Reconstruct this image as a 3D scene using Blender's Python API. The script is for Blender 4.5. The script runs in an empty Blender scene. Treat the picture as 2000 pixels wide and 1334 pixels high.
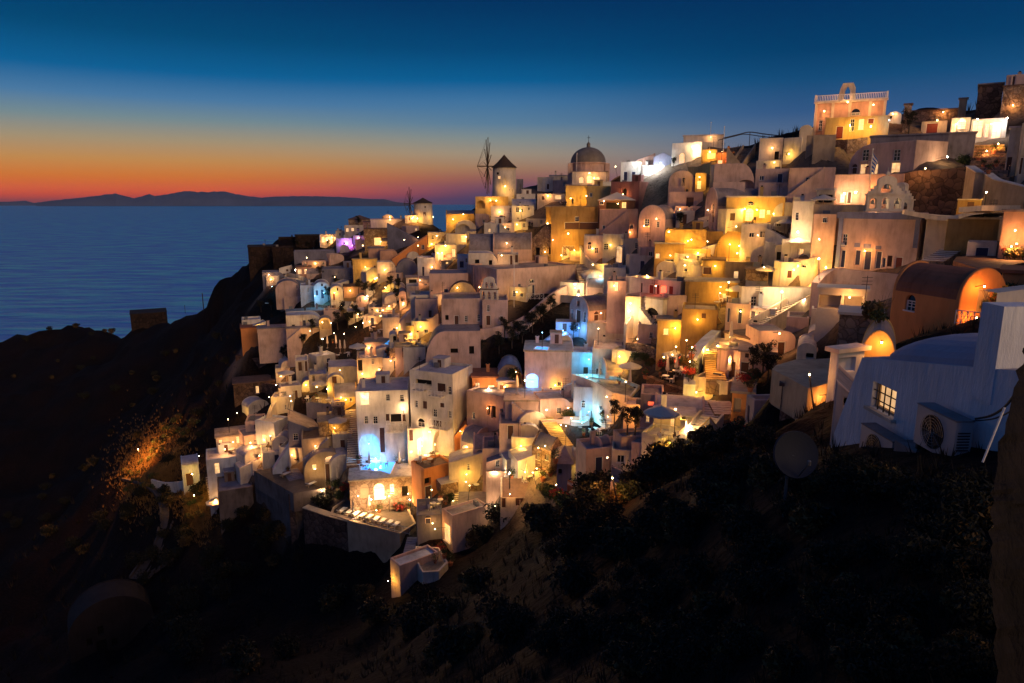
import bpy, bmesh, math, random, re
import numpy as np
from mathutils import Vector, Matrix
from mathutils.geometry import tessellate_polygon

random.seed(7)
rad = math.radians
scene = bpy.context.scene
COL = scene.collection

# ---------------------------------------------------------------- camera
F = 2000 * 24 / 36.0
PITCH = math.atan((667 - 391) / F)
CP, SP = math.cos(PITCH), math.sin(PITCH)
CAMZ = 130.0
cam_data = bpy.data.cameras.new('camera')
cam_data.lens = 24
cam_data.sensor_width = 36
cam_data.clip_start = 0.1
cam_data.clip_end = 60000
cam = bpy.data.objects.new('camera', cam_data)
cam.location = (0, 0, CAMZ)
cam.rotation_euler = (math.pi / 2 - PITCH, 0, 0)
COL.objects.link(cam)
scene.camera = cam
scene.view_settings.view_transform = 'Standard'
scene.view_settings.look = 'None'
scene.view_settings.exposure = 0
scene.view_settings.gamma = 1
scene.cycles.use_denoising = True
scene.cycles.max_bounces = 5
scene.cycles.diffuse_bounces = 3
scene.cycles.glossy_bounces = 2
scene.cycles.transmission_bounces = 2
scene.cycles.volume_bounces = 0
scene.cycles.sample_clamp_indirect = 3.0
scene.cycles.caustics_reflective = False
scene.cycles.caustics_refractive = False
scene.cycles.use_light_tree = True


def s2l(c):
    return tuple(((v / 255) / 12.92 if v / 255 <= 0.04045 else (((v / 255) + 0.055) / 1.055) ** 2.4) for v in c)


# ---------------------------------------------------------------- world: afterglow in the west, blue hour above
world = bpy.data.worlds.new('World')
scene.world = world
world.use_nodes = True
nt = world.node_tree
nt.nodes.clear()
N = nt.nodes.new
L = nt.links.new
w_out = N('ShaderNodeOutputWorld')
w_bg = N('ShaderNodeBackground')
tc = N('ShaderNodeTexCoord')
sep = N('ShaderNodeSeparateXYZ')
L(tc.outputs['Generated'], sep.inputs[0])


def ramp(stops, interp='EASE'):
    r = N('ShaderNodeValToRGB')
    r.color_ramp.interpolation = interp
    while len(r.color_ramp.elements) < len(stops):
        r.color_ramp.elements.new(0.5)
    for e, (p, c) in zip(r.color_ramp.elements, stops):
        e.position = p
        e.color = (*s2l(c), 1)
    return r


def math_node(op, a, b=None):
    m = N('ShaderNodeMath')
    m.operation = op
    if isinstance(a, (int, float)):
        m.inputs[0].default_value = a
    else:
        L(a, m.inputs[0])
    if b is not None:
        if isinstance(b, (int, float)):
            m.inputs[1].default_value = b
        else:
            L(b, m.inputs[1])
    return m.outputs[0]


zc = math_node('MAXIMUM', sep.outputs['Z'], 0.0)
# west side (towards the sunset)
SKY_W = [(0.0, (150, 66, 66)), (0.006, (212, 74, 44)), (0.014, (236, 98, 36)), (0.03, (220, 122, 42)), (0.05, (200, 142, 78)), (0.075, (166, 148, 118)), (0.1, (118, 140, 146)),
         (0.125, (74, 122, 164)), (0.155, (10, 96, 150)), (0.2, (0, 72, 118)), (0.26, (0, 52, 98)), (0.36, (0, 42, 86)), (1.0, (22, 62, 112))]
SKY_E = [(0.0, (62, 58, 98)), (0.006, (74, 62, 96)), (0.016, (116, 72, 94)), (0.03, (156, 96, 84)), (0.044, (168, 124, 92)), (0.064, (162, 146, 124)), (0.085, (130, 142, 142)), (0.105, (92, 128, 156)),
         (0.134, (64, 116, 160)), (0.16, (6, 94, 148)), (0.2, (0, 70, 120)), (0.26, (0, 48, 94)), (0.36, (0, 38, 80)), (1.0, (22, 62, 112))]
SKY_R = [(0.0, (70, 70, 104)), (0.05, (104, 108, 128)), (0.092, (76, 102, 138)), (0.112, (50, 88, 134)), (0.151, (16, 76, 122)), (0.186, (0, 62, 108)), (0.255, (0, 46, 92)), (0.36, (0, 38, 80)), (1.0, (22, 62, 112))]
SKY_B = [(0.0, (112, 108, 134)), (0.15, (92, 104, 152)), (0.35, (58, 82, 138)), (1.0, (22, 62, 112))]
rw, re_, rr0, rb = ramp(SKY_W, 'LINEAR'), ramp(SKY_E, 'LINEAR'), ramp(SKY_R, 'LINEAR'), ramp(SKY_B, 'LINEAR')
for r in (rw, re_, rr0, rb):
    L(zc, r.inputs[0])
# azimuth factor: direction of the afterglow is to the left of the view
hl = math_node('SQRT', math_node('ADD', math_node('MULTIPLY', sep.outputs['X'], sep.outputs['X']), math_node('MULTIPLY', sep.outputs['Y'], sep.outputs['Y'])))
AZ = rad(-38)
dotp = math_node('DIVIDE', math_node('ADD', math_node('MULTIPLY', sep.outputs['X'], math.sin(AZ)), math_node('MULTIPLY', sep.outputs['Y'], math.cos(AZ))), math_node('MAXIMUM', hl, 0.001))
mw = N('ShaderNodeMapRange')
mw.interpolation_type = 'SMOOTHSTEP'
mw.inputs['From Min'].default_value = math.cos(rad(38))
mw.inputs['From Max'].default_value = math.cos(rad(4))
L(dotp, mw.inputs['Value'])
mb = N('ShaderNodeMapRange')
mb.interpolation_type = 'SMOOTHSTEP'
mb.inputs['From Min'].default_value = -0.4
mb.inputs['From Max'].default_value = 0.2
L(dotp, mb.inputs['Value'])
mix1 = N('ShaderNodeMix')
mix1.data_type = 'RGBA'
mr0 = N('ShaderNodeMapRange')
mr0.interpolation_type = 'SMOOTHSTEP'
mr0.inputs['From Min'].default_value = 0.48
mr0.inputs['From Max'].default_value = 0.84
L(dotp, mr0.inputs['Value'])
mix0 = N('ShaderNodeMix')
mix0.data_type = 'RGBA'
L(mr0.outputs[0], mix0.inputs[0])
L(rr0.outputs[0], mix0.inputs[6])
L(re_.outputs[0], mix0.inputs[7])
L(mw.outputs[0], mix1.inputs[0])
L(mix0.outputs[2], mix1.inputs[6])
L(rw.outputs[0], mix1.inputs[7])
mix2 = N('ShaderNodeMix')
mix2.data_type = 'RGBA'
L(mb.outputs[0], mix2.inputs[0])
L(rb.outputs[0], mix2.inputs[6])
L(mix1.outputs[2], mix2.inputs[7])
L(mix2.outputs[2], w_bg.inputs[0])
w_bg.inputs['Strength'].default_value = 1.0
L(w_bg.outputs[0], w_out.inputs[0])

# ---------------------------------------------------------------- sun lamp: added warm fill from behind right, as town glow, very soft
sun_data = bpy.data.lights.new('sun', 'SUN')
sun_data.energy = 1.5
sun_data.angle = rad(30)
sun_data.color = (1.0, 0.60, 0.25)
sun = bpy.data.objects.new('sun', sun_data)
sun.location = (60, -40, 220)
sun.rotation_euler = Vector((-0.55, 0.78, -0.30)).to_track_quat('-Z', 'Y').to_euler()
COL.objects.link(sun)


# ---------------------------------------------------------------- projection helpers (photo pixel -> point in the place)
def ray(px, py):
    x = (px - 1000) / F
    y = (667 - py) / F
    return Vector((x, CP + y * SP, -SP + y * CP))


def P(px, py, d):
    r = ray(px, py)
    return Vector((0, 0, CAMZ)) + r * (d / r.y)


def zrow(py, Y):
    k = (667 - py) / F
    return CAMZ + Y * (k * CP - SP) / (CP + k * SP)


TILES = dict(A=(1500, 100, 3.336), B=(1150, 200, 4.444), C=(850, 250, 3.8125), D=(450, 350, 3.811), E=(1550, 380, 4.169), F=(1500, 650, 3.812),
             G=(1200, 430, 4.169), H=(1150, 680, 4.169), I=(800, 520, 4.169), J=(650, 700, 3.811), K=(950, 750, 4.447), L=(350, 650, 2.965),
             M=(560, 430, 5.0), N=(560, 640, 5.0), O=(1400, 500, 6.667), P=(1700, 100, 6.667), Q=(0, 600, 1.82), R=(700, 950, 4.4475), Z=(0, 0, 1.0))
TILE = TILES['Z']


def tile(k):
    global TILE
    TILE = TILES[k]


def tx(x):
    return TILE[0] + x / TILE[2]


def ty(y):
    return TILE[1] + y / TILE[2]


# ---------------------------------------------------------------- how far away the hillside is, surveyed at these spots
DCTRL = [(1640, 700, 34), (1740, 680, 38), (1850, 665, 42), (1590, 720, 46), (1585, 820, 44), (1530, 780, 50), (1480, 830, 56), (1380, 780, 68),
         (1340, 840, 66), (1230, 880, 64), (1190, 990, 56), (1450, 700, 76), (1560, 680, 64), (1600, 620, 72), (1715, 530, 78), (1640, 560, 80), (1350, 610, 92),
         (1450, 530, 98), (1250, 640, 92), (1300, 560, 100), (1290, 480, 110), (1430, 450, 108), (1500, 390, 114), (1560, 460, 98), (1450, 330, 128),
         (1350, 330, 142), (1230, 350, 152), (1330, 440, 120), (1180, 440, 138), (1150, 370, 168), (1650, 270, 120), (1900, 280, 106),
         (1990, 300, 98), (1980, 200, 118), (1830, 235, 136), (1750, 335, 100), (1850, 440, 78), (1900, 490, 66), (1940, 545, 52),
         (985, 385, 176), (900, 420, 192), (1000, 450, 168), (980, 520, 142), (1080, 480, 148), (1100, 560, 124), (950, 600, 118),
         (890, 640, 113), (880, 720, 106), (1000, 700, 105), (1050, 640, 109), (1130, 640, 102), (1160, 780, 92), (1190, 840, 84), (1080, 800, 92),
         (950, 760, 98), (950, 830, 93), (850, 830, 98), (760, 830, 100), (740, 910, 96), (760, 990, 92), (700, 1040, 93), (860, 980, 88),
         (900, 1060, 82), (850, 1140, 76), (1040, 960, 79), (1110, 940, 77), (1050, 880, 84), (690, 650, 140), (640, 710, 128), (600, 770, 121),
         (560, 860, 113), (520, 940, 108), (430, 930, 116), (370, 945, 121), (280, 930, 131), (600, 950, 103), (620, 580, 168), (560, 640, 158),
         (500, 610, 170), (700, 560, 166), (750, 540, 165), (800, 560, 152), (820, 500, 176), (850, 470, 184), (700, 480, 222), (640, 485, 236),
         (560, 485, 250), (825, 430, 228), (760, 440, 230), (900, 520, 152), (1250, 760, 84), (1300, 740, 84)]
_dc = np.array(DCTRL, float)
_dA = np.sqrt(((_dc[:, None, :2] - _dc[None, :, :2]) ** 2).sum(2))
_n = len(_dc)
_K = np.zeros((_n + 3, _n + 3))
_K[:_n, :_n] = -_dA
_K[np.arange(_n), np.arange(_n)] -= 12.0 * -1 * 0 + 8.0 * -1
_K[:_n, :_n] = -_dA - 0.0
_K[np.arange(_n), np.arange(_n)] = 6.0
_K[:_n, _n] = _K[_n, :_n] = 1
_K[:_n, _n + 1] = _K[_n + 1, :_n] = _dc[:, 0] / 1000
_K[:_n, _n + 2] = _K[_n + 2, :_n] = _dc[:, 1] / 1000
_w = np.linalg.lstsq(_K, np.concatenate([np.log(_dc[:, 2]), [0, 0, 0]]), rcond=None)[0]


def D(px, py):
    r = np.sqrt((_dc[:, 0] - px) ** 2 + (_dc[:, 1] - py) ** 2)
    return float(math.exp(-(r * _w[:_n]).sum() + _w[_n] + _w[_n + 1] * px / 1000 + _w[_n + 2] * py / 1000))


HAZE = True

# ---------------------------------------------------------------- materials
MATS = {}


def new_mat(name):
    m = bpy.data.materials.new(name)
    m.use_nodes = True
    t = m.node_tree
    b = t.nodes['Principled BSDF']
    MATS[name] = m
    return m, t, b


def plaster(name, col, rough=0.85, wear=0.55, scale=1.0, bump=0.4, dark=0.45):
    """limewashed wall: cloudy patches, rain streaks, trowel bumps"""
    m, t, b = new_mat(name)
    geo = t.nodes.new('ShaderNodeNewGeometry')
    mp = t.nodes.new('ShaderNodeMapping')
    t.links.new(geo.outputs['Position'], mp.inputs[0])
    mp.inputs['Scale'].default_value = (1.4 * scale, 1.4 * scale, 0.35 * scale)
    n1 = t.nodes.new('ShaderNodeTexNoise')
    n1.inputs['Scale'].default_value = 1.3
    n1.inputs['Detail'].default_value = 6
    n1.inputs['Roughness'].default_value = 0.65
    t.links.new(mp.outputs[0], n1.inputs['Vector'])
    n2 = t.nodes.new('ShaderNodeTexNoise')
    n2.inputs['Scale'].default_value = 0.35 * scale
    n2.inputs['Detail'].default_value = 4
    t.links.new(geo.outputs['Position'], n2.inputs['Vector'])
    mr = t.nodes.new('ShaderNodeMapRange')
    mr.inputs['From Min'].default_value = 0.45
    mr.inputs['From Max'].default_value = 0.78
    t.links.new(n1.outputs['Fac'], mr.inputs['Value'])
    mr2 = t.nodes.new('ShaderNodeMapRange')
    mr2.inputs['From Min'].default_value = 0.4
    mr2.inputs['From Max'].default_value = 0.7
    t.links.new(n2.outputs['Fac'], mr2.inputs['Value'])
    ad = t.nodes.new('ShaderNodeMath')
    ad.operation = 'ADD'
    t.links.new(mr.outputs[0], ad.inputs[0])
    t.links.new(mr2.outputs[0], ad.inputs[1])
    mu = t.nodes.new('ShaderNodeMath')
    mu.operation = 'MULTIPLY'
    mu.use_clamp = True
    t.links.new(ad.outputs[0], mu.inputs[0])
    mu.inputs[1].default_value = wear
    mx = t.nodes.new('ShaderNodeMix')
    mx.data_type = 'RGBA'
    mx.inputs[6].default_value = (*col, 1)
    mx.inputs[7].default_value = (col[0] * dark, col[1] * dark * 0.96, col[2] * dark * 0.9, 1)
    t.links.new(mu.outputs[0], mx.inputs[0])
    t.links.new(mx.outputs[2], b.inputs['Base Color'])
    b.inputs['Roughness'].default_value = rough
    b.inputs['Specular IOR Level'].default_value = 0.25
    bp = t.nodes.new('ShaderNodeBump')
    bp.inputs['Strength'].default_value = bump
    bp.inputs['Distance'].default_value = 0.12
    t.links.new(n1.outputs['Fac'], bp.inputs['Height'])
    t.links.new(bp.outputs[0], b.inputs['Normal'])
    return m


def stone(name, c1, c2, scale=1.6):
    """rubble masonry: irregular stones with dark joints"""
    m, t, b = new_mat(name)
    geo = t.nodes.new('ShaderNodeNewGeometry')
    nz = t.nodes.new('ShaderNodeTexNoise')
    nz.inputs['Scale'].default_value = 1.5
    t.links.new(geo.outputs['Position'], nz.inputs['Vector'])
    va = t.nodes.new('ShaderNodeVectorMath')
    va.operation = 'MULTIPLY_ADD'
    t.links.new(nz.outputs['Color'], va.inputs[0])
    va.inputs[1].default_value = (0.5, 0.5, 0.5)
    t.links.new(geo.outputs['Position'], va.inputs[2])
    v = t.nodes.new('ShaderNodeTexVoronoi')
    v.inputs['Scale'].default_value = scale
    t.links.new(va.outputs[0], v.inputs['Vector'])
    v2 = t.nodes.new('ShaderNodeTexVoronoi')
    v2.feature = 'DISTANCE_TO_EDGE'
    v2.inputs['Scale'].default_value = scale
    t.links.new(va.outputs[0], v2.inputs['Vector'])
    sepc = t.nodes.new('ShaderNodeSeparateColor')
    t.links.new(v.outputs['Color'], sepc.inputs[0])
    mx = t.nodes.new('ShaderNodeMix')
    mx.data_type = 'RGBA'
    mx.inputs[6].default_value = (*c1, 1)
    mx.inputs[7].default_value = (*c2, 1)
    t.links.new(sepc.outputs[0], mx.inputs[0])
    mr = t.nodes.new('ShaderNodeMapRange')
    mr.inputs['From Min'].default_value = 0.0
    mr.inputs['From Max'].default_value = 0.09
    mr.inputs['To Min'].default_value = 0.45
    t.links.new(v2.outputs['Distance'], mr.inputs['Value'])
    m2 = t.nodes.new('ShaderNodeMix')
    m2.data_type = 'RGBA'
    m2.blend_type = 'MULTIPLY'
    m2.inputs[0].default_value = 1
    t.links.new(mx.outputs[2], m2.inputs[6])
    t.links.new(mr.outputs[0], m2.inputs[7])
    t.links.new(m2.outputs[2], b.inputs['Base Color'])
    b.inputs['Roughness'].default_value = 0.95
    b.inputs['Specular IOR Level'].default_value = 0.15
    bp = t.nodes.new('ShaderNodeBump')
    bp.inputs['Strength'].default_value = 0.8
    bp.inputs['Distance'].default_value = 0.25
    t.links.new(v2.outputs['Distance'], bp.inputs['Height'])
    t.links.new(bp.outputs[0], b.inputs['Normal'])
    return m


def simple(name, col, rough=0.6, metal=0.0, noise=0.25, scale=4.0, spec=0.3, stretch=(1, 1, 1)):
    m, t, b = new_mat(name)
    geo = t.nodes.new('ShaderNodeNewGeometry')
    mp = t.nodes.new('ShaderNodeMapping')
    mp.inputs['Scale'].default_value = stretch
    t.links.new(geo.outputs['Position'], mp.inputs[0])
    n1 = t.nodes.new('ShaderNodeTexNoise')
    n1.inputs['Scale'].default_value = scale
    n1.inputs['Detail'].default_value = 5
    t.links.new(mp.outputs[0], n1.inputs['Vector'])
    mx = t.nodes.new('ShaderNodeMix')
    mx.data_type = 'RGBA'
    mx.inputs[6].default_value = (*[c * (1 - noise) for c in col], 1)
    mx.inputs[7].default_value = (*[min(1, c * (1 + noise)) for c in col], 1)
    t.links.new(n1.outputs['Fac'], mx.inputs[0])
    t.links.new(mx.outputs[2], b.inputs['Base Color'])
    b.inputs['Roughness'].default_value = rough
    b.inputs['Metallic'].default_value = metal
    b.inputs['Specular IOR Level'].default_value = spec
    return m


def emit(name, col, strength, base=(0.8, 0.8, 0.8), vary=0.0):
    m, t, b = new_mat(name)
    b.inputs['Base Color'].default_value = (*base, 1)
    b.inputs['Emission Color'].default_value = (*col, 1)
    b.inputs['Emission Strength'].default_value = strength
    if vary:
        geo = t.nodes.new('ShaderNodeNewGeometry')
        n1 = t.nodes.new('ShaderNodeTexNoise')
        n1.inputs['Scale'].default_value = 2.2
        t.links.new(geo.outputs['Position'], n1.inputs['Vector'])
        mr = t.nodes.new('ShaderNodeMapRange')
        mr.inputs['From Min'].default_value = 0.3
        mr.inputs['From Max'].default_value = 0.7
        mr.inputs['To Min'].default_value = strength * (1 - vary)
        mr.inputs['To Max'].default_value = strength * (1 + vary)
        t.links.new(n1.outputs['Fac'], mr.inputs['Value'])
        t.links.new(mr.outputs[0], b.inputs['Emission Strength'])
    return m


plaster('white', (0.74, 0.67, 0.57))
plaster('cream', (0.72, 0.62, 0.48))
plaster('ochre', (0.42, 0.26, 0.09))
plaster('yellow', (0.62, 0.42, 0.16))
plaster('pink', (0.60, 0.36, 0.27))
plaster('rose', (0.66, 0.47, 0.40))
plaster('wine', (0.27, 0.12, 0.11))
plaster('orange', (0.74, 0.30, 0.10), dark=0.7)
plaster('rust', (0.34, 0.13, 0.07))
plaster('sand', (0.50, 0.38, 0.25))
plaster('bluewhite', (0.55, 0.60, 0.70))
plaster('slate', (0.20, 0.20, 0.27))
plaster('bluetrim', (0.22, 0.24, 0.40))
plaster('roofwhite', (0.50, 0.46, 0.50), wear=0.6)
plaster('roofbrown', (0.16, 0.10, 0.08), wear=0.6)
plaster('roofgrey', (0.30, 0.26, 0.27), wear=0.7)
plaster('dimwall', (0.22, 0.17, 0.15), wear=0.8)
plaster('deck', (0.13, 0.10, 0.08), wear=0.7)
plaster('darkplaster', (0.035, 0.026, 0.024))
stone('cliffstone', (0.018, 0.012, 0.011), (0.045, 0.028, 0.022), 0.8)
plaster('floor', (0.42, 0.34, 0.26), wear=0.8)
plaster('domebrown', (0.20, 0.18, 0.16), rough=0.6)
stone('rubble', (0.20, 0.13, 0.09), (0.38, 0.27, 0.19))
stone('darkrubble', (0.07, 0.045, 0.035), (0.16, 0.10, 0.075), 1.2)
stone('whiterubble', (0.42, 0.36, 0.28), (0.62, 0.55, 0.44), 2.4)
simple('wood', (0.10, 0.045, 0.028), 0.55, stretch=(8, 8, 0.6))
simple('redwood', (0.20, 0.035, 0.02), 0.5, stretch=(8, 8, 0.6))
simple('bluewood', (0.035, 0.04, 0.09), 0.5, stretch=(8, 8, 0.6))
simple('palewood', (0.42, 0.30, 0.19), 0.7, stretch=(8, 8, 0.6))
simple('thatch', (0.055, 0.035, 0.025), 0.95, scale=9, stretch=(1, 1, 0.3))
simple('trim', (0.72, 0.69, 0.64), 0.6, noise=0.08)
simple('glass', (0.012, 0.014, 0.02), 0.12, spec=0.6)
simple('dark', (0.012, 0.010, 0.010), 0.9)
simple('metal', (0.20, 0.20, 0.21), 0.45, metal=0.7)
simple('iron', (0.03, 0.028, 0.03), 0.6)
simple('canvas', (0.62, 0.54, 0.44), 0.9, noise=0.12)
simple('cushion', (0.70, 0.66, 0.62), 0.9, noise=0.1)
simple('leaf', (0.045, 0.065, 0.02), 0.6, noise=0.6, scale=1.2)
simple('leafdry', (0.12, 0.075, 0.025), 0.7, noise=0.6, scale=1.2)
simple('leafdark', (0.016, 0.017, 0.010), 0.8, noise=0.6, scale=1.2)
simple('flower', (0.40, 0.035, 0.03), 0.6, noise=0.5, scale=5)
simple('bark', (0.07, 0.05, 0.035), 0.9)
simple('clay', (0.42, 0.15, 0.07), 0.8)
simple('skin', (0.45, 0.25, 0.17), 0.6, noise=0.05)
simple('shirtred', (0.35, 0.06, 0.04), 0.9)
simple('shirtdark', (0.03, 0.03, 0.05), 0.9)
simple('shirtpale', (0.5, 0.47, 0.45), 0.9)
simple('hair', (0.03, 0.02, 0.015), 0.7)
simple('plasticgrey', (0.16, 0.16, 0.17), 0.5, noise=0.06)
simple('flagblue', (0.03, 0.10, 0.38), 0.8, noise=0.05)
emit('glow', (1.0, 0.52, 0.17), 1.05, vary=0.6)
emit('glowred', (1.0, 0.12, 0.03), 1.6, vary=0.5)
emit('glowblue', (0.16, 0.42, 1.0), 1.8)
emit('bulb', (1.0, 0.72, 0.32), 60)
emit('bulbwhite', (1.0, 0.9, 0.7), 90)
emit('bulbblue', (0.3, 0.7, 1.0), 20)
emit('bulbpurple', (0.6, 0.15, 1.0), 20)


# ---------------------------------------------------------------- mesh + object helpers
class MB:
    """collects faces with materials"""
    def __init__(self):
        self.v, self.f, self.m, self.mats = [], [], [], []

    def mi(self, mat):
        if mat not in self.mats:
            self.mats.append(mat)
        return self.mats.index(mat)

    def face(self, pts, mat):
        n = len(self.v)
        self.v += [tuple(p) for p in pts]
        self.f.append(tuple(range(n, n + len(pts))))
        self.m.append(self.mi(mat))

    def tess(self, outer, holes, mat, fn):
        polys = [[Vector((a, b, 0)) for a, b in outer]] + [[Vector((a, b, 0)) for a, b in h] for h in holes]
        tris = tessellate_polygon(polys)
        flat = [p for poly in polys for p in poly]
        n = len(self.v)
        self.v += [tuple(fn(p.x, p.y)) for p in flat]
        k = self.mi(mat)
        for t in tris:
            self.f.append((n + t[0], n + t[1], n + t[2]))
            self.m.append(k)

    def box8(self, c, mat):
        """c: 8 corners, bottom 4 then top 4"""
        n = len(self.v)
        self.v += [tuple(p) for p in c]
        k = self.mi(mat)
        for q in ((0, 3, 2, 1), (4, 5, 6, 7), (0, 1, 5, 4), (1, 2, 6, 5), (2, 3, 7, 6), (3, 0, 4, 7)):
            self.f.append(tuple(n + i for i in q))
            self.m.append(k)

    def box(self, x0, x1, y0, y1, z0, z1, mat, fn=None):
        c = [(x0, y0, z0), (x1, y0, z0), (x1, y1, z0), (x0, y1, z0), (x0, y0, z1), (x1, y0, z1), (x1, y1, z1), (x0, y1, z1)]
        if fn:
            c = [fn(*p) for p in c]
        self.box8(c, mat)

    def tube(self, pts, r, mat, n=6, r2=None, cap=True):
        pts = [Vector(p) for p in pts]
        rings = []
        for i, p in enumerate(pts):
            a = pts[max(0, i - 1)]
            b = pts[min(len(pts) - 1, i + 1)]
            t = (b - a).normalized()
            u = t.cross(Vector((0, 0, 1)))
            if u.length < 1e-3:
                u = t.cross(Vector((1, 0, 0)))
            u.normalize()
            w = t.cross(u)
            rr = r if r2 is None else r + (r2 - r) * i / (len(pts) - 1)
            s = len(self.v)
            for k in range(n):
                an = 2 * math.pi * k / n
                self.v.append(tuple(p + (u * math.cos(an) + w * math.sin(an)) * rr))
            rings.append(s)
        k_ = self.mi(mat)
        for a, b in zip(rings, rings[1:]):
            for k in range(n):
                self.f.append((a + k, a + (k + 1) % n, b + (k + 1) % n, b + k))
                self.m.append(k_)
        if cap:
            self.f.append(tuple(rings[0] + k for k in range(n)))
            self.m.append(k_)
            self.f.append(tuple(rings[-1] + k for k in reversed(range(n))))
            self.m.append(k_)

    def lathe(self, c, prof, mat, n=16):
        c = Vector(c)
        k_ = self.mi(mat)
        s0 = len(self.v)
        for r, z in prof:
            for k in range(n):
                an = 2 * math.pi * k / n
                self.v.append((c.x + r * math.cos(an), c.y + r * math.sin(an), c.z + z))
        for i in range(len(prof) - 1):
            for k in range(n):
                a = s0 + i * n
                b = a + n
                self.f.append((a + k, a + (k + 1) % n, b + (k + 1) % n, b + k))
                self.m.append(k_)

    def leaves(self, c, rad3, n, size, mat, rnd, shell=0.35):
        c = Vector(c)
        k_ = self.mi(mat)
        for _ in range(n):
            d = Vector((rnd.gauss(0, 1), rnd.gauss(0, 1), rnd.gauss(0, 1))).normalized()
            q = shell + (1 - shell) * rnd.random() ** 0.6
            p = c + Vector((d.x * rad3[0], d.y * rad3[1], d.z * rad3[2])) * q
            u = Vector((rnd.uniform(-1, 1), rnd.uniform(-1, 1), rnd.uniform(-1, 1))).normalized()
            w = u.cross(Vector((rnd.uniform(-1, 1), rnd.uniform(-1, 1), rnd.uniform(-1, 1)))).normalized()
            s = size * rnd.uniform(0.6, 1.3)
            i = len(self.v)
            self.v += [tuple(p - u * s), tuple(p + w * s * 0.4), tuple(p + u * s), tuple(p - w * s * 0.4)]
            self.f.append((i, i + 1, i + 2, i + 3))
            self.m.append(k_)

    def data(self, name, off=Vector((0, 0, 0)), smooth=False):
        me = bpy.data.meshes.new(name)
        me.from_pydata([(x - off[0], y - off[1], z - off[2]) for x, y, z in self.v], [], self.f)
        for k in self.mats:
            me.materials.append(MATS[k])
        me.polygons.foreach_set('material_index', self.m)
        if smooth:
            me.polygons.foreach_set('use_smooth', [True] * len(self.f))
        me.update()
        return me

    def obj(self, name, parent=None, off=None, smooth=False):
        off = Vector(off) if off is not None else Vector((0, 0, 0))
        o = bpy.data.objects.new(name, self.data(name, off, smooth))
        COL.objects.link(o)
        if parent is not None:
            o.parent = parent
        else:
            o.location = off
        return o


def tag(o, label=None, cat=None, group=None, kind=None):
    if label:
        o['label'] = label
    if cat:
        o['category'] = cat
    if group:
        o['group'] = group
    if kind:
        o['kind'] = kind
    return o


def root(name, loc, label, cat, group=None, rz=0.0):
    o = bpy.data.objects.new(name, None)
    o.empty_display_size = 0.3
    o.location = loc
    o.rotation_euler = (0, 0, rz)
    COL.objects.link(o)
    return tag(o, label, cat, group)


# ---------------------------------------------------------------- houses
HOUSES = []
TPTS = []   # points the hillside passes through


def H(label, x, y, ops='', roof='f', mat='white', d=None, a=None, deep=6.0, rise=None, ys=None, rmat=None, name='house', cat='house', dd=0.0, tp=True, group=None, extra=None, ext=None, par=None):
    pt = [tx(v) for v in x]
    yb, yt = ty(y[0]), ty(y[1])
    xm = pt[1] if len(pt) == 3 else (pt[0] + pt[1]) / 2
    dep = (d if d is not None else D(xm, yb)) + dd
    ol = []
    for tok in ops.split():
        g = re.match(r'([A-Za-z]+)(-?[\d.]+)-(-?[\d.]+):(-?[\d.]+)-(-?[\d.]+)$', tok)
        code = g.group(1)
        x0, x1 = tx(float(g.group(2))), tx(float(g.group(3)))
        y0, y1 = ty(float(g.group(4))), ty(float(g.group(5)))
        ol.append((code, x0, x1, y0, y1))
    s = dict(label=label, x=pt, yb=yb, yt=yt, ops=ol, roof=roof, mat=mat, d=dep, a=a, deep=deep, rise=rise, ys=ty(ys) if ys is not None else None,
             rmat=rmat, name=name, cat=cat, group=group, extra=extra, ext=ext, par=par)
    # resolve the plan
    z0 = zrow(yb, dep)
    zz = z0 - CAMZ

    def colsolve(X0, Y0, ux, uy, px):
        k = (px - 1000) / F
        den = ux - k * uy * CP
        if abs(den) < 1e-4:
            return None
        return (k * (Y0 * CP - zz * SP) - X0) / den

    Xc = (xm - 1000) / F * (dep * CP - zz * SP)
    phi = math.atan2(Xc, dep)
    if len(pt) == 2:
        th = phi + rad(a or 0)
        uR = (math.cos(th), -math.sin(th))
        tR = colsolve(Xc, dep, uR[0], uR[1], pt[1])
        tR = min(max(tR if tR else 3, 0.4), 25)
        M = Vector((Xc + uR[0] * tR, dep + uR[1] * tR, z0))
        uL = Vector((-math.cos(th), math.sin(th), 0))
        WL = colsolve(M.x, M.y, uL.x, uL.y, pt[0])
        uRr = Vector((math.sin(th), math.cos(th), 0))
        WR = deep
    else:
        M = Vector((Xc, dep, z0))
        best = None
        cand = [a] if a is not None else range(8, 83, 3)
        for aa in cand:
            th = phi + rad(aa)
            u = (math.sin(th), math.cos(th))
            t = colsolve(M.x, M.y, u[0], u[1], pt[2])
            if t is None or t <= 0:
                t = 99
            e = abs(math.log(t / deep))
            if best is None or e < best[0]:
                best = (e, aa, t)
        th = phi + rad(best[1])
        WR = min(best[2], 22)
        uL = Vector((-math.cos(th), math.sin(th), 0))
        WL = colsolve(M.x, M.y, uL.x, uL.y, pt[0])
        uRr = Vector((math.sin(th), math.cos(th), 0))
    if WL is None or WL <= 0:
        WL = 6
    WL = min(max(WL, 0.5), 40)
    s.update(M=M, uL=uL, uR=uRr, WL=WL, WR=max(WR, 0.5), z0=z0, two=len(pt) == 3)
    s['h'] = max(zrow(yt, dep) - z0, 0.4)
    HOUSES.append(s)
    if tp:
        c = M + uL * (WL * 0.5)
        TPTS.append((c.x, c.y, z0 - 0.4))
        c3 = c - uRr * 2.6
        TPTS.append((c3.x, c3.y, z0 - 1.3))
        c2 = M + uL * WL * 0.5 + uRr * s['WR']
        TPTS.append((c2.x, c2.y, z0 + min(s['h'] * 0.35, 3.0)))
    return s


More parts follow.
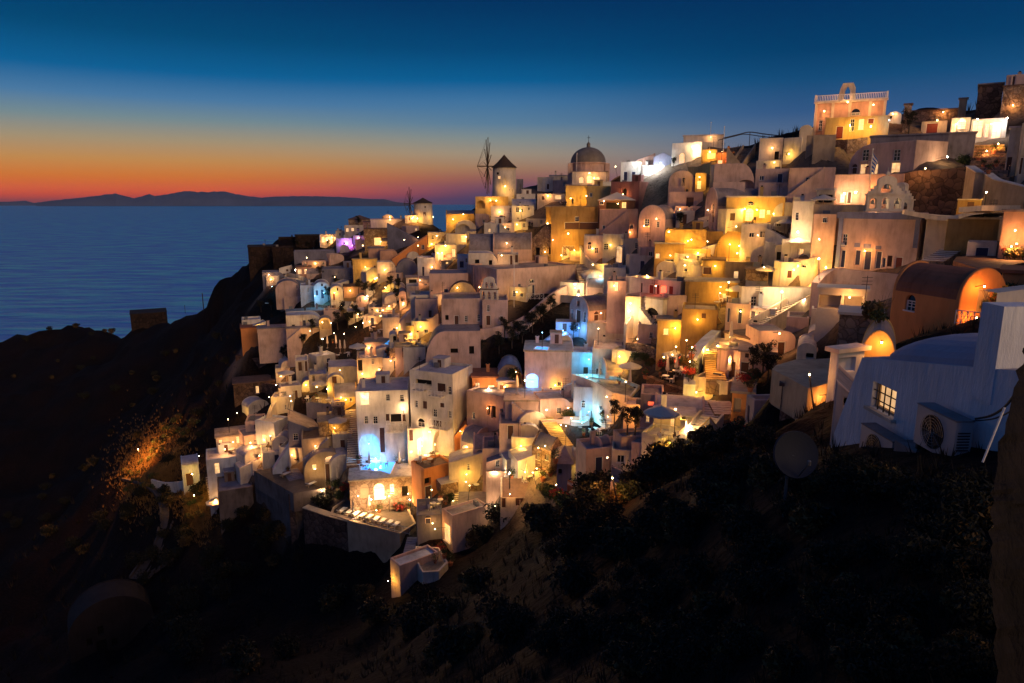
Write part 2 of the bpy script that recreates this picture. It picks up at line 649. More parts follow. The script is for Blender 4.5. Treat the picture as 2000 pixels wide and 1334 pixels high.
def face_s(s, side, px, z):
    """distance along a face for a photo column at height z"""
    u = s['uL'] if side == 'L' else s['uR']
    zz = z - CAMZ
    k = (px - 1000) / F
    den = u.x - k * u.y * CP
    if abs(den) < 1e-5:
        return 0
    return (k * (s['M'].y * CP - zz * SP) - s['M'].x) / den


OPEN_STYLE = {  # code: (pane material, reveal depth, part name, frame material, muntins)
    'D': ('wood', 0.16, 'door', 'trim', 0), 'B': ('bluewood', 0.16, 'door', 'trim', 0), 'R': ('redwood', 0.16, 'door', 'trim', 0),
    'W': ('glass', 0.2, 'window', 'trim', 1), 'L': ('glow', 0.16, 'window', 'trim', 1), 'G': ('glow', 0.2, 'door', 'trim', 1),
    'X': ('dark', 0.6, 'opening', None, 0), 'N': (None, 1.3, 'niche', None, 0), 'V': ('wood', 0.12, 'shutter', 'wood', 2),  # X: near-black sheet painted in for the unlit inside
    'P': ('palewood', 0.14, 'door', 'palewood', 0), 'E': ('glowblue', 0.3, 'window', 'trim', 0), 'Q': ('glowred', 0.3, 'window', None, 0)}


def arch_profile(kind, W, hw, rise):
    if kind == 'v':
        n = 16
        return [(W * 0.5 - W * 0.5 * math.cos(math.pi * i / n), hw + rise * math.sin(math.pi * i / n)) for i in range(n + 1)]
    if kind == 'g':
        return [(0, hw), (W * 0.5, hw + rise), (W, hw)]
    if kind == 'q':   # curved shoulder at the far end, level elsewhere
        r = min(W * 0.35, rise * 1.6)
        n = 8
        return [(0, hw + rise)] + [(W - r + r * math.sin(math.pi / 2 * i / n), hw + rise * math.cos(math.pi / 2 * i / n)) for i in range(n + 1)]
    if kind == 'Q':
        r = min(W * 0.35, rise * 1.6)
        n = 8
        return [(r - r * math.cos(math.pi / 2 * i / n), hw + rise * math.sin(math.pi / 2 * i / n)) for i in range(n + 1)] + [(W, hw + rise)]
    if kind == 'd':   # shed, falls towards the far end
        return [(0, hw + rise), (W, hw)]
    if kind == 'e':
        return [(0, hw), (W, hw + rise)]


def build_house(s, ground):
    M, uL, uR, WL, WR, h, z0 = s['M'], s['uL'], s['uR'], s['WL'], s['WR'], s['h'], s['z0']

    def W3(a, b, z):
        return (M.x + uL.x * a + uR.x * b, M.y + uL.y * a + uR.y * b, z0 + z)

    gmin = min(ground(*W3(a, b, 0)[:2]) for a in (0, WL / 2, WL) for b in (0, WR / 2, WR))
    low = -max(0.6, min(z0 - gmin + 0.5, 6.0)) if s['ext'] is None else -s['ext']
    rt = root(s['name'], (M.x + uL.x * WL / 2 + uR.x * WR / 2, M.y + uL.y * WL / 2 + uR.y * WR / 2, z0), s['label'], s['cat'], s['group'])
    off = rt.location
    mat = s['mat']
    rmat = s['rmat'] or {'white': 'roofwhite', 'cream': 'roofwhite', 'bluewhite': 'roofwhite', 'rubble': 'roofbrown', 'orange': 'rust'}.get(mat, 'roofgrey')
    kind = s['roof'][0]
    side = s['roof'][1] if len(s['roof']) > 1 else ''
    prof = None
    if kind in 'vgqQde':
        span = WL if side == 'L' else WR
        if s['ys'] is not None:
            hw = max(zrow(s['ys'], s['d']) - z0, 0.3)
            rise = s['rise'] if s['rise'] is not None else max(h - hw, 0.3)
        else:
            rise = s['rise'] if s['rise'] is not None else min(span * (0.42 if kind == 'v' else 0.25), h * 0.55)
            hw = h - rise
        prof = arch_profile(kind, span, hw, rise)
    else:
        hw = h
    # openings
    holes = {'L': [], 'R': []}
    parts = []
    for code, x0, x1, y0, y1 in s['ops']:
        c = code[0]
        arched = 'a' in code[1:]
        xmid = (x0 + x1) / 2
        sd = 'R' if (s['two'] and xmid > s['x'][1]) else 'L'
        Wf = WL if sd == 'L' else WR
        Yg = s['d']
        for _ in range(3):
            zb, zt = zrow(y1, Yg), zrow(y0, Yg)
            sm = face_s(s, sd, xmid, (zb + zt) / 2)
            Yg = M.y + (uL.y if sd == 'L' else uR.y) * sm
        sa, sb = sorted((face_s(s, sd, x0, (zb + zt) / 2), face_s(s, sd, x1, (zb + zt) / 2)))
        sa, sb = max(sa, 0.12), min(sb, Wf - 0.12)
        zb, zt = zb - z0, zt - z0
        top = hw - 0.15
        if prof and sd == side:
            mid = (sa + sb) / 2
            top = 0
            for (p, q), (p2, q2) in zip(prof, prof[1:]):
                if p <= mid <= p2 and p2 > p:
                    top = q + (q2 - q) * (mid - p) / (p2 - p) - 0.2
                    # narrow arches: stay under the curve at both ends
            for e in (sa, sb):
                for (p, q), (p2, q2) in zip(prof, prof[1:]):
                    if p <= e <= p2 and p2 > p:
                        top = min(top, q + (q2 - q) * (e - p) / (p2 - p) - 0.12 + (0.25 if arched else 0))
        if zt > top:
            zb -= min(zt - top, 0.6)
            zt = top
        zb = max(zb, low + 0.1)
        if sb - sa < 0.25 or zt - zb < 0.25:
            continue
        if any(not (sb + 0.05 < h_[0] or sa - 0.05 > h_[1] or zt + 0.05 < h_[2] or zb - 0.05 > h_[3]) for h_ in holes[sd]):
            continue
        if arched:
            r = (sb - sa) / 2
            ry = min(r, (zt - zb) * 0.6)
            poly = [(sa, zb), (sb, zb)] + [((sa + sb) / 2 + r * math.cos(math.pi * i / 8), zt - ry + ry * math.sin(math.pi * i / 8)) for i in range(9)]
        else:
            ry = 0
            poly = [(sa, zb), (sb, zb), (sb, zt), (sa, zt)]
        holes[sd].append((sa, sb, zb, zt, poly))
        parts.append((c, arched, sd, sa, sb, zb, zt, ry, poly))
    if not s['ops'] and s['name'] == 'house' and mat in ('white', 'rose', 'cream', 'bluewhite', 'sand', 'pink', 'yellow') and WL > 2.6 and hw > 1.9 and kind != 'F' or s.get('auto'):
        rw_ = random.Random(int(s['d'] * 313) + int(s['x'][0] * 7))
        u_ = rw_.uniform(0.5, 1.2)
        k_ = 0
        while u_ < WL - 1.1 and k_ < 4:
            side_ok = not (prof and side == 'L' and (u_ < WL * 0.18 or u_ > WL * 0.72))
            typ = rw_.choice('DWWWVB')
            if side_ok:
                if typ in 'DB' and k_ != 2:
                    w_, z0_, z1_ = 0.85, 0.02, 1.95
                else:
                    typ = 'W' if typ in 'DB' else typ
                    w_, z0_, z1_ = rw_.uniform(0.5, 0.75), 0.95, min(rw_.uniform(1.55, 1.95), hw - 0.25)
                if z1_ < hw - 0.12 and u_ + w_ < WL - 0.3:
                    if typ == 'W' and rw_.random() < 0.16:
                        typ = 'L'
                    pl_ = [(u_, z0_), (u_ + w_, z0_), (u_ + w_, z1_), (u_, z1_)]
                    holes['L'].append((u_, u_ + w_, z0_, z1_, pl_))
                    parts.append((typ, False, 'L', u_, u_ + w_, z0_, z1_, 0, pl_))
                    k_ += 1
            u_ += w_ + rw_.uniform(0.7, 2.4) if side_ok else 0.6
    wb = MB()

    def fL(a, z, b=0.0):
        return W3(a, b, z)

    def fR(b, z, a=0.0):
        return W3(a, b, z)

    for sd, fn, Wf in (('L', fL, WL), ('R', fR, WR)):
        if prof and sd == side:
            out = [(0, low), (Wf, low)] + list(reversed(prof))
        else:
            hh = hw
            if prof and kind == 'd' and sd != side:
                hh = prof[0][1]
            if prof and kind == 'q' and sd != side:
                hh = prof[0][1]
            out = [(0, low), (Wf, low), (Wf, hh), (0, hh)]
        wb.tess(out, [h_[4] for h_ in holes[sd]], mat, lambda a, z, fn=fn: fn(a, z))
        # back twin
        o2 = (WR if sd == 'L' else WL)
        if prof and sd != side:
            hh = prof[-1][1]
            out = [(0, low), (Wf, low), (Wf, hh), (0, hh)]
        wb.tess(out, [], mat, lambda a, z, fn=fn, o2=o2: fn(a, z, o2))
    for c, arched, sd, sa, sb, zb, zt, ry, poly in parts:
        fn = fL if sd == 'L' else fR
        dep = OPEN_STYLE[c][1]
        if c == 'N':
            dep = min(1.3, (WR if sd == 'L' else WL) * 0.5)
        for (p, q), (p2, q2) in zip(poly, poly[1:] + poly[:1]):
            wb.face([fn(p, q), fn(p2, q2), fn(p2, q2, dep), fn(p, q, dep)], mat)
        if c == 'N':
            wb.tess(poly, [], mat, lambda a, z, fn=fn, dep=dep: fn(a, z, dep))
    if not prof:
        if kind == 'f':
            i, dz = min(0.22, WL * 0.2, WR * 0.2), s['par'] or 0.35
            ring = [(0, 0), (WL, 0), (WL, WR), (0, WR)]
            inn = [(i, i), (WL - i, i), (WL - i, WR - i), (i, WR - i)]
            for k in range(4):
                a, b, c_, d_ = ring[k], ring[(k + 1) % 4], inn[(k + 1) % 4], inn[k]
                wb.face([W3(*a, h), W3(*b, h), W3(*c_, h), W3(*d_, h)], mat)
                wb.face([W3(*d_, h), W3(*c_, h), W3(*c_, h - dz), W3(*d_, h - dz)], mat)
            rb_ = MB()
            rb_.face([W3(*p, h - dz + 0.003) for p in inn], rmat)
            rb_.obj('roof', rt, off)
        elif kind == 'F':
            rb_ = MB()
            o = 0.18
            rb_.box(-o, WL + o, -o, WR + o, h, h + 0.22, rmat, lambda a, b, z: W3(a, b, z))
            rb_.obj('roof', rt, off)
        elif kind == 'h':   # hip / cone on tower handled elsewhere
            rb_ = MB()
            o = 0.25
            ap = W3(WL / 2, WR / 2, h + (s['rise'] or min(WL, WR) * 0.35))
            cs = [W3(-o, -o, h), W3(WL + o, -o, h), W3(WL + o, WR + o, h), W3(-o, WR + o, h)]
            for k in range(4):
                rb_.face([cs[k], cs[(k + 1) % 4], ap], rmat)
            rb_.obj('roof', rt, off)
    else:
        e = min(0.25, (WR if side == 'L' else WL) * 0.2)
        fn = fL if side == 'L' else fR
        Wo = WR if side == 'L' else WL
        for b0, b1 in ((0, e), (Wo - e, Wo)):
            for (p, q), (p2, q2) in zip(prof, prof[1:]):
                wb.face([fn(p, q, b0), fn(p2, q2, b0), fn(p2, q2, b1), fn(p, q, b1)], mat)
                bi = b1 if b0 == 0 else b0
                wb.face([fn(p, q, bi), fn(p2, q2, bi), fn(p2, q2 - 0.22, bi), fn(p, q - 0.22, bi)], mat)
        rb_ = MB()
        ext = 0.12 if kind in 'gde' else 0.0
        for (p, q), (p2, q2) in zip(prof, prof[1:]):
            pp, pp2 = p, p2
            rb_.face([fn(pp, q - 0.12, e), fn(pp2, q2 - 0.12, e), fn(pp2, q2 - 0.12, Wo - e), fn(pp, q - 0.12, Wo - e)], rmat)
        rb_.obj('roof', rt, off, smooth=(kind in 'vqQ'))
    wo_ = wb.obj('wall', rt, off)
    if s['d'] < 150 and mat not in ('rubble', 'darkrubble'):
        bm_ = bmesh.new()
        bm_.from_mesh(wo_.data)
        bmesh.ops.remove_doubles(bm_, verts=bm_.verts, dist=0.002)
        bmesh.ops.recalc_face_normals(bm_, faces=bm_.faces)
        bm_.to_mesh(wo_.data)
        bm_.free()
        bv = wo_.modifiers.new('soft_corners', 'BEVEL')
        bv.width = 0.07
        bv.segments = 2
        bv.limit_method = 'ANGLE'
        bv.angle_limit = rad(50)
        bv.use_clamp_overlap = False
    rr_ = random.Random(int(s['d'] * 977) + int(s['x'][0]))
    if s['name'] in ('house', 'hotel', 'cafe', 'restaurant') and kind in 'fF' and WL > 2.5 and WR > 2.5:
        zr = h - (0.35 if kind == 'f' else -0.2)
        if rr_.random() < 0.5:
            cb = MB()
            a_, b_ = rr_.uniform(0.6, WL - 1.1), rr_.uniform(WR * 0.35, WR - 0.9)
            hh_ = rr_.uniform(0.8, 1.5)
            cb.box(a_, a_ + 0.5, b_, b_ + 0.5, zr, zr + hh_, mat, W3)
            cb.box(a_ - 0.07, a_ + 0.57, b_ - 0.07, b_ + 0.57, zr + hh_ + 0.002, zr + hh_ + 0.1, mat, W3)
            cb.box(a_ + 0.1, a_ + 0.4, b_ + 0.1, b_ + 0.4, zr + hh_ + 0.102, zr + hh_ + 0.3, 'dark', W3)
            cb.obj('chimney', rt, off)
        if rr_.random() < 0.3:
            cb = MB()
            a_, b_ = rr_.uniform(0.6, WL - 1.4), rr_.uniform(WR * 0.3, WR - 0.9)
            cb.box(a_, a_ + 0.85, b_, b_ + 0.35, zr + 0.1, zr + 0.75, 'plasticgrey', W3)
            cb.obj('cooling_unit', rt, off)
        if rr_.random() < 0.3:
            cb = MB()
            a_, b_ = rr_.uniform(0.6, WL - 0.8), rr_.uniform(0.5, WR - 0.5)
            t0 = Vector(W3(a_, b_, zr))
            hh_ = rr_.uniform(1.8, 3.0)
            cb.tube([t0, t0 + Vector((0, 0, hh_))], 0.03, 'iron', 4)
            for q_ in (0.75, 0.85, 0.95):
                cb.tube([t0 + Vector((-0.45, 0, hh_ * q_)), t0 + Vector((0.45, 0, hh_ * q_))], 0.02, 'iron', 4)
            cb.obj('antenna', rt, off)
    near_front = s['name'] == 'house' and len(s['ops']) < 3 and 58 < s['d'] < 190 and mat in ('white', 'rose', 'cream', 'sand', 'pink', 'bluewhite') and low < -0.55
    if near_front and WL > 4.2 and rr_.random() < 0.42:
        # walled forecourt
        cb = MB()
        a0_, a1_ = (0.0, WL * rr_.uniform(0.45, 0.9)) if rr_.random() < 0.5 else (WL * rr_.uniform(0.1, 0.5), WL)
        dp_ = rr_.uniform(1.3, 2.4)
        hp_ = rr_.uniform(0.45, 0.9)
        cb.box(a0_, a1_, -dp_, -0.003, low, -0.06, mat, W3)
        cb.box(a0_, a1_, -dp_, -dp_ + 0.22, -0.059, hp_, mat, W3)
        cb.box(a0_, a0_ + 0.22, -dp_ + 0.221, -0.003, -0.059, hp_, mat, W3)
        cb.box(a0_ + 0.225, a1_ - 0.003, -dp_ + 0.224, -0.006, -0.0595, -0.05, 'floor', W3)
        cb.obj('forecourt', rt, off)
    elif near_front and WL > 5 and hw > 2.4 and kind in 'fF' and rr_.random() < 0.55:
        # flight of steps up the front wall to the roof
        cb = MB()
        n_ = int(hw / 0.24)
        run_ = min(WL * 0.8, n_ * 0.30)
        fl_ = rr_.random() < 0.5
        for q_ in range(n_):
            x0_, x1_ = run_ * q_ / n_, run_ * (q_ + 1) / n_
            if fl_:
                x0_, x1_ = WL - x1_, WL - x0_
            cb.box(x0_, x1_, -0.95, -0.004, low, hw * (q_ + 1) / n_ - 0.05, mat, W3)
            cb.box(x0_ + 0.002, x1_ - 0.002, -0.97, -0.006, hw * (q_ + 1) / n_ - 0.049, hw * (q_ + 1) / n_, 'roofwhite', W3)
        cb.obj('outside_steps', rt, off)
    if s['name'] in ('house', 'hotel') and kind in 'fF' and WL > 4.5 and WR > 4 and rr_.random() < 0.4 and 58 < s['d'] < 190:
        cb = MB()
        zr = h - (0.35 if kind == 'f' else -0.22)
        a_ = rr_.uniform(0.4, WL - 2.6)
        w_, hh_ = rr_.uniform(1.5, 2.2), rr_.uniform(1.3, 1.9)
        cb.box(a_, a_ + w_, WR - 2.4, WR - 0.4, zr, zr + hh_, mat, W3)
        cb.box(a_ - 0.08, a_ + w_ + 0.08, WR - 2.48, WR - 0.32, zr + hh_ + 0.002, zr + hh_ + 0.12, rmat, W3)
        cb.box(a_ + w_ * 0.3, a_ + w_ * 0.3 + 0.6, WR - 2.43, WR - 2.402, zr + 0.05, zr + hh_ - 0.2, 'wood', W3)
        cb.obj('stair_hut', rt, off)
    if s['name'] == 'house' and WL > 3 and rr_.random() < 0.6 and kind != 'h':
        cb = MB()
        a_ = rr_.uniform(0.2, WL - 0.3)
        cb.box(a_, a_ + 0.09, -0.12, -0.02, low * 0.5, hw - 0.3, mat, W3)
        cb.obj('downpipe', rt, off)
    small = (F / s['d']) * 1.0 < 9.5
    for c, arched, sd, sa, sb, zb, zt, ry, poly in parts:
        if c == 'N':
            continue
        pm, dep, pname, fm, mun = OPEN_STYLE[c]
        fn = fL if sd == 'L' else fR
        ob = MB()
        di = dep * 0.92
        fw = min(0.07, (sb - sa) * 0.14)
        if fm:
            fb = lambda a, b, z, fn=fn: fn(a, z, b)
            zt2 = zt - ry
            ob.box(sa, sa + fw, di - 0.07, di, zb, zt2, fm, fb)
            ob.box(sb - fw, sb, di - 0.07, di, zb, zt2, fm, fb)
            ob.box(sa + fw, sb - fw, di - 0.07, di, zt2 - fw, zt2, fm, fb)
            if mun:
                m_ = (sa + sb) / 2
                ob.box(m_ - fw / 3, m_ + fw / 3, di - 0.06, di - 0.01, zb, zt2 - fw, fm, fb)
                if zt - zb > 0.8:
                    for q in (0.36, 0.68):
                        zc_ = zb + (zt2 - zb) * q
                        ob.box(sa + fw, sb - fw, di - 0.05, di - 0.012, zc_ - fw / 3, zc_ + fw / 3, fm, fb)
                if c == 'W' or c == 'L':
                    ob.box(sa - 0.08, sb + 0.08, -0.1, dep * 0.5, zb - 0.08, zb - 0.004, fm, fb)
            elif pname == 'door':
                m_ = (sa + sb) / 2
                # raised panels of the door leaves
                for (a0, a1) in ((sa + fw * 1.8, m_ - fw * 0.4), (m_ + fw * 0.4, sb - fw * 1.8)):
                    if a1 - a0 > 0.08:
                        hgt = zt2 - zb
                        for q0, q1 in ((0.08, 0.45), (0.52, 0.92)):
                            ob.box(a0, a1, di - 0.025, di - 0.002, zb + hgt * q0, zb + hgt * q1, pm, fb)
        if small or not mun:
            ob.tess(poly, [], pm, lambda a, z, fn=fn, di=di: fn(a, z, di))
            w_ = ob.obj(pname, rt, off)
        else:
            w_ = ob.obj(pname, rt, off)
            pb = MB()
            pb.tess(poly, [], pm, lambda a, z, fn=fn, di=di: fn(a, z, di))
            pb.obj('pane', w_, off)
    if s['extra']:
        s['extra'](s, rt, W3, off)
    s['W3'] = W3
    s['root'] = rt
    return rt


# ---------------------------------------------------------------- walls, terraces, stairs
CARVE = []
BUILD = []   # deferred builders, run once the ground exists


def catmull(pts, n=5):
    if len(pts) < 3:
        return pts
    out = []
    q = [pts[0]] + pts + [pts[-1]]
    for i in range(1, len(q) - 2):
        for k in range(n):
            t = k / n
            a, b, c, d = q[i - 1], q[i], q[i + 1], q[i + 2]
            out.append(0.5 * ((2 * b) + (-a + c) * t + (2 * a - 5 * b + 4 * c - d) * t * t + (-a + 3 * b - 3 * c + d) * t ** 3))
    out.append(pts[-1])
    return out


def wallpath(label, pts, drop=3.0, thick=0.4, mat='white', dd=0.0, name='retaining_wall', cat='wall', cap=None, tp=True, smooth=True):
    q = []
    for p in pts:
        px, py = tx(p[0]), ty(p[1])
        d = (p[2] if len(p) > 2 else D(px, py)) + dd
        q.append(P(px, py, d))
    if tp:
        for v in q:
            TPTS.append((v.x, v.y + 1.5, v.z - 0.7))
            TPTS.append((v.x, v.y - 1.2, v.z - drop * 0.8))
    q2 = catmull(q) if smooth else q

    def go(ground):
        wb = MB()
        n = len(q2)
        nor = []
        for i in range(n):
            t = (q2[min(i + 1, n - 1)] - q2[max(i - 1, 0)])
            m = Vector((-t.y, t.x, 0)).normalized()
            if m.y < 0:
                m = -m
            nor.append(m * thick)
        for i in range(n - 1):
            a, b = q2[i], q2[i + 1]
            a2, b2 = a + nor[i], b + nor[i + 1]
            dn = Vector((0, 0, -drop))
            wb.face([a + dn, b + dn, b, a], mat)
            wb.face([a, b, b2, a2], mat)
            wb.face([a2, b2, b2 + dn, a2 + dn], mat)
        for i in (0, n - 1):
            a, a2 = q2[i], q2[i] + nor[i]
            dn = Vector((0, 0, -drop))
            wb.face([a, a2, a2 + dn, a + dn], mat)
        o = wb.obj(name, None, q[len(q) // 2] + Vector((0, 0, -drop)))
        tag(o, label, cat)
        if cap:
            cb = MB()
            for i in range(n - 1):
                a, b = q2[i] - nor[i] * 0.12, q2[i + 1] - nor[i + 1] * 0.12
                a2, b2 = a + nor[i] * 1.24, b + nor[i + 1] * 1.24
                u = Vector((0, 0, 0.12))
                e = Vector((0, 0, 0.003))
                cb.box8([a + e, b + e, b2 + e, a2 + e, a + u, b + u, b2 + u, a2 + u], cap)
            cb.obj('coping', o, q[len(q) // 2] + Vector((0, 0, -drop)))
    BUILD.append(go)


def terrace(label, pts, d=None, skirt=4.0, mat='floor', wmat='white', rim=0.0, name='terrace', cat='terrace', ref=0, tp=True, dd=0):
    px = [(tx(p[0]), ty(p[1])) for p in pts]
    dep = (d if d is not None else D(*px[ref])) + dd
    z = zrow(px[ref][1], dep)
    q = []
    for a, b in px:
        r = ray(a, b)
        t = (z - CAMZ) / r.z if abs(r.z) > 1e-4 else 100
        if t < 0 or t > 400:
            t = dep
        q.append(Vector((0, 0, CAMZ)) + r * t)
    CARVE.append(([(v.x, v.y) for v in q], z - 0.35))
    if tp:
        c = sum(q, Vector()) / len(q)
        TPTS.append((c.x, c.y, z - 0.6))
        for v in q:
            w = c + (v - c) * 0.85
            TPTS.append((w.x, w.y, z - 0.7))

    def go(ground):
        wb = MB()
        dn = Vector((0, 0, -skirt))
        n = len(q)
        c = sum(q, Vector()) / n
        for i in range(n):
            a, b = q[i], q[(i + 1) % n]
            wb.face([a + dn, b + dn, b + Vector((0, 0, rim)), a + Vector((0, 0, rim))], wmat)
            if rim > 0:
                ia, ib = a + (c - a).normalized() * 0.3, b + (c - b).normalized() * 0.3
                up = Vector((0, 0, rim))
                wb.face([a + up, b + up, ib + up, ia + up], wmat)
                wb.face([ia + up, ib + up, ib, ia], wmat)
        o = wb.obj(name, None, q[0])
        tag(o, label, cat)
        fb = MB()
        fb.tess([(v.x, v.y) for v in q], [], mat, lambda x, y: (x, y, z - 0.004 if rim == 0 else z + 0.004))
        fb.obj('paving', o, q[0])
    BUILD.append(go)
    return q


def stairs(label, x0, y0, x1, y1, w, d0=None, d1=None, mat='white', n=None, rim=0.0, tread=None, body='rubble'):
    """from the foot (x0,y0) up to the head (x1,y1), photo coordinates of the tile; w in metres"""
    a = P(tx(x0), ty(y0), d0 or D(tx(x0), ty(y0)))
    b = P(tx(x1), ty(y1), d1 or D(tx(x1), ty(y1)))
    hgt = b.z - a.z
    nn = n or max(4, int(hgt / 0.2))
    t = (b - a)
    run = Vector((t.x, t.y, 0))
    Lh = max(run.length, 0.5)
    u = run / Lh if run.length > 0.1 else Vector((0, 1, 0))
    v = Vector((-u.y, u.x, 0))
    if v.x < 0:
        v = -v
    for k in range(4):
        p = a + t * (k / 3)
        TPTS.append((p.x, p.y, p.z - 0.8))
    for k in range(8):
        p, p2 = a + t * (k / 8), a + t * ((k + 1) / 8)
        e_ = v * (w / 2 + 0.3)
        CARVE.append(([tuple((p - e_)[:2]), tuple((p2 - e_)[:2]), tuple((p2 + e_)[:2]), tuple((p + e_)[:2])], p.z - 0.3))

    def go(ground):
        sb = MB()
        for k in range(nn):
            s0, s1 = Lh * k / nn, Lh * (k + 1) / nn
            zt = hgt * (k + 1) / nn
            zl = hgt * k / nn - 1.6

            def fn(p, q, z):
                r = a + u * p + v * q
                return (r.x, r.y, a.z + z)
            sb.box(s0, s1, -w / 2, w / 2, zl, zt - 0.05, body, fn)
            sb.box(s0 - 0.03, s1 - 0.004, -w / 2 + 0.01, w / 2 - 0.01, zt - 0.048, zt, tread or mat, fn)
        o = sb.obj('staircase', None, a)
        tag(o, label, 'stairs')
        if rim:
            for q in (-1, 1):
                rb_ = MB()
                e = w / 2 * q
                z = Vector((0, 0, 1))
                p0, p1 = a + v * e, b + v * e
                th = v * 0.22 * q
                rb_.box8([p0 - z * 1.6, p1 - z * 1.6, p1 + th - z * 1.6, p0 + th - z * 1.6, p0 + z * rim, p1 + z * rim, p1 + th + z * rim, p0 + th + z * rim], mat)
                rb_.obj('parapet', o, a)
    BUILD.append(go)

# ================================================================ upper right of the town
tile('A')
H('pink mansion with balustrade roof at the top of the hill', (290, 752), (545, 318), 'Wa545-600:375-415 W330-355:450-515', mat='pink', d=124, deep=9, rmat='roofbrown', name='mansion')
H('lit yellow porch wing in front of the pink mansion', (365, 780), (568, 425), 'R442-490:488-568 W535-563:440-520 R650-692:437-470 L590-625:440-510', mat='yellow', d=119, deep=4)
H('small block with arched shape left of the pink mansion', (200, 285), (590, 480), '', roof='vL', mat='cream', d=122, deep=4)
H('low parapet house in front of the mansion steps', (250, 440), (592, 545), 'B380-400:535-570', mat='sand', d=116, deep=3)
H('blue lit little chapel right of the pink mansion', (772, 868), (452, 392), 'X795-808:420-440', mat='bluewhite', roof='vL', d=126, deep=4, name='chapel', cat='chapel')
H('tall rough stone pier right of the blue lit chapel', (872, 920), (520, 348), '', mat='rubble', roof='F', d=122, deep=1.6, name='stone_tower', cat='tower')
H('cream gatehouse with brown door and scrolled gable', (992, 1160), (545, 455), 'R1030-1108:468-535', mat='cream', d=122, deep=4, name='gatehouse')
H('square stone chimney tower against the dark hill', (1232, 1284), (440, 310), '', mat='sand', roof='F', d=130, deep=1.8, name='chimney_tower', cat='tower')
H('long low ruin wall below the dark hilltop', (925, 1240), (445, 385), '', mat='rubble', roof='F', d=134, deep=2, name='ruin', cat='ruin')
H('dark round-shouldered castle bastion on the skyline', (1345, 1505), (440, 215), '', mat='darkrubble', roof='F', d=124, deep=9, name='castle_bastion', cat='castle')
H('checkered stone castle wall at the right edge', (1505, 1700), (450, 225), '', mat='rubble', roof='F', d=118, deep=6, name='castle_wall', cat='castle')
H('small lit house on top of the castle wall', (1545, 1690), (228, 150), 'D1590-1612:160-222', mat='rose', roof='f', d=121, deep=5)
H('dazzling white shop with two glowing arches', (1180, 1305), (572, 432), 'Ga1235-1290:440-505 G1190-1225:470-560 G1240-1300:515-565', mat='white', d=112, deep=5, name='shop', cat='shop')
H('dazzling white shop with tall glowing doors beside the stairs', (1310, 1545), (572, 438), 'G1330-1400:450-560 G1415-1440:470-560 G1460-1520:460-565', mat='white', d=110, deep=5, name='shop', cat='shop')
H('gabled cream house at the right edge above the stairs', (1600, 1612, 1720), (900, 440), 'D1640-1665:690-800', roof='gR', mat='cream', d=92, a=55, deep=7)
H('narrow passage wall with door beside the lit stairs', (1528, 1600), (860, 500), 'V1555-1585:690-790', mat='cream', d=94, deep=2, roof='F')
stairs('broad orange lit staircase with flower pots climbing to the shops', 1445, 850, 1425, 615, 4.2, 92, 106, mat='pink', n=11)
H('long cream house with curved left shoulder and four windows', (520, 943, 1150), (802, 578), 'W612-655:640-712 W815-860:640-712 Da545-580:735-798 L598-650:735-798 L672-715:735-798 L800-860:725-795 G1073-1107:708-758', roof='qL', mat='rose', d=98, rise=3.2, a=35, deep=7)
H('plain wall with flat roof behind the long cream house', (660, 1345), (640, 545), '', mat='roofgrey', d=104, deep=4, roof='F', name='terrace_house')
wallpath('brown rubble retaining wall under the pink mansion', [(205, 600), (330, 585), (520, 575), (660, 560)], drop=7, thick=0.8, mat='rubble', dd=-2, smooth=False)
H('long mauve house with a small window left below the rubble wall', (125, 425), (945, 758), 'W245-285:820-850', mat='rose', d=108, deep=6)
H('terrace restaurant wall with two bright lamps', (420, 870), (1000, 800), 'D515-545:915-990 L470-500:930-985', mat='pink', d=92, deep=5, name='restaurant', cat='restaurant')
H('small cream kiosk with sloping canopy on the restaurant terrace', (310, 430), (992, 905), 'X330-420:935-985', mat='cream', d=90, roof='F', deep=3, name='kiosk', cat='kiosk')
wallpath('dark rubble slope wall below the long cream house', [(850, 800, 92), (1000, 775, 91), (1180, 765, 90), (1340, 750, 89)], drop=14, thick=1.2, mat='darkrubble', smooth=False)
wallpath('big plaster buttress wall with white curved rim', [(1342, 752, 88), (1400, 790, 86), (1470, 838, 84), (1560, 860, 82), (1680, 890, 80)], drop=12, thick=0.9, mat='sand', cap='white')
wallpath('low parapet wall left of the bell gable', [(300, 998, 88), (560, 1000, 86), (640, 1005, 85)], drop=5, thick=0.5, mat='sand')
H('white cube with crosses of shadow below the restaurant terrace', (150, 290), (1150, 975), 'W180-200:1050-1100', mat='white', d=90, deep=4)
H('grey slope-walled house left of the big pink house', (290, 440), (1165, 1060), '', mat='rose', d=86, deep=4)

tile('B')
H('white cube house with dark doorway below the skyline pergola', (1470, 1676), (515, 308), 'X1612-1650:425-497', mat='white', d=126, deep=5)
H('white cube house with a tiny square window beside rubble wall', (1676, 1830, 1855), (565, 300), 'X1706-1728:432-460', mat='white', d=122, deep=4, a=20)
H('lower step block under the white cube house', (1450, 1672), (570, 505), '', mat='white', d=120, deep=4)
H('large mauve wall house with arched porch', (1080, 1440), (725, 530), 'Na1295-1440:590-715 D1380-1412:640-720', roof='QL', mat='rose', d=116, rise=4, deep=6)
H('long mauve terrace block with a curved corner', (1440, 1725), (725, 575), '', mat='rose', d=114, deep=5)
H('sloping stair flank wall rising to the pergola', (1190, 1400), (540, 380), '', roof='eL', rise=5, mat='sand', d=128, deep=3, name='stair_flank', cat='wall')
H('blue-white corner wall falling from the skyline', (1050, 1180), (700, 540), '', mat='slate', d=126, deep=3)
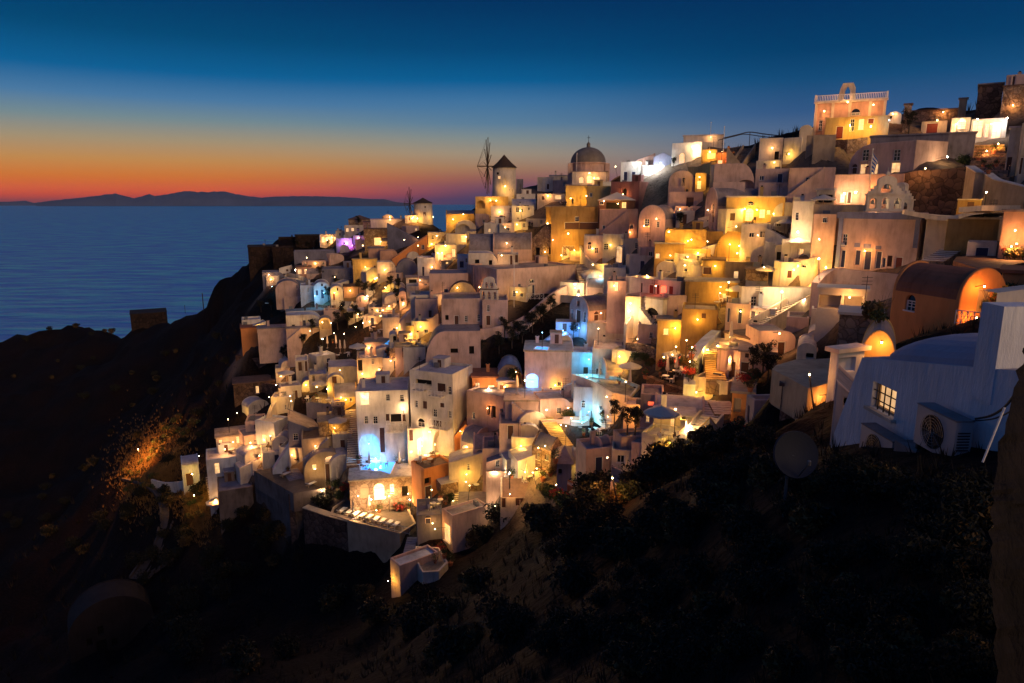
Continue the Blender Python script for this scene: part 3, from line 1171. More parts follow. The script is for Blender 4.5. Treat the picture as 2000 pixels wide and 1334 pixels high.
H('white illuminated captain house with arched fanlight on the skyline', (715, 975, 1150), (535, 340), 'La782-832:440-528 La895-970:365-530', mat='white', d=142, a=25, deep=8, name='captain_house')
H('white parapet band above the illuminated captain house', (820, 1165), (342, 290), '', mat='white', d=146, deep=4, roof='F', name='upper_storey')
H('dark slope-roofed shed left of the captain house', (560, 720), (530, 432), '', mat='slate', d=148, deep=5, roof='gL')
H('pale pavilion with sloping wing on the skyline', (415, 575), (520, 440), '', mat='pink', d=152, deep=4, roof='dL', rise=1.5)
H('stepped white house lit cold white on the skyline', (275, 450), (680, 515), '', mat='white', d=152, deep=6)
H('brilliant white terrace restaurant with pillars', (455, 650), (640, 545), 'L480-520:570-635 L535-580:575-635 L595-640:570-630', mat='white', d=148, deep=5, name='restaurant', cat='restaurant')
H('yellow lit terrace house right of the captain house', (975, 1110), (520, 408), 'Q1030-1100:440-490', mat='yellow', d=138, deep=4)
H('orange lit cafe with brown awning roof on the skyline', (1110, 1250), (530, 440), 'L1120-1160:500-530 Q1190-1230:480-520', mat='orange', d=134, roof='F', rmat='rust', deep=4, name='cafe', cat='cafe')
wallpath('curved yellow lit ramp parapet below the captain house', [(860, 560, 138), (930, 560, 136), (1000, 540, 134), (1060, 515, 132)], drop=4, thick=0.4, mat='yellow')
H('brown vaulted house with a rounded hood under the captain house', (690, 915), (770, 590), '', roof='vL', mat='rose', d=130, deep=7)
H('lit yellow gap house between vault and stair wall', (920, 1015), (760, 610), 'L940-975:680-750', mat='yellow', d=128, deep=3)
H('mauve two storey block with dark shutters', (690, 985), (945, 775), 'V845-908:825-945', mat='rose', d=122, deep=5)
H('wine red square house with pointed arch window', (186, 434, 512), (900, 685), 'Xa292-328:745-808', mat='wine', d=140, deep=6)
H('yellow house with curved wall left of the wine red house', (-20, 186), (895, 725), 'W5-30:785-818', mat='yellow', d=146, deep=6)
H('brown restaurant pavilion with glowing window under the wine red house', (80, 400), (945, 850), 'L285-325:865-915 X150-270:870-935 W95-130:850-880', mat='wood', roof='h', rise=1.6, rmat='canvas', d=136, deep=5, name='pavilion', cat='pavilion')
H('long brown retaining house under the restaurant pavilion', (-330, 90), (1140, 905), 'D-210-165:1040-1100 W-120--85:990-1030', mat='ochre', d=138, deep=7)
H('broad brown retaining house right under the pavilion', (90, 420), (1140, 925), '', mat='pink', d=134, deep=6)
H('mauve house with rounded roof and two small windows', (425, 655, 750), (1195, 890), 'W482-524:1010-1075 W585-612:1035-1082 L672-700:930-1000', roof='vL', mat='rose', d=116, deep=5, rise=2.4)
H('grey vault running back behind the mauve house', (740, 900), (1000, 895), 'W765-800:1005-1065', roof='vR', mat='rose', d=120, deep=4)
H('large barrel vaulted cream house with ridge vents', (1000, 1100, 1655), (1060, 735), 'Da1060-1085:940-1040 Wa1068-1084:880-925', roof='vL', mat='rose', d=112, deep=10, a=62, rise=3.0)
H('glowing terrace facade of the barrel vaulted house', (1180, 1690), (1050, 825), 'Ga1360-1430:920-1030 Wa1380-1430:860-890 L1480-1530:930-1000 L1545-1575:935-970', mat='yellow', d=109, deep=3, roof='F', rmat='roofwhite')
H('cream block with brown window below the glowing terrace', (1110, 1185, 1330), (1140, 925), 'V1228-1270:962-1025', mat='cream', d=106, deep=4)
H('white terrace wall house left of the rising ramp', (1315, 1570), (1225, 1055), '', mat='white', d=102, deep=6)
H('tall cream block at the right end of the glowing terrace', (1755, 1835), (1060, 820), 'D1785-1810:970-1040', mat='cream', d=106, deep=5)
H('pale square tower house right of the glowing terrace', (1830, 1945), (1110, 850), 'W1850-1870:960-985', mat='white', d=104, deep=5)
H('white terrace house with crenellated parapet and pergola', (1520, 1960), (1330, 1215), 'L1620-1660:1285-1325 L1800-1850:1285-1330', mat='white', d=96, deep=6)
H('mustard coloured house with a sloping left shoulder', (655, 1010), (1330, 1100), '', mat='ochre', d=106, deep=6, roof='f')
H('mustard coloured house with long curved right slope', (1010, 1420), (1330, 1120), '', mat='ochre', d=106, deep=6, roof='QL', rise=3)
stairs('covered stairs down from the skyline with railing', 1190, 690, 1390, 400, 2.0, 124, 132, mat='sand', rim=0.7)
wallpath('white curved ramp wall across the slope below the terrace', [(1400, 1225), (1480, 1180), (1560, 1120), (1590, 1070)], drop=3, thick=0.5, mat='white')

# ================================================================ windmills, domed church, middle skyline
tile('C')
H('white cube houses behind the windmill with flat roofs', (760, 880), (470, 365), 'D830-850:415-455', mat='white', d=182, deep=5)
H('long cream house in front of the domed church terrace', (875, 1000), (460, 390), '', mat='rose', d=178, deep=5)
H('cream skyline house with a lit parapet left of the dome', (850, 995), (395, 355), '', mat='cream', d=186, deep=4, roof='F')
H('small dark-sided house right behind the large windmill', (605, 655), (470, 380), '', mat='slate', d=184, deep=5)
H('yellow terrace house with two people on its roof edge', (970, 1205), (585, 430), 'W1145-1172:478-512', mat='yellow', d=150, deep=6, roof='F')
H('cream upper wall left of the wine red house', (1210, 1310), (560, 400), '', mat='cream', d=152, deep=5)
H('white arched cafe under the large windmill', (300, 545), (605, 510), 'Na310-372:540-600 Na390-462:540-600', mat='yellow', d=172, deep=5, name='cafe', cat='cafe')
H('cream house cluster right of the windmill foot', (605, 745), (560, 490), 'W640-665:515-545', roof='f', mat='white', d=168, deep=5)
H('pale vaulted roof house below the windmill cafe', (570, 750), (605, 525), 'W655-700:570-600', roof='vR', mat='white', d=162, deep=5)
H('tiny kiosk houses with awnings before the domed church', (760, 965), (540, 490), 'L890-940:500-530 D790-815:505-535', mat='cream', d=160, deep=4, name='kiosk_row', cat='kiosk')
H('white house with round window below the windmill cafe', (415, 570), (700, 580), 'Wa470-525:650-680 W548-568:595-625', mat='white', d=160, deep=5)
H('white house with slit windows below the pale vault', (570, 735), (660, 580), 'W600-625:590-625 W640-655:600-625 W690-705:590-610', mat='white', d=158, deep=5)
H('yellow lit vaulted house on the left ridge', (150, 305), (790, 690), 'Na160-260:700-780', roof='vL', mat='cream', d=170, deep=8)
H('bright yellow parapet house on the left ridge', (80, 300), (690, 610), '', mat='yellow', d=178, deep=6, roof='gR', rise=1.0, rmat='slate')
H('slope-roofed house with grey tiles on the left ridge', (290, 420), (690, 610), '', mat='yellow', d=174, deep=5, roof='gR', rise=1.4, rmat='slate')
H('white cube with brown sill roof in the middle of the ridge', (365, 590), (805, 710), '', mat='white', d=152, deep=5)
H('white church with two grey barrel vaults', (252, 555), (930, 790), '', roof='vR', mat='roofgrey', rmat='roofgrey', d=142, deep=8, rise=3.6, name='vaulted_church', cat='church')
H('second brown barrel vault of the white church', (430, 722), (940, 780), roof='vR', mat='rose', rmat='roofgrey', d=141, deep=7, rise=3.4, name='vaulted_church', cat='church')
H('ruined rubble house with two dark windows and broken gable', (722, 930, 1010), (1010, 715), 'X742-778:890-960 X845-870:890-940', roof='gL', mat='rubble', d=139, deep=6, rise=3, name='ruined_house', cat='ruin')
H('white house with two square windows left of the ruined house', (248, 465), (1130, 930), 'X297-328:980-1022 X400-424:985-1020', roof='QL', rise=2, mat='white', d=132, deep=6)
H('white block with tall shutters before the ruined house', (465, 620), (1055, 940), 'D555-578:900-1040 V595-620:945-1000', mat='white', d=133, deep=5)
H('ochre ruined palace wall with arched recess', (822, 1240), (785, 590), 'N910-1010:660-770 X935-962:685-725 V1058-1108:685-745', mat='ochre', d=146, deep=6, roof='F', rmat='floor', name='palace_wall')
H('white cube house with a lit arch beside the yellow steps', (1105, 1250), (985, 800), 'Wa1135-1165:850-900 W1185-1215:890-930', mat='white', d=132, deep=5)
H('grey roof house with round water tank', (1245, 1400), (960, 790), 'W1255-1290:860-905', mat='white', d=130, deep=6)
H('white drum-shaped house with curved wall', (1390, 1490), (860, 740), '', mat='white', d=134, deep=5)
H('tall narrow vaulted chapel with yellow lit doorway', (1340, 1395, 1480), (1010, 870), 'Ga1345-1390:880-1000', roof='vL', mat='white', d=126, deep=6, name='chapel', cat='chapel')
wallpath('curving yellow lit stair wall below the palace', [(1060, 800), (1075, 880), (1110, 950), (1180, 1005), (1290, 1010)], drop=5, thick=0.5, mat='cream')
stairs('yellow lit steps beside the ochre palace', 1010, 890, 985, 780, 3, 138, 145, mat='cream', n=8)
stairs('narrow lit steps curling down to the blue chapel', 1130, 1150, 1090, 1010, 2.6, 120, 132, mat='cream', n=12)
wallpath('parapet with stone rubble behind the long curved wall', [(470, 1030, 134), (620, 1050, 133), (840, 1045, 133), (1040, 1010, 134)], drop=4, thick=0.6, mat='rubble')
H('turquoise lit little chapel beside the steps', (1170, 1245), (1165, 1060), 'Ea1185-1240:1095-1160', roof='f', mat='bluewhite', d=122, deep=4, name='chapel', cat='chapel')
H('white block with a lit tall window', (1250, 1415), (1230, 1040), 'L1335-1365:1150-1215', mat='white', d=114, deep=5)
wallpath('wavy white wall above the lit window block', [(1260, 1060, 118), (1340, 1070, 118), (1430, 1030, 119), (1525, 985, 120)], drop=6, thick=0.5, mat='white')
H('cream block with curved eave beside the lit window', (1412, 1530), (1260, 1110), '', mat='cream', d=108, deep=5)
H('terrace house with people and orange lights on the left ridge', (0, 160), (1000, 870), 'G20-60:930-990 Q80-120:940-985 L125-150:900-960', mat='cream', d=160, deep=5, name='restaurant', cat='restaurant')
H('blue-grey cube houses below the left ridge restaurant', (165, 250), (1060, 950), 'B180-215:990-1040 W225-240:970-1000', mat='bluewhite', d=148, deep=5)
H('long cream ridge wall house with yellow glow', (80, 235), (880, 790), 'L195-235:800-850', mat='cream', d=166, deep=4)

tile('D')
H('cream house at the far end under the small windmill', (1130, 1215), (315, 265), 'D1170-1190:275-305', roof='vL', mat='cream', d=232, deep=8)
H('long pale terrace wall left of the small windmill', (1045, 1300), (345, 300), '', mat='cream', d=226, deep=5, roof='F')
H('small white blocks at the windmill door', (1300, 1385), (315, 270), 'D1328-1338:280-305', mat='cream', d=224, deep=4)
H('dark thatched house at the far left end of the ridge', (880, 1045), (345, 300), '', mat='rubble', roof='h', rmat='roofbrown', rise=1.5, d=246, deep=7)
H('pale house with little lit windows below the thatched house', (850, 1010), (395, 345), 'L860-880:365-390 L900-920:362-385 W940-960:362-385', mat='cream', d=240, deep=5)
H('cream hotel with glowing veranda on the left ridge', (668, 825), (490, 412), 'G710-760:430-480 L770-800:430-480 L680-700:430-470', mat='cream', d=248, deep=5)
H('tall cream block behind the purple lit terrace', (785, 850), (440, 385), '', mat='cream', d=244, deep=5)
H('purple lit terrace house', (790, 910), (525, 440), 'W840-860:470-510', mat='bluewhite', d=232, deep=4)
H('purple lit little wall beside the purple terrace', (915, 990), (465, 420), '', mat='bluewhite', d=234, deep=3)
H('rubble retaining house with curved top above the purple terrace', (990, 1240), (370, 320), '', mat='rubble', d=226, deep=6, roof='F')
H('brown slatted house with greenish lit doorway', (1000, 1230), (500, 372), 'L1070-1165:435-490', mat='rubble', d=214, deep=6, roof='F')
H('long dark-blue slope roof house right of the greenish doorway', (1170, 1600), (490, 330), '', mat='slate', roof='eL', rise=9, rmat='slate', d=206, deep=7)
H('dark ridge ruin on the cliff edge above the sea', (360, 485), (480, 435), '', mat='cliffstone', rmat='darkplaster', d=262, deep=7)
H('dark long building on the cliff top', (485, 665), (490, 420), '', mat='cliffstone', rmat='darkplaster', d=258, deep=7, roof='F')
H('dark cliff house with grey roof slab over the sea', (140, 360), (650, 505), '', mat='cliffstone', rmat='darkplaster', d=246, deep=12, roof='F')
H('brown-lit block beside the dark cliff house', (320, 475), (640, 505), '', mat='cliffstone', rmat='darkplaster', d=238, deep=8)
H('long slate-blue wall with white pergola posts', (478, 780), (640, 535), '', mat='slate', d=218, deep=7)
H('low cream wall with plants below the white pergola', (535, 715), (660, 612), '', mat='rose', d=206, deep=4)
H('orange veranda house with brown canopy', (490, 605), (715, 655), 'L500-530:670-705 L550-590:670-705', mat='pink', roof='F', rmat='roofbrown', d=200, deep=4)
H('low blue vault at the edge of the dark slope', (240, 400), (745, 690), '', roof='QL', mat='slate', d=202, deep=6, rise=1.5)
terrace('glowing cream terrace with curved rim on the left slope', [(400, 745), (560, 790), (575, 760), (500, 730), (420, 715)], d=190, skirt=3, wmat='cream', rim=0.8)
H('large slate blue cube house with chimney block', (685, 1000), (790, 665), 'W885-905:705-735', mat='slate', roof='f', d=180, deep=8)
H('white vaulted house left of the turquoise facades', (340, 520), (890, 755), 'Wa490-500:780-810', roof='vL', mat='rose', d=172, deep=7)
H('turquoise lit house with gabled arch and dark door', (625, 745), (905, 765), 'X675-688:778-798 B632-655:825-865 B670-698:820-888 B715-735:825-860', roof='vL', mat='bluewhite', d=164, deep=7)
H('pale turquoise wing left of the arched facade', (525, 628), (905, 790), 'W575-585:810-840', mat='bluewhite', d=166, deep=6)
H('small white vaulted chapel with red door', (748, 842), (912, 795), 'R762-780:850-900 X792-802:808-832', roof='vL', mat='white', d=160, deep=7, name='chapel', cat='chapel')
wallpath('dark curved pergola terrace edge below the turquoise house', [(355, 885), (500, 900), (620, 930), (770, 940)], drop=4, thick=0.6, mat='rubble')
H('yellow lit curved courtyard wall', (915, 1095), (745, 600), 'D1065-1085:640-695', mat='yellow', d=176, deep=3, roof='F', rmat='yellow')
H('brown stepped house above the yellow courtyard', (1030, 1150), (610, 515), '', mat='pink', d=190, deep=5, roof='F')
H('brown house with diagonal wall next to the ochre slope house', (1115, 1250), (610, 530), '', mat='pink', roof='QL', d=186, deep=5, rise=2)
H('long ochre house with rising roofline and window', (1205, 1470), (600, 420), 'W1420-1445:490-520 X1245-1262:490-530', roof='dL', rise=6.0, mat='orange', d=180, deep=5, rmat='roofgrey')
H('cream wall with glow right of the long ochre house', (1470, 1610), (470, 395), '', mat='cream', d=184, deep=5)
H('white blocks with dark doorways below the ridge restaurant', (1395, 1650), (725, 585), 'B1425-1445:650-720 W1500-1520:640-670', mat='bluewhite', d=160, deep=6)
H('wide domed rubble vault in the middle of the left slope', (1230, 1400), (700, 600), '', roof='vL', mat='slate', d=166, deep=6, rise=3)
H('cream lit wall curving round the rubble vault', (1095, 1235), (740, 615), 'D1100-1112:700-740', mat='cream', roof='QL', d=168, deep=4, rise=2)
H('small grey pergola house beside the stairs', (1310, 1395), (830, 735), 'X1330-1385:745-800', mat='white', d=150, deep=4, roof='F', rmat='roofgrey')

# ================================================================ middle and left slope
BALC = []
tile('M')
H('pale house with steep blue roof in the left lanes', (490, 605, 690), (905, 800), 'W500-515:860-900', roof='gR', rise=2.0, mat='cream', rmat='slate', d=158, deep=6, a=40)
H('white pergola cafe in the left lanes', (600, 755), (970, 890), 'X615-650:905-960 L665-740:900-955', mat='cream', d=152, deep=4, roof='F', name='cafe', cat='cafe')
H('mauve arched shed behind the sparkling lamp', (680, 800), (840, 735), 'D710-722:740-790', roof='vL', mat='rose', d=160, deep=6)
H('brown flat-roofed shed right of the sparkling lamp', (800, 960), (940, 850), '', mat='cream', d=150, deep=5, rmat='roofgrey')
H('long brown-roofed low house above the left lanes', (560, 790), (760, 650), '', mat='pink', roof='F', rmat='roofbrown', d=166, deep=5)
H('vaulted white house right of the steep stairs', (1100, 1170), (800, 690), 'N1110-1140:750-790', roof='vL', mat='rose', d=140, deep=7)
H('dark cypress-side white wall with pergola posts', (1170, 1290), (730, 640), '', mat='white', d=142, deep=5)
H('large white stepped house with blue roof', (1395, 1775), (770, 520), '', mat='rose', roof='eL', rise=-0.0001, rmat='slate', d=128, deep=8)
H('white middle step of the large stepped house', (1210, 1410), (905, 730), '', mat='white', d=128, deep=6)
H('cream block with sloping skirt under the stepped house', (1255, 1480), (980, 770), '', mat='rose', d=124, deep=6)
H('bright yellow-white wall with steps up beside pool terrace', (940, 1110), (1130, 950), '', mat='cream', d=132, deep=5)
H('tall lit cream wall rising behind the pool terrace', (1100, 1260), (1060, 850), '', roof='dL', rise=3.0, mat='cream', d=131, deep=4)
H('mauve chapel roof house with bell gable and four doors', (1515, 1910), (1055, 765), 'X1548-1580:928-978 D1636-1682:930-1055 W1735-1768:935-990 W1860-1890:920-985 W1955-1980:830-890', mat='rose', d=114, deep=8, name='church', cat='church')
H('cream church wing with door and two windows', (1910, 2160), (1030, 780), 'D1945-1992:930-1025 W1955-1982:828-890 D2080-2115:935-990', mat='rose', d=113, deep=7, name='church_wing', cat='church')
H('brown dome-like vault behind the bell gable', (1575, 1860), (770, 605), '', roof='vL', mat='sand', d=124, deep=7, rise=3.0, rmat='roofbrown')
H('big round-cornered white house with double gate', (1355, 1895), (1400, 1085), 'X1600-1672:1255-1300 P1600-1672:1302-1400 X1782-1830:1232-1310', roof='qL', rise=5.5, mat='rose', d=107, deep=8, a=0)
H('white pool house with flat terrace and turquoise pool', (760, 960, 1005), (1340, 1200), '', mat='rose', d=120, deep=6, roof='F', rmat='floor', a=15)
H('cream stair terrace house under the yellow kiosk', (1060, 1360), (1400, 1240), '', mat='rose', d=112, deep=6, roof='F', rmat='floor')
H('yellow glowing kiosk on the stair terrace', (1165, 1245), (1180, 1030), 'G1180-1235:1090-1170', mat='yellow', d=117, deep=3, name='kiosk', cat='kiosk')
H('arched oven-like cream gateway left of the kiosk', (1005, 1080), (1250, 1110), 'Xa1040-1075:1130-1240', roof='vL', mat='cream', d=116, deep=4, name='gateway', cat='gateway')
H('white cube left of the wooden awning in the lanes', (0, 360), (1050, 925), 'X50-80:1020-1045 B155-190:975-1045 X240-260:985-1040', roof='QL', rise=3, mat='white', d=150, deep=6)
H('cream scalloped arch wall beside white cube', (320, 440), (1080, 950), 'Na335-425:970-1070', roof='vL', mat='sand', d=146, deep=4)
H('long cream garden wall on the dark slope', (0, 320), (1160, 1055), '', mat='rose', d=148, deep=3, roof='F')
H('low white shed with flat roof on the left slope', (0, 170), (985, 905), '', mat='roofgrey', d=158, deep=5, roof='F')
H('slate flat-roofed shed above the white cube', (200, 440), (965, 890), mat='slate', d=158, deep=5, roof='F')
H('small mauve shed left of the dark trees', (365, 530), (960, 880), 'W485-500:930-965', mat='rose', d=155, deep=4)
tile('D')
H('striped white shed at the left brink of the village', (88, 230), (1105, 1045), '', mat='white', d=164, deep=5)
H('orange-lit retaining house at the left brink', (85, 205), (1215, 1108), '', mat='orange', d=160, deep=6, roof='F')
H('mauve retaining wall house over the dark gully', (205, 640), (1170, 1105), '', mat='rose', d=154, deep=4, roof='F')

tile('M')
stairs('steep narrow lit stairs in the left lanes', 985, 900, 980, 680, 2.2, 142, 156, mat='cream', n=16)
stairs('short bright steps under the yellow kiosk', 1210, 1245, 1210, 1185, 7, 112, 116, mat='cream', n=5)
wallpath('white wall sweeping below the church to the lit steps', [(1480, 905, 116), (1400, 960, 117), (1270, 960, 120)], drop=4, thick=0.5, mat='rose')

tile('I')
H('long white wall house with curved end and blue door', (468, 710, 1350), (300, 25), 'X900-925:165-190 B965-1022:152-262 W975-1015:105-135', mat='rose', d=120, deep=9, a=62)
wallpath('long white curving parapet sweeping up to the lit steps', [(480, 520, 110), (620, 510, 111), (800, 470, 112), (950, 400, 113), (1060, 310, 115), (1180, 215, 118), (1290, 155, 121), (1350, 160, 122)], drop=4.5, thick=0.5, mat='rose', tp=False)
H('white house with barrel roof and arched brown windows', (1300, 1450, 1700), (500, 255), 'D1352-1390:355-490 W1310-1328:350-435 W1412-1432:372-455 X1360-1382:280-325 Da1503-1542:368-452 Da1614-1648:358-438', roof='vL', mat='rose', d=106, deep=9, rise=2.2, a=50)
H('cream block with small square window below the arched windows', (1440, 1665), (670, 460), 'W1618-1648:480-545 D1678-1712:590-650', mat='cream', d=103, deep=6)
H('cream house with curved right shoulder and red window', (1665, 1822), (670, 470), 'R1678-1714:590-650', roof='qL', rise=1.2, mat='cream', d=102, deep=6)
H('blue lit wall behind the small arched dome', (1188, 1405), (560, 455), '', mat='bluewhite', d=108, deep=3)
H('blue lit courtyard with small vaulted kiln', (1208, 1335), (700, 562), '', roof='vL', mat='white', d=104, deep=6, rise=2.4)
wallpath('light blue rising wall beside the green slope', [(1045, 655, 106), (1120, 590, 107), (1190, 540, 108)], drop=3, thick=0.4, mat='bluewhite')
H('tall cream bastion with blue glowing arch and dark doors', (935, 1315), (1080, 695), 'Ea945-1050:875-1005 D1136-1166:985-1075 R1190-1246:995-1130 D1270-1304:1005-1098 W1200-1235:942-978', mat='rose', d=97, deep=7, roof='F', rmat='floor')
H('blue lit recessed house right of the tall bastion', (1315, 1490), (925, 700), '', mat='bluewhite', d=99, deep=4)
H('white house with long curved roof and two doors', (1480, 1890), (960, 675), 'D1515-1565:830-920 R1592-1660:840-965 X1615-1648:785-820 B1805-1832:865-960', mat='white', d=95, deep=7)
terrace('dining terrace with dark parapet and little tables', [(1320, 905), (1480, 960), (1650, 1060), (1800, 1090), (1876, 1000), (1700, 925), (1480, 900)], d=94, skirt=5, wmat='white', rim=0.5, tp=False)
H('turquoise lit house front with small arched window', (1330, 1590), (1250, 985), 'Wa1398-1430:1095-1150 B1472-1492:1175-1290 R1498-1530:1180-1300 W1505-1525:1142-1175', mat='bluewhite', d=90, deep=5)
H('cream corner house lit by orange lamps', (1590, 1700), (1220, 1060), 'Q1620-1660:1180-1215', mat='cream', d=90, deep=4)
H('whitewashed vault with plants behind the lit terrace', (700, 925), (960, 800), '', roof='vL', mat='sand', rmat='roofwhite', d=102, deep=7, rise=3)
H('cream terrace house with glowing doorway', (510, 720), (1080, 905), 'L535-572:950-1010 G640-690:970-1050 X725-780:965-1050', mat='orange', d=101, deep=5, roof='F')
H('low brown house with wooden gate right of glowing doorway', (715, 880), (1040, 940), 'D725-785:965-1040', mat='cream', d=100, deep=4, roof='F')
H('white corner house with recessed balcony windows', (465, 780, 1000), (1290, 1060), 'X630-655:1135-1215 X665-700:1140-1240 X740-765:1165-1230 W510-530:1190-1240 W480-490:1165-1210', mat='rose', d=95, deep=7, a=30)
H('tall white hotel block with roof terrace and balconies', (15, 360, 520), (1480, 880), 'W45-65:1095-1145 V110-140:1100-1160 W190-222:1165-1225 W315-340:1180-1235 V250-280:1115-1150 Wa65-122:1240-1305 W310-340:980-1045 V228-290:955-1020 X50-178:925-965 D190-260:1250-1320', mat='white', d=97, deep=8, a=28, name='hotel', cat='hotel')
BALC.append(('tall white hotel block', 'I', (180, 330), (1325, 1255)))
BALC.append(('tall white hotel block', 'I', (175, 285), (1062, 1020)))
BALC.append(('tall white hotel block', 'I', (45, 140), (1030, 975)))
tile('J')
H('white hotel block with blue pool cave below', (192, 578), (760, 240), 'Na200-348:565-758 V352-386:518-700 V395-420:415-465 X430-510:415-478 D515-545:415-470 W395-425:268-315 W500-530:270-318 W235-262:430-485 W300-335:432-485 L205-270:255-345', mat='white', d=100, deep=8, a=4, name='hotel', cat='hotel')
BALC.append(('white hotel block with blue pool', 'J', (402, 525), (540, 478)))
H('lower hotel storey with lit arched entrance', (560, 740), (745, 520), 'Ga625-695:590-715 D565-600:515-600 D705-735:535-605 Wa630-682:450-510', mat='cream', d=99, deep=3, name='hotel', cat='hotel')
H('round-arched alcove wall right of the lit entrance', (740, 900), (730, 535), 'Na755-890:550-680', roof='qL', rise=3, mat='cream', d=98, deep=4)
H('orange lit gable between hotel and blue vault', (905, 1075), (620, 490), '', roof='gL', rise=1.8, mat='orange', d=97, deep=4)
H('low blue vaulted roof with glowing lunette', (950, 1060, 1200), (770, 545), 'La960-1018:648-695', roof='vR', mat='rose', rmat='slate', d=94, deep=7, a=40, rise=2)
H('rounded brown vault with dark arched opening', (1045, 1235), (770, 600), 'Xa1060-1140:640-730', roof='vR', mat='rose', d=92, deep=5, rise=1.5)
H('cream courtyard house with wavy wall and lit niche', (865, 1130), (960, 700), 'W1000-1020:785-830 D1060-1070:790-860', mat='cream', d=91, deep=4, roof='dL', rise=1.5)
H('pinkish lit house front with doors and windows', (1115, 1290), (900, 670), 'G1165-1190:810-880 D1200-1225:820-890 X1215-1240:760-800', mat='rose', d=88, deep=5)
H('orange-brown house with square windows below hotel', (590, 685, 900), (1100, 825), 'X685-730:890-940 D685-738:950-1070 L830-882:1005-1065', mat='orange', d=90, deep=6, a=62, rmat='roofbrown')
H('stone pool bar with lit arches and white door', (130, 590), (1050, 900), 'Pa205-268:935-1040 Ga305-385:930-1055 L425-455:935-1000 X515-560:950-1030', mat='rubble', d=94, deep=5, roof='F', rmat='floor', name='pool_bar', cat='bar')
terrace('hotel pool deck with zigzag pattern paving', [(205, 840), (470, 860), (760, 800), (820, 740), (700, 720), (560, 720), (400, 700), (350, 690)], d=97, skirt=3, mat='floor', wmat='rubble', tp=True)
terrace('long sunbathing deck along the cliff edge', [(-20, 1175), (160, 1230), (330, 1270), (500, 1315), (620, 1240), (560, 1110), (330, 1090), (100, 1050), (0, 1120)], d=92, skirt=7, mat='deck', wmat='sand', rim=0.25)
H('cream house corner behind the blue terrace wall', (1245, 1420), (1120, 975), 'L1255-1285:990-1080 V1380-1410:1000-1050', mat='cream', d=82, deep=5)
stairs('zebra-striped steps beside the orange-brown house', 945, 1100, 940, 960, 2.4, 88, 92, mat='white', n=9)
stairs('narrow white striped steps rising left of hotel', 160, 800, 165, 380, 2.3, 98, 112, mat='cream', n=26)
stairs('curved white steps behind orange-brown house', 870, 930, 790, 830, 2.6, 90, 94, mat='white', n=8)

tile('L')
H('cream house with balcony left of the striped steps', (715, 990), (720, 605), mat='sand', d=104, deep=6, roof='f', rmat='roofbrown')
H('brown timber terrace house with white lattice panel', (810, 990), (605, 515), '', mat='rubble', d=106, deep=5, roof='F', rmat='floor')
H('vaulted cream house with arched fanlight and sunbeds', (730, 985), (915, 690), 'D845-930:755-860 La845-905:715-745 L770-795:762-785', roof='vL', mat='sand', rise=3.0, d=101, deep=6)
H('long blue roofed house left of the brown timber terrace', (640, 815), (680, 500), 'W660-690:585-620 E760-780:617-637', mat='slate', d=108, deep=7, roof='eL', rise=2.5)
H('white house with small lit window in the left cluster', (450, 560, 640), (690, 520), 'L478-500:590-635 D510-525:630-680 W530-545:600-620', mat='bluewhite', d=112, deep=5, a=40)
H('yellow lit vault with small dark window', (895, 1035), (440, 310), 'W930-945:320-365 W985-1000:370-390', roof='vR', mat='yellow', rmat='slate', d=114, deep=5, rise=2)
H('cream round gable house in front of grey roof', (860, 960), (360, 245), 'V885-910:228-275 W930-945:320-360', roof='vL', mat='cream', d=117, deep=6)
H('cream vault house with brown roof above yellow vault', (870, 1070), (340, 195), 'D885-910:228-275', roof='QL', rise=2, mat='cream', d=120, deep=6)
H('lit terrace house with white table at left lanes', (755, 862), (330, 240), 'N770-785:240-275', mat='cream', d=124, deep=5)
H('cream stepped house under the sparkling tavern', (680, 755), (300, 160), 'D725-755:150-210 V690-710:170-220', mat='cream', d=128, deep=5, roof='f')
H('tall white building with small square window by the pool house', (1035, 1190), (300, 145), 'X1035-1060:145-215 W1112-1128:152-180', mat='cream', d=116, deep=6)
H('white building above it with turquoise pool edge', (1075, 1190), (150, 55), '', mat='rose', d=120, deep=5)
terrace('orange glowing restaurant terrace with a curved edge', [(735, 415), (900, 425), (905, 365), (800, 355)], d=115, skirt=4, mat='floor', wmat='slate', rim=0.4)
wallpath('long yellow lit stair parapet running down the left edge', [(640, 310, 122), (600, 350, 120), (560, 400, 118), (530, 460, 116), (490, 515, 115)], drop=3.5, thick=0.7, mat='cream')
H('small white hut with dark door on the left slope', (25, 125), (890, 740), 'D38-82:812-885', roof='vR', rise=0.8, mat='bluewhite', d=122, deep=5, name='hut', cat='hut')
wallpath('low white wall running from the hut to the lone lamp', [(-165, 850, 131), (-90, 868, 129), (0, 862, 126), (25, 850, 124)], drop=2.2, thick=0.4, mat='white')
H('lit terrace cottage with wooden deck at far left cluster', (220, 400), (690, 600), 'L230-250:620-650 G330-360:600-640 L375-395:590-640', mat='cream', d=116, deep=5, roof='F', rmat='floor', name='tavern', cat='tavern')
H('white step-roofed house below the lit terrace cottage', (170, 430), (880, 720), 'G205-235:755-815 X225-275:840-910', mat='bluewhite', d=112, deep=6, roof='f', rmat='roofwhite')
H('low mauve hall with dark flat roof at cluster foot', (235, 435), (1040, 905), '', mat='dimwall', d=106, deep=7, rmat='slate')
stairs('rough lit steps beside the white step-roofed house', 210, 1000, 180, 830, 1.6, 112, 118, mat='cream', n=12)
wallpath('tall bastion wall with brown stains below the sun terrace', [(432, 800, 107), (500, 850, 104), (580, 905, 100), (665, 935, 97)], drop=15, thick=1.2, mat='dimwall', cap='roofgrey')
wallpath('dark inner return of the tall bastion wall', [(668, 936, 97), (715, 930, 100)], drop=13, thick=1.0, mat='darkrubble', smooth=False)
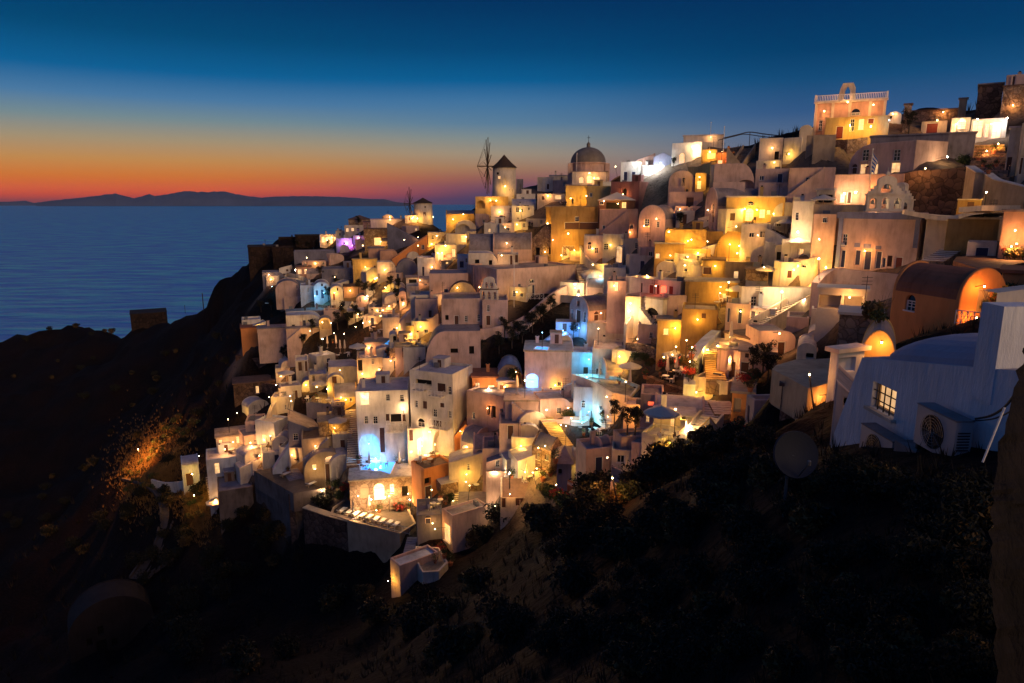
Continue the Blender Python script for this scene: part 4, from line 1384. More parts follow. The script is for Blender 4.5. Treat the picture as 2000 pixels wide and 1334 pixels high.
wallpath('long cliff wall below the sunbathing deck', [(715, 1015, 94), (850, 1060, 92), (1000, 1100, 90), (1190, 1155, 88)], drop=11, thick=1.0, mat='darkrubble', smooth=False, cap='sand')
H('white leaning wall with steps on the sun terrace', (550, 655), (920, 660), '', mat='bluewhite', d=104, deep=2, roof='dL', rise=4.0)
stairs('blue-shaded steps beside the white leaning wall', 690, 860, 640, 790, 2.5, 101, 105, mat='slate', n=8)
terrace('sun terrace behind the tall bastion wall', [(435, 800), (660, 930), (830, 900), (740, 860), (560, 780)], d=105, skirt=3, mat='deck', wmat='dimwall')
H('stone cottage with three glowing slits on the dark slope', (320, 560), (385, 290), 'L443-462:308-348 L482-494:314-360 L498-512:316-356', mat='darkrubble', d=146, deep=6, roof='F', rmat='roofbrown', name='cottage', cat='cottage')
wallpath('rubble terraces stepping down the dark gully', [(325, 130, 160), (450, 150, 158), (600, 140, 154), (680, 120, 150)], drop=7, thick=1, mat='darkrubble')
wallpath('second rubble terrace wall in the dark gully', [(320, 290, 150), (420, 285, 148), (560, 300, 144), (640, 290, 140)], drop=6, thick=1, mat='darkrubble')
tile('Q')
H('abandoned cave house with two windows and a door at the bottom left', (255, 560), (1235, 1035), 'X308-328:1178-1205 X398-418:1178-1205 X348-368:1135-1165 X345-380:1185-1232', roof='vL', mat='darkplaster', rmat='darkplaster', d=96, deep=6, rise=5.5, name='cave_house', cat='cave house')
H('dark ruin on the headland beside the sea', (468, 598), (75, 22), '', mat='cliffstone', rmat='darkplaster', d=322, deep=14, roof='F', name='ruin', cat='ruin')


def balconies(ground):
    for lab, tl, xs, ys in BALC:
        tile(tl)
        s = next(q for q in HOUSES if q['label'].startswith(lab))
        W3, off = s['W3'], s['root'].location
        zb, zt = zrow(ty(ys[0]), s['d']) - s['z0'], zrow(ty(ys[1]), s['d']) - s['z0']
        a, b = sorted(face_s(s, 'L', tx(v), s['z0'] + zb) for v in xs)
        m = MB()
        m.box(a, b, -1.0, -0.004, zb - 0.15, zb, 'white', W3)
        o = m.obj('balcony', s['root'], off)
        r = MB()
        n = max(3, int((b - a) / 0.55))
        for i in range(n + 1):
            u = a + (b - a) * i / n
            r.box(u - 0.03, u + 0.03, -1.0, -0.94, zb + 0.003, zt, 'trim', W3)
            if i < n:
                u2 = a + (b - a) * (i + 1) / n
                r.tube([W3(u, -0.97, zb + 0.05), W3(u2, -0.97, zt - 0.05)], 0.02, 'trim', 4)
                r.tube([W3(u2, -0.97, zb + 0.05), W3(u, -0.97, zt - 0.05)], 0.02, 'trim', 4)
        r.box(a, b, -1.0, -0.93, zt + 0.001, zt + 0.06, 'trim', W3)
        for u in (a, b - 0.04):
            r.box(u, u + 0.04, -0.93, -0.01, zt - 0.05, zt + 0.001, 'trim', W3)
        r.obj('railing', o, off)


BUILD.append(balconies)

# ================================================================ right middle
tile('G')
H('white two storey house with arched fanlight and red lit rooms', (88, 525, 612), (800, 500), 'D210-228:510-605 R278-318:525-632 R338-365:525-640 Q368-418:535-648 R438-478:535-632 Ra358-402:470-505 N245-360:715-880', mat='white', d=96, deep=7, a=30, rmat='slate')
H('white garden annex with dark arch under the red lit rooms', (100, 385, 520), (905, 650), 'Xa245-358:715-915 X165-200:850-905', mat='white', d=94, deep=5, a=35, roof='F', rmat='floor')
H('mauve shaded block left of the arched fanlight house', (-60, 95), (605, 495), 'L3-32:505-575', mat='rose', d=102, deep=6)
H('bright cream lit wall corner beside the diagonal stair', (85, 212), (790, 620), '', mat='cream', d=96, deep=4)
wallpath('diagonal white stair parapet below the lit wall corner', [(100, 850, 95), (160, 770, 96), (215, 690, 97), (240, 650, 98)], drop=4, thick=0.5, mat='white')
H('ochre house with small lit window under the lamp', (320, 560), (405, 195), 'L335-370:270-308 W410-500:320-345', mat='ochre', d=106, deep=5, roof='F')
H('ochre block with white door and round tank', (560, 780), (330, 235), 'W615-655:275-330', mat='yellow', d=105, deep=5)
H('ochre big wall with curved slope towards the terrace', (800, 1160), (330, 100), '', roof='qL', rise=4.5, mat='ochre', d=104, deep=5)
H('golden cube house with lit pale door', (890, 1180), (510, 340), 'L970-1010:415-490', mat='yellow', d=98, deep=6, rmat='floor')
H('golden low wing with brown roof left of the golden cube', (710, 890), (465, 330), 'D720-790:380-440', mat='yellow', roof='F', rmat='roofbrown', d=100, deep=5)
H('narrow cream stack with steps beside the golden wing', (625, 715), (500, 370), '', mat='cream', d=101, deep=4)
H('wide golden retaining wall below the terrace umbrella', (570, 1000), (660, 505), '', mat='ochre', d=94, deep=4, roof='F')
H('orange-golden cube below the sail terrace', (540, 830), (945, 725), 'V710-745:760-800', mat='ochre', d=86, deep=6, rmat='floor')
H('yellow lit umbrella court wall left of golden cube', (345, 545), (960, 820), 'L400-440:880-930', mat='yellow', d=88, deep=3, roof='F', rmat='floor')
H('curved yellow ramp wall right of the orange-golden cube', (780, 910), (800, 700), '', roof='eL', rise=3, mat='yellow', d=90, deep=3)
H('small brown rubble shed beside the slate roofs', (1065, 1250), (500, 410), '', mat='rubble', roof='F', rmat='roofbrown', d=92, deep=4)
H('blue-grey sloping roof house with chimney', (1060, 1560), (600, 420), '', mat='slate', d=90, deep=6, roof='gR', rise=2.2, rmat='slate')
H('white two storey house with brown framed windows', (1000, 1020, 1580), (790, 545), 'W1112-1160:620-700 V1365-1418:660-715', mat='white', d=84, deep=10, a=72, rmat='slate')
H('shaded lower storey with tall dark doors', (1000, 1300), (880, 730), 'B1105-1150:735-865 B1165-1225:745-850 X1245-1265:765-800', mat='bluewhite', d=82, deep=4, roof='F')
H('small cream house with blue doors left of the tall dark doors', (900, 1100), (860, 680), 'B1005-1042:720-840 B918-942:715-830', mat='rose', d=82, deep=4)
stairs('long bright diagonal ramp with stepped parapet', 1150, 890, 1620, 600, 1.8, 78, 86, mat='cream', n=26, rim=0.9)
wallpath('gleaming curved white parapet sweeping up to the pink house', [(1560, 620, 84), (1600, 560, 84), (1660, 500, 85), (1740, 440, 86), (1820, 405, 87)], drop=7, thick=0.6, mat='cream')
H('mauve pillar house with satellite speck and curved corner', (1390, 1570), (965, 790), 'X1430-1450:875-890', mat='rose', d=72, deep=4)
H('large plain mauve wall house behind the small chapels', (1590, 1820), (900, 725), '', mat='white', d=70, deep=6)
H('little white chapel with arched gable and square window', (1570, 1760), (985, 890), 'W1640-1668:940-980', roof='vL', mat='white', d=66, deep=5, name='chapel', cat='chapel')
H('little white vault with black opening in front of the chapel', (1480, 1640), (1140, 1000), 'X1560-1622:1085-1125', roof='vL', mat='white', d=62, deep=5, name='chapel', cat='chapel')
H('low slate vault right of the black opening', (1640, 1780), (1130, 1040), '', roof='vR', mat='rose', rmat='wine', d=63, deep=5)
H('long cream terrace wall house with thin panels', (890, 1100, 1465), (1140, 975), '', mat='cream', d=72, deep=9, a=50, roof='F', rmat='roofbrown')
H('white shade-sail lounge with posts', (1640, 1870), (740, 585), 'N1660-1800:600-730', mat='slate', d=74, deep=4, roof='F', rmat='canvas', name='lounge', cat='lounge')
H('house with wooden door below the parasol terrace', (1010, 1300), (1260, 1080), 'D1025-1098:1155-1260 V1065-1095:1085-1120 X1235-1275:1170-1230', mat='rose', d=68, deep=5, roof='F', rmat='roofgrey')
H('small plant-topped block at the top of yellow stairs', (850, 1000), (1200, 1060), 'X880-930:1100-1160', mat='sand', d=70, deep=4, roof='F', rmat='floor')
stairs('yellow-green lit curving stairs', 830, 1300, 800, 1080, 2.0, 68, 76, mat='yellow', n=14)
stairs('upper bend of the yellow-green lit stairs', 810, 1070, 880, 960, 2.2, 77, 82, mat='cream', n=8)
wallpath('thick white curved fin wall beside the yellow-green stairs', [(660, 1340, 69), (670, 1150, 72), (720, 1050, 76), (800, 960, 80), (870, 900, 84)], drop=5, thick=1.2, mat='bluewhite')
wallpath('outer parapet of the orange garden', [(90, 1000, 94), (220, 1010, 92), (350, 1060, 90), (480, 1120, 88)], drop=2.5, thick=0.5, mat='rubble')
wallpath('rubble garden wall in the orange garden', [(300, 960, 92), (450, 980, 91), (600, 1010, 90)], drop=3, thick=0.6, mat='rubble')
H('tavern front with white pergola left of the big pink house', (1300, 1560), (400, 215), 'L1420-1445:270-340 L1500-1545:275-340 X1320-1410:260-330', mat='white', d=92, deep=5, roof='F', rmat='canvas', name='tavern', cat='tavern')
H('cream awning room beside the big pink house', (1565, 1790), (330, 190), '', mat='cream', d=90, deep=5, roof='F', rmat='canvas')
H('rounded slate vault left of the big pink house', (1560, 1790), (195, 85), '', roof='vL', mat='rose', rmat='roofgrey', d=96, deep=5, rise=2.2)
H('bright triangular sail court wall with lamp', (1215, 1550), (215, 60), '', roof='eL', rise=3.0, mat='white', d=98, deep=4)

tile('E')
H('big pink house with blue cornice and seven doors', (338, 985, 1045), (640, 150), 'W397-437:320-410 B382-420:452-592 B498-545:450-572 B572-632:458-612 B668-715:462-600 B722-750:515-590 V765-800:498-586 R822-884:508-640', mat='rose', d=78, deep=7, a=14, name='mansion', rmat='bluetrim', par=0.25)
H('lit cream buttress right of the big pink house', (1045, 1250), (540, 205), '', mat='cream', d=76, deep=4, roof='F', rmat='cream')
H('open ochre room under a broad cream canopy', (1220, 1640), (480, 200), 'X1480-1590:430-500', mat='ochre', d=72, deep=5, roof='F', rmat='cream')
H('salmon wall at the right edge behind the diners', (1660, 1900), (500, 140), '', mat='pink', d=62, deep=4, roof='F')
H('small white cabinet house with blue panel', (1400, 1640), (530, 385), 'B1478-1590:428-500', mat='white', d=66, deep=3)
wallpath('long cream canopy edge sweeping above the ochre room', [(905, 125, 76), (1240, 175, 74), (1500, 120, 70), (1850, 88, 64)], drop=0.5, thick=3.5, mat='cream', tp=False)
stairs('white steps between buttress and ochre room', 1130, 545, 1290, 445, 2.0, 68, 74, mat='white', n=7)
terrace('dark planted deck in front of the diners', [(1300, 540), (1500, 600), (1900, 600), (1900, 500), (1500, 495), (1330, 505)], d=60, skirt=4, mat='roofbrown', wmat='rust')
H('orange wall right behind the orange vaulted house', (1680, 1900), (790, 640), '', mat='orange', d=46, deep=4, roof='F')
wallpath('mauve retaining terrace under the big pink house', [(210, 720, 72), (260, 660, 73), (360, 605, 75), (550, 625, 74), (880, 655, 72)], drop=8, thick=0.8, mat='rose', cap=None)
H('orange barrel vaulted house with an arched window', (775, 1310, 1690), (1170, 655), 'Wa915-990:795-920 P1500-1600:770-960', roof='vR', ys=862, mat='orange', rmat='rust', d=41, a=42, deep=6, rise=1.95, name='vaulted_house')
H('low ochre barrel end below the orange vaulted house', (525, 850), (1300, 1105), '', roof='vL', mat='yellow', d=34, deep=5, rise=2.2)
H('brown garden shed wall with plants', (355, 700), (1200, 985), '', mat='rubble', d=56, deep=4, roof='F', rmat='canvas')
H('white tent frame lounge on the mauve terrace', (190, 590), (930, 780), 'N205-380:820-925 N410-560:830-925', mat='canvas', d=64, deep=3, roof='F', rmat='canvas', name='tent', cat='tent')

tile('F')
H('white balcony corner above the brown roof', (470, 500, 700), (400, 150), 'N510-650:190-290', mat='bluewhite', d=33, deep=3, a=40, roof='F', rmat='white')
H('pinkish plaster flank with a little black vent', (470, 655), (740, 360), 'X566-635:440-505', mat='rose', d=26, deep=3, roof='eL', rise=0.8)
terrace('flat earth-coloured roof above the orange lit niche', [(30, 270), (300, 415), (470, 370), (470, 190), (200, 200), (60, 240)], d=47, skirt=2.5, mat='sand', wmat='sand')
H('orange lit cave niche with stone steps', (205, 470), (710, 420), '', mat='orange', d=44, deep=3, roof='F', rmat='sand', name='niche_house')
H('rough rubble pier left of the orange lit niche', (80, 210), (700, 400), '', mat='rubble', d=45, deep=2, roof='F', name='rubble_pier', cat='ruin')
stairs('three round-edged steps inside the orange niche', 260, 700, 420, 600, 1.6, 42.5, 42.9, mat='sand', n=3)

tile('H')
H('pink shaded block beside the bushes', (1265, 1330, 1545), (690, 420), 'X1290-1305:470-590', mat='rose', d=50, a=65, deep=5, roof='f')
H('cream house with wooden panel and round plant bed on top', (1155, 1330), (580, 370), 'P1180-1240:410-520', mat='orange', d=62, deep=5, roof='F', rmat='floor')
H('rounded shell roof house with slit window', (520, 935), (640, 440), 'W740-765:490-550', roof='vR', mat='rose', rmat='roofwhite', d=64, deep=5, rise=1.8)
H('cream glass-fronted court below the shell roof', (520, 850), (780, 560), 'L665-700:535-610 L775-805:595-660 W560-640:660-740', mat='cream', d=62, deep=3, roof='F')
H('small white house with red lit window', (415, 600), (600, 375), 'Q482-540:438-472 L465-495:530-600', mat='rose', d=67, deep=4)
stairs('upper white steps with dark treads', 970, 560, 950, 420, 2.0, 63, 67, mat='roofwhite', n=7)
stairs('second white steps beside the wooden panel house', 1120, 540, 1060, 430, 2.2, 63, 66, mat='roofwhite', n=6)
stairs('lower yellow-lit steps with parapets', 760, 830, 1000, 560, 1.9, 56, 62, mat='cream', n=14, rim=0.5)
H('yellow lit garden wall with plant shadows', (850, 1090), (870, 610), '', mat='yellow', d=56, deep=2, roof='gL', rise=1.6)
H('white balcony house with tall lit window', (185, 250, 720), (1110, 720), 'L245-300:880-1000 X460-500:990-1100', mat='rose', d=62, deep=8, a=68, roof='f', rmat='roofgrey')
H('small white vaulted house with an arched window', (20, 95, 185), (960, 740), 'Wa25-48:770-825', roof='vL', mat='rose', rmat='slate', d=68, deep=5, a=50, rise=1.0)
H('pink house with sloped side wall below balcony house', (170, 350), (1330, 1090), '', roof='eL', rise=0.8, mat='rose', d=57, deep=4)
wallpath('dark rubble garden wall under the orange restaurant', [(470, 230, 78), (620, 290, 76), (800, 350, 74), (900, 370, 73)], drop=4, thick=0.8, mat='darkrubble')
wallpath('dark stone terrace wall over the shell roof', [(560, 360, 72), (720, 375, 71), (900, 390, 70)], drop=3, thick=0.6, mat='darkrubble')

tile('K')
H('blue-grey roofed two storey stone house', (395, 560, 675), (720, 480), 'W435-460:600-655 W515-540:615-660', roof='gR', rise=1.6, mat='rubble', rmat='slate', d=80, deep=6, a=45)
H('round apse house with domed tile roof and small windows', (610, 740), (880, 690), 'X625-655:740-790 X725-755:735-780', mat='slate', d=76, deep=5, rise=1.4, roof='h', rmat='roofgrey')
H('dark vaulted chapel with arched windows', (735, 905), (880, 625), 'Xa798-835:705-770', roof='vR', mat='slate', rmat='roofgrey', d=77, deep=5, rise=1.4, name='chapel', cat='chapel')
H('cream cottage with brown shutters and lamp glow', (120, 420), (1060, 880), 'V255-320:950-1020 V135-165:930-1035 W365-400:960-980', mat='cream', d=79, deep=5, roof='gR', rise=1.6, rmat='roofbrown')
H('brown block below the striped stairs', (160, 320), (560, 400), '', mat='darkrubble', d=88, deep=4)
H('curved white house with a rounded terrace', (160, 475), (370, 150), '', mat='rose', d=90, deep=6, roof='F', rmat='floor')
H('low cream house with step corner', (110, 300), (480, 345), '', mat='rose', d=87, deep=5)
H('long mauve roof slab of the left courtyard', (0, 280), (760, 590), 'W80-115:655-710', mat='rose', d=86, deep=5, roof='dL', rise=1.5)
stairs('winding lit garden steps with small lamps', 690, 540, 430, 170, 2.0, 82, 94, mat='yellow', n=26)
H('reddish log-like wall ruin in the gully', (700, 1040), (960, 880), '', mat='rust', d=70, deep=1.5, roof='eL', rise=2, name='ruin', cat='ruin')
tile('R')
H('lower white house with a tall lit doorway', (730, 820, 1130), (520, 255), 'L742-795:330-480', mat='rose', d=80, deep=8, a=60, rmat='roofgrey')
H('blue shaded block with dark arched door', (510, 730), (420, 245), 'Ba580-630:250-320', mat='slate', d=82, deep=5)
H('white lookout house at the village foot', (285, 370, 700), (1000, 690), 'X360-372:870-890', mat='rose', d=74, deep=8, a=62, rmat='bluewhite')
terrace('small curved terrace with potted plants below the lit doorway', [(480, 640), (560, 780), (700, 770), (780, 690), (700, 560), (500, 550)], d=77, skirt=4, mat='floor', wmat='white', rim=0.5)
stairs('short white steps down to the lookout terrace', 430, 600, 470, 440, 1.4, 80, 84, mat='slate', n=8)
H('pale sloping roof slab right of the lower white house', (880, 1300), (400, 170), '', mat='slate', d=84, deep=4, roof='F')

# ================================================================ windmills, dome, bell gables
tile('Z')
H('church front with three lit windows under the brown dome', (1117, 1186), (368, 336), 'La1131-1140:346-357 Ga1146-1157:343-357 La1164-1171:346-358', mat='white', d=166, deep=8, roof='F', name='domed_church', cat='church', rmat='roofgrey')


def windmill(label, cx, yb, yt, yap, rpx, d, hub, spar, axis, wmat, lit, nsp=12, boom=2.6):
    base = P(cx, yb, d)
    TPTS.append((base.x, base.y, base.z - 0.2))
    r = rpx / F * (d * CP - (base.z - CAMZ) * SP)
    h = zrow(yt, d) - base.z
    hc = zrow(yap, d) - base.z - h
    hubz = zrow(hub[1], d) - base.z

    def go(ground):
        rt = root('windmill', base, label, 'windmill')
        b = MB()
        b.lathe(base, [(r * 1.06, -4), (r * 1.05, 0), (r * 0.98, h), (r * 0.9, h)], wmat, 28)
        b.obj('tower', rt, base, smooth=True)
        c = MB()
        c.lathe(base, [(r * 1.0, h - 0.02), (r * 1.12, h - 0.05), (r * 0.62, h + hc * 0.38), (r * 0.25, h + hc * 0.75), (0.03, h + hc)], 'thatch', 28)
        c.obj('cap', rt, base)
        for (ang, z0_, w_, hh, mat) in lit:
            q = MB()
            u = Vector((math.sin(ang), -math.cos(ang), 0))
            v = Vector((math.cos(ang), math.sin(ang), 0))
            ctr = base + u * (r * 1.0)
            q.box(-w_ / 2, w_ / 2, -0.25, 0.06, z0_, z0_ + hh, mat, lambda a, bb, z: tuple(ctr + v * a + u * bb + Vector((0, 0, z))))
            q.obj('window' if hh < 1.5 else 'door', rt, base)
        ax = Vector((-math.sin(axis), -math.cos(axis), 0))
        side = Vector((ax.y, -ax.x, 0))
        hubp = base + Vector((0, 0, hubz)) + ax * (r * 1.0 + 1.3)
        s = MB()
        s.tube([base + Vector((0, 0, hubz)), hubp + ax * boom], 0.16, 'bark', 6)
        s.obj('axle', rt, base)
        tip = hubp + ax * boom
        w = MB()
        ends = []
        for k in range(nsp):
            an = 2 * math.pi * (k + 0.35) / nsp
            e = hubp + (side * math.cos(an) + Vector((0, 0, 1)) * math.sin(an)) * spar
            ends.append(e)
            w.tube([hubp, e], 0.13, 'bark', 4, r2=0.08)
        w.obj('sail_spars', rt, base)
        st = MB()
        for k in range(nsp):
            st.tube([ends[k], tip], 0.025, 'bark', 3, cap=False)
        st.obj('stays', rt, base)
    BUILD.append(go)


windmill('large pale windmill with dark thatched cone cap and bare spars', 985, 386, 327, 302, 22.5, 176, (955, 325), 7.0, rad(80), 'cream',
         [(rad(-25), 4.6, 0.6, 0.6, 'glow'), (rad(-32), 5.6, 0.5, 0.5, 'dark'), (rad(3), 0.6, 0.5, 1.6, 'wood'), (rad(35), 0.0, 1.0, 2.0, 'wood')])
windmill('small distant windmill with flat cone cap on the left ridge', 827, 431, 396, 386, 18, 228, (803, 398), 5.4, rad(70), 'cream',
         [(rad(15), 1.0, 0.8, 1.8, 'wood'), (rad(20), 4.2, 0.4, 0.5, 'dark')], nsp=10, boom=2.0)


def dome_church():
    d = 170
    c = P(1150, 337, d)
    c.y += 2

    def go(ground):
        rt = root('church_dome', c, 'large dark brown dome on white drum with little cross finial', 'dome')
        r = 34.5 / F * (d * CP - (c.z - CAMZ) * SP)
        zb = zrow(318, d) - c.z
        zt = zrow(287, d) - c.z
        b = MB()
        b.lathe(c, [(r * 0.97, -4), (r * 0.97, zb - 0.2), (r * 1.04, zb - 0.15), (r * 1.04, zb + 0.1), (r * 0.98, zb + 0.12)], 'rose', 24)
        b.obj('drum', rt, c)
        m = MB()
        m.lathe(c, [(r * math.cos(a), zb + 0.1 + (zt - zb) * math.sin(a)) for a in [math.pi / 2 * i / 12 for i in range(12)]] + [(0.05, zt + 0.1)], 'domebrown', 32)
        m.obj('dome', rt, c, smooth=True)
        f = MB()
        f.lathe(c, [(0.05, zt), (0.5, zt + 0.1), (0.42, zt + 0.7), (0.5, zt + 0.8), (0.12, zt + 1.3), (0.04, zt + 1.5)], 'domebrown', 10)
        f.tube([c + Vector((0, 0, zt + 1.3)), c + Vector((0, 0, zt + 2.9))], 0.05, 'iron', 4)
        f.tube([c + Vector((-0.4, 0, zt + 2.3)), c + Vector((0.4, 0, zt + 2.3))], 0.05, 'iron', 4)
        f.obj('finial', rt, c)
        for sx in (-1, 1):
            t = MB()
            p = c + Vector((sx * r * 1.05, -1.5, 0))
            t.box(-0.55, 0.55, -0.5, 0.5, -4, zb - 0.1, 'rose', lambda a, q, z, p=p: (p.x + a, p.y + q, p.z + z))
            t.obj('pier', rt, c)
    BUILD.append(go)


dome_church()


def bell_gable(label, cx, yb, d, w, tiers, mat='white', yaw=0.0, trim=None, balls=True):
    """tiers: list of (width fraction, height m, arches)"""
    c = P(cx, yb, d)

    def go(ground):
        rt = root('bell_gable', c, label, 'bell tower', rz=0)
        ca, sa = math.cos(yaw), math.sin(yaw)

        def fn(a, z, b=0.0):
            return (c.x + a * ca - b * sa, c.y + a * sa + b * ca, c.z + z)
        z = 0.0
        T = 0.7
        for i, (wf, hh, n) in enumerate(tiers):
            W = w * wf
            b = MB()
            holes = []
            pitch = W / n
            for k in range(n):
                x0 = -W / 2 + pitch * (k + 0.2)
                x1 = -W / 2 + pitch * (k + 0.8)
                r = (x1 - x0) / 2
                zt = z + hh * 0.8
                holes.append([(x0, z + hh * 0.14), (x1, z + hh * 0.14)] + [((x0 + x1) / 2 + r * math.cos(math.pi * j / 8), zt - r + r * math.sin(math.pi * j / 8)) for j in range(9)])
            last = i == len(tiers) - 1
            out = [(-W / 2, z), (W / 2, z), (W / 2, z + hh)]
            if last:
                out += [(W / 2 * math.cos(math.pi * j / 10), z + hh + W * 0.32 * math.sin(math.pi * j / 10)) for j in range(1, 10)]
            out += [(-W / 2, z + hh)]
            for bb in (0, T):
                b.tess(out, holes, mat, lambda a, zz, bb=bb: fn(a, zz, bb))
            for loop in holes + [out]:
                for p, q in zip(loop, loop[1:] + loop[:1]):
                    b.face([fn(*p), fn(*q), fn(*q, T), fn(*p, T)], mat)
            b.obj('tier', rt, c)
            m = MB()
            for zz in ([z + 0.0, z + hh] if not last else [z]):
                m.box(-W / 2 - 0.12, W / 2 + 0.12, -0.12, T + 0.12, zz - 0.06, zz + 0.08, trim or mat, lambda a, q, h_: fn(a, h_, q))
            m.obj('cornice', rt, c)
            for k in range(n):
                bl = MB()
                xm = -W / 2 + pitch * (k + 0.5)
                s = pitch * 0.2
                cc = Vector(fn(xm, z + hh * 0.42, T / 2))
                bl.lathe(cc, [(s * 1.0, 0), (s * 0.75, s * 0.3), (s * 0.6, s * 1.2), (s * 0.2, s * 1.6), (0.02, s * 1.6)], 'metal', 10)
                bl.tube([cc + Vector((0, 0, s * 1.6)), cc + Vector((0, 0, hh * 0.36))], 0.03, 'iron', 4)
                bl.obj('bell', rt, c)
            if not last and tiers[i + 1][0] < wf - 0.2:
                wn = w * tiers[i + 1][0]
                for sx in (-1, 1):
                    ln = MB()
                    x0, x1 = sx * W / 2 * 0.94, sx * wn / 2
                    for j in range(3):
                        a0 = x1 + (x0 - x1) * j / 3
                        a1 = x1 + (x0 - x1) * (j + 1) / 3
                        ln.box(min(a0, a1), max(a0, a1), 0.04, T - 0.04, z + hh + 0.081, z + hh + 0.08 + tiers[i + 1][1] * (0.62 - 0.2 * j), mat, lambda a, q, h_: fn(a, h_, q))
                    ln.obj('scroll', rt, c)
            z += hh
        if balls:
            f = MB()
            f.lathe(Vector(fn(0, z + w * tiers[-1][0] * 0.32, T / 2)), [(0.02, 0), (0.22, 0.08), (0.26, 0.28), (0.16, 0.46), (0.05, 0.55), (0.04, 1.0)], mat, 10)
            f.obj('finial', rt, c)
    BUILD.append(go)


bell_gable('big white bell gable with stepped scrolls above the pink house', 1728, 412, 82, 4.0, [(1.0, 1.9, 3), (0.5, 1.5, 1)], yaw=rad(-12))
bell_gable('white side face of the stepped bell gable', 1752, 412, 83.5, 3.0, [(1.0, 1.3, 2), (0.45, 1.6, 1)], yaw=rad(-62), balls=False)
bell_gable('small three arched bell gable with dark mouldings on church roof', 955, 588, 114.5, 3.0, [(1.0, 2.0, 3), (0.62, 1.5, 2)], yaw=rad(-10), trim='wood', balls=False)


# ---------------------------------------------------------------- mansion roof: balustrade and gate arch
def mansion_top():
    s = HOUSES[0]

    def go(ground):
        h = s['h']
        W3 = s['W3']
        off = s['root'].location
        b = MB()
        b.box(-0.15, s['WL'] + 0.15, -0.12, 0.12, h + 0.0, h + 0.14, 'trim', W3)
        b.box(-0.1, s['WL'] + 0.1, -0.05, 0.05, h + 0.95, h + 1.05, 'trim', W3)
        n = 42
        for i in range(n + 1):
            a = s['WL'] * i / n
            b.box(a - 0.05, a + 0.05, -0.05, 0.05, h + 0.14, h + 0.95, 'trim', W3)
        for a in (0, s['WL'] * 0.5, s['WL']):
            b.box(a - 0.14, a + 0.14, -0.13, 0.13, h + 0.14, h + 1.15, 'trim', W3)
        b.obj('balustrade', s['root'], off)
        g = MB()
        W = s['WL']
        a0, a1 = W * 0.435, W * 0.69
        out = [(a0 + 0.4, h), (a1 - 0.4, h), (a1, h + 0.01)]
        hh = 3.0
        out = [(a1, h), (a1 - 0.35, h + hh * 0.7), (a1 - 0.7, h + hh), (a0 + 0.5, h + hh), (a0 + 0.1, h + hh * 0.7), (a0, h),
               (a0 + 0.8, h), (a0 + 0.95, h + hh * 0.6), (a0 + 1.25, h + hh * 0.8), (a1 - 1.45, h + hh * 0.8), (a1 - 1.15, h + hh * 0.6), (a1 - 1.0, h)]
        for bb in (1.0, 1.8):
            g.tess(out, [], 'cream', lambda a, z, bb=bb: W3(a, bb, z))
        for p, q in zip(out, out[1:] + out[:1]):
            g.face([W3(p[0], 1.0, p[1]), W3(q[0], 1.0, q[1]), W3(q[0], 1.8, q[1]), W3(p[0], 1.8, p[1])], 'cream')
        g.obj('gate_arch', s['root'], off)
        c = MB()
        for a in (0.0, 0.22, 0.5, 0.74, 1.0):
            c.box(W * a - 0.22 + (0.22 if a == 0 else 0) - (0.22 if a == 1 else 0), W * a + 0.22 + (0.22 if a == 0 else 0) - (0.22 if a == 1 else 0), -0.12, -0.004, 0, h, 'cream', W3)
        c.box(-0.2, W + 0.2, -0.3, -0.005, h - 0.35, h - 0.02, 'cream', W3)
        c.obj('pilaster', s['root'], off)
    BUILD.append(go)


mansion_top()


# big pink house: blue corner strips, cornice and blue boards over the doors
def trim_big_pink(s):
    def go(ground):
        W3, off, h, W = s['W3'], s['root'].location, s['h'], s['WL']
        c = MB()
        c.box(-0.1, W + 0.3, -0.14, -0.004, h - 0.75, h + 0.02, 'bluetrim', W3)
        c.box(0.02, 0.5, -0.10, -0.004, h * 0.42, h - 0.76, 'bluetrim', W3)
        c.box(W - 0.45, W + 0.02, -0.10, -0.004, 0.1, h - 0.76, 'bluetrim', W3)
        c.obj('cornice', s['root'], off)
        t = MB()
        for x0, x1, y0, y1 in ((498, 545, 415, 449), (572, 632, 420, 454), (668, 715, 432, 461), (383, 422, 415, 451)):
            tile('E')
            z1, z0_ = zrow(ty(y0), s['d']) - s['z0'], zrow(ty(y1), s['d']) - s['z0']
            a, b = sorted((face_s(s, 'L', tx(x0), s['z0'] + z1), face_s(s, 'L', tx(x1), s['z0'] + z1)))
            t.box(a, b, -0.05, -0.003, z0_, z1, 'bluetrim', W3)
        t.obj('overdoor_board', s['root'], off)
    BUILD.append(go)


for _s in HOUSES:
    if _s['label'].startswith('big pink house with blue cornice'):
        trim_big_pink(_s)


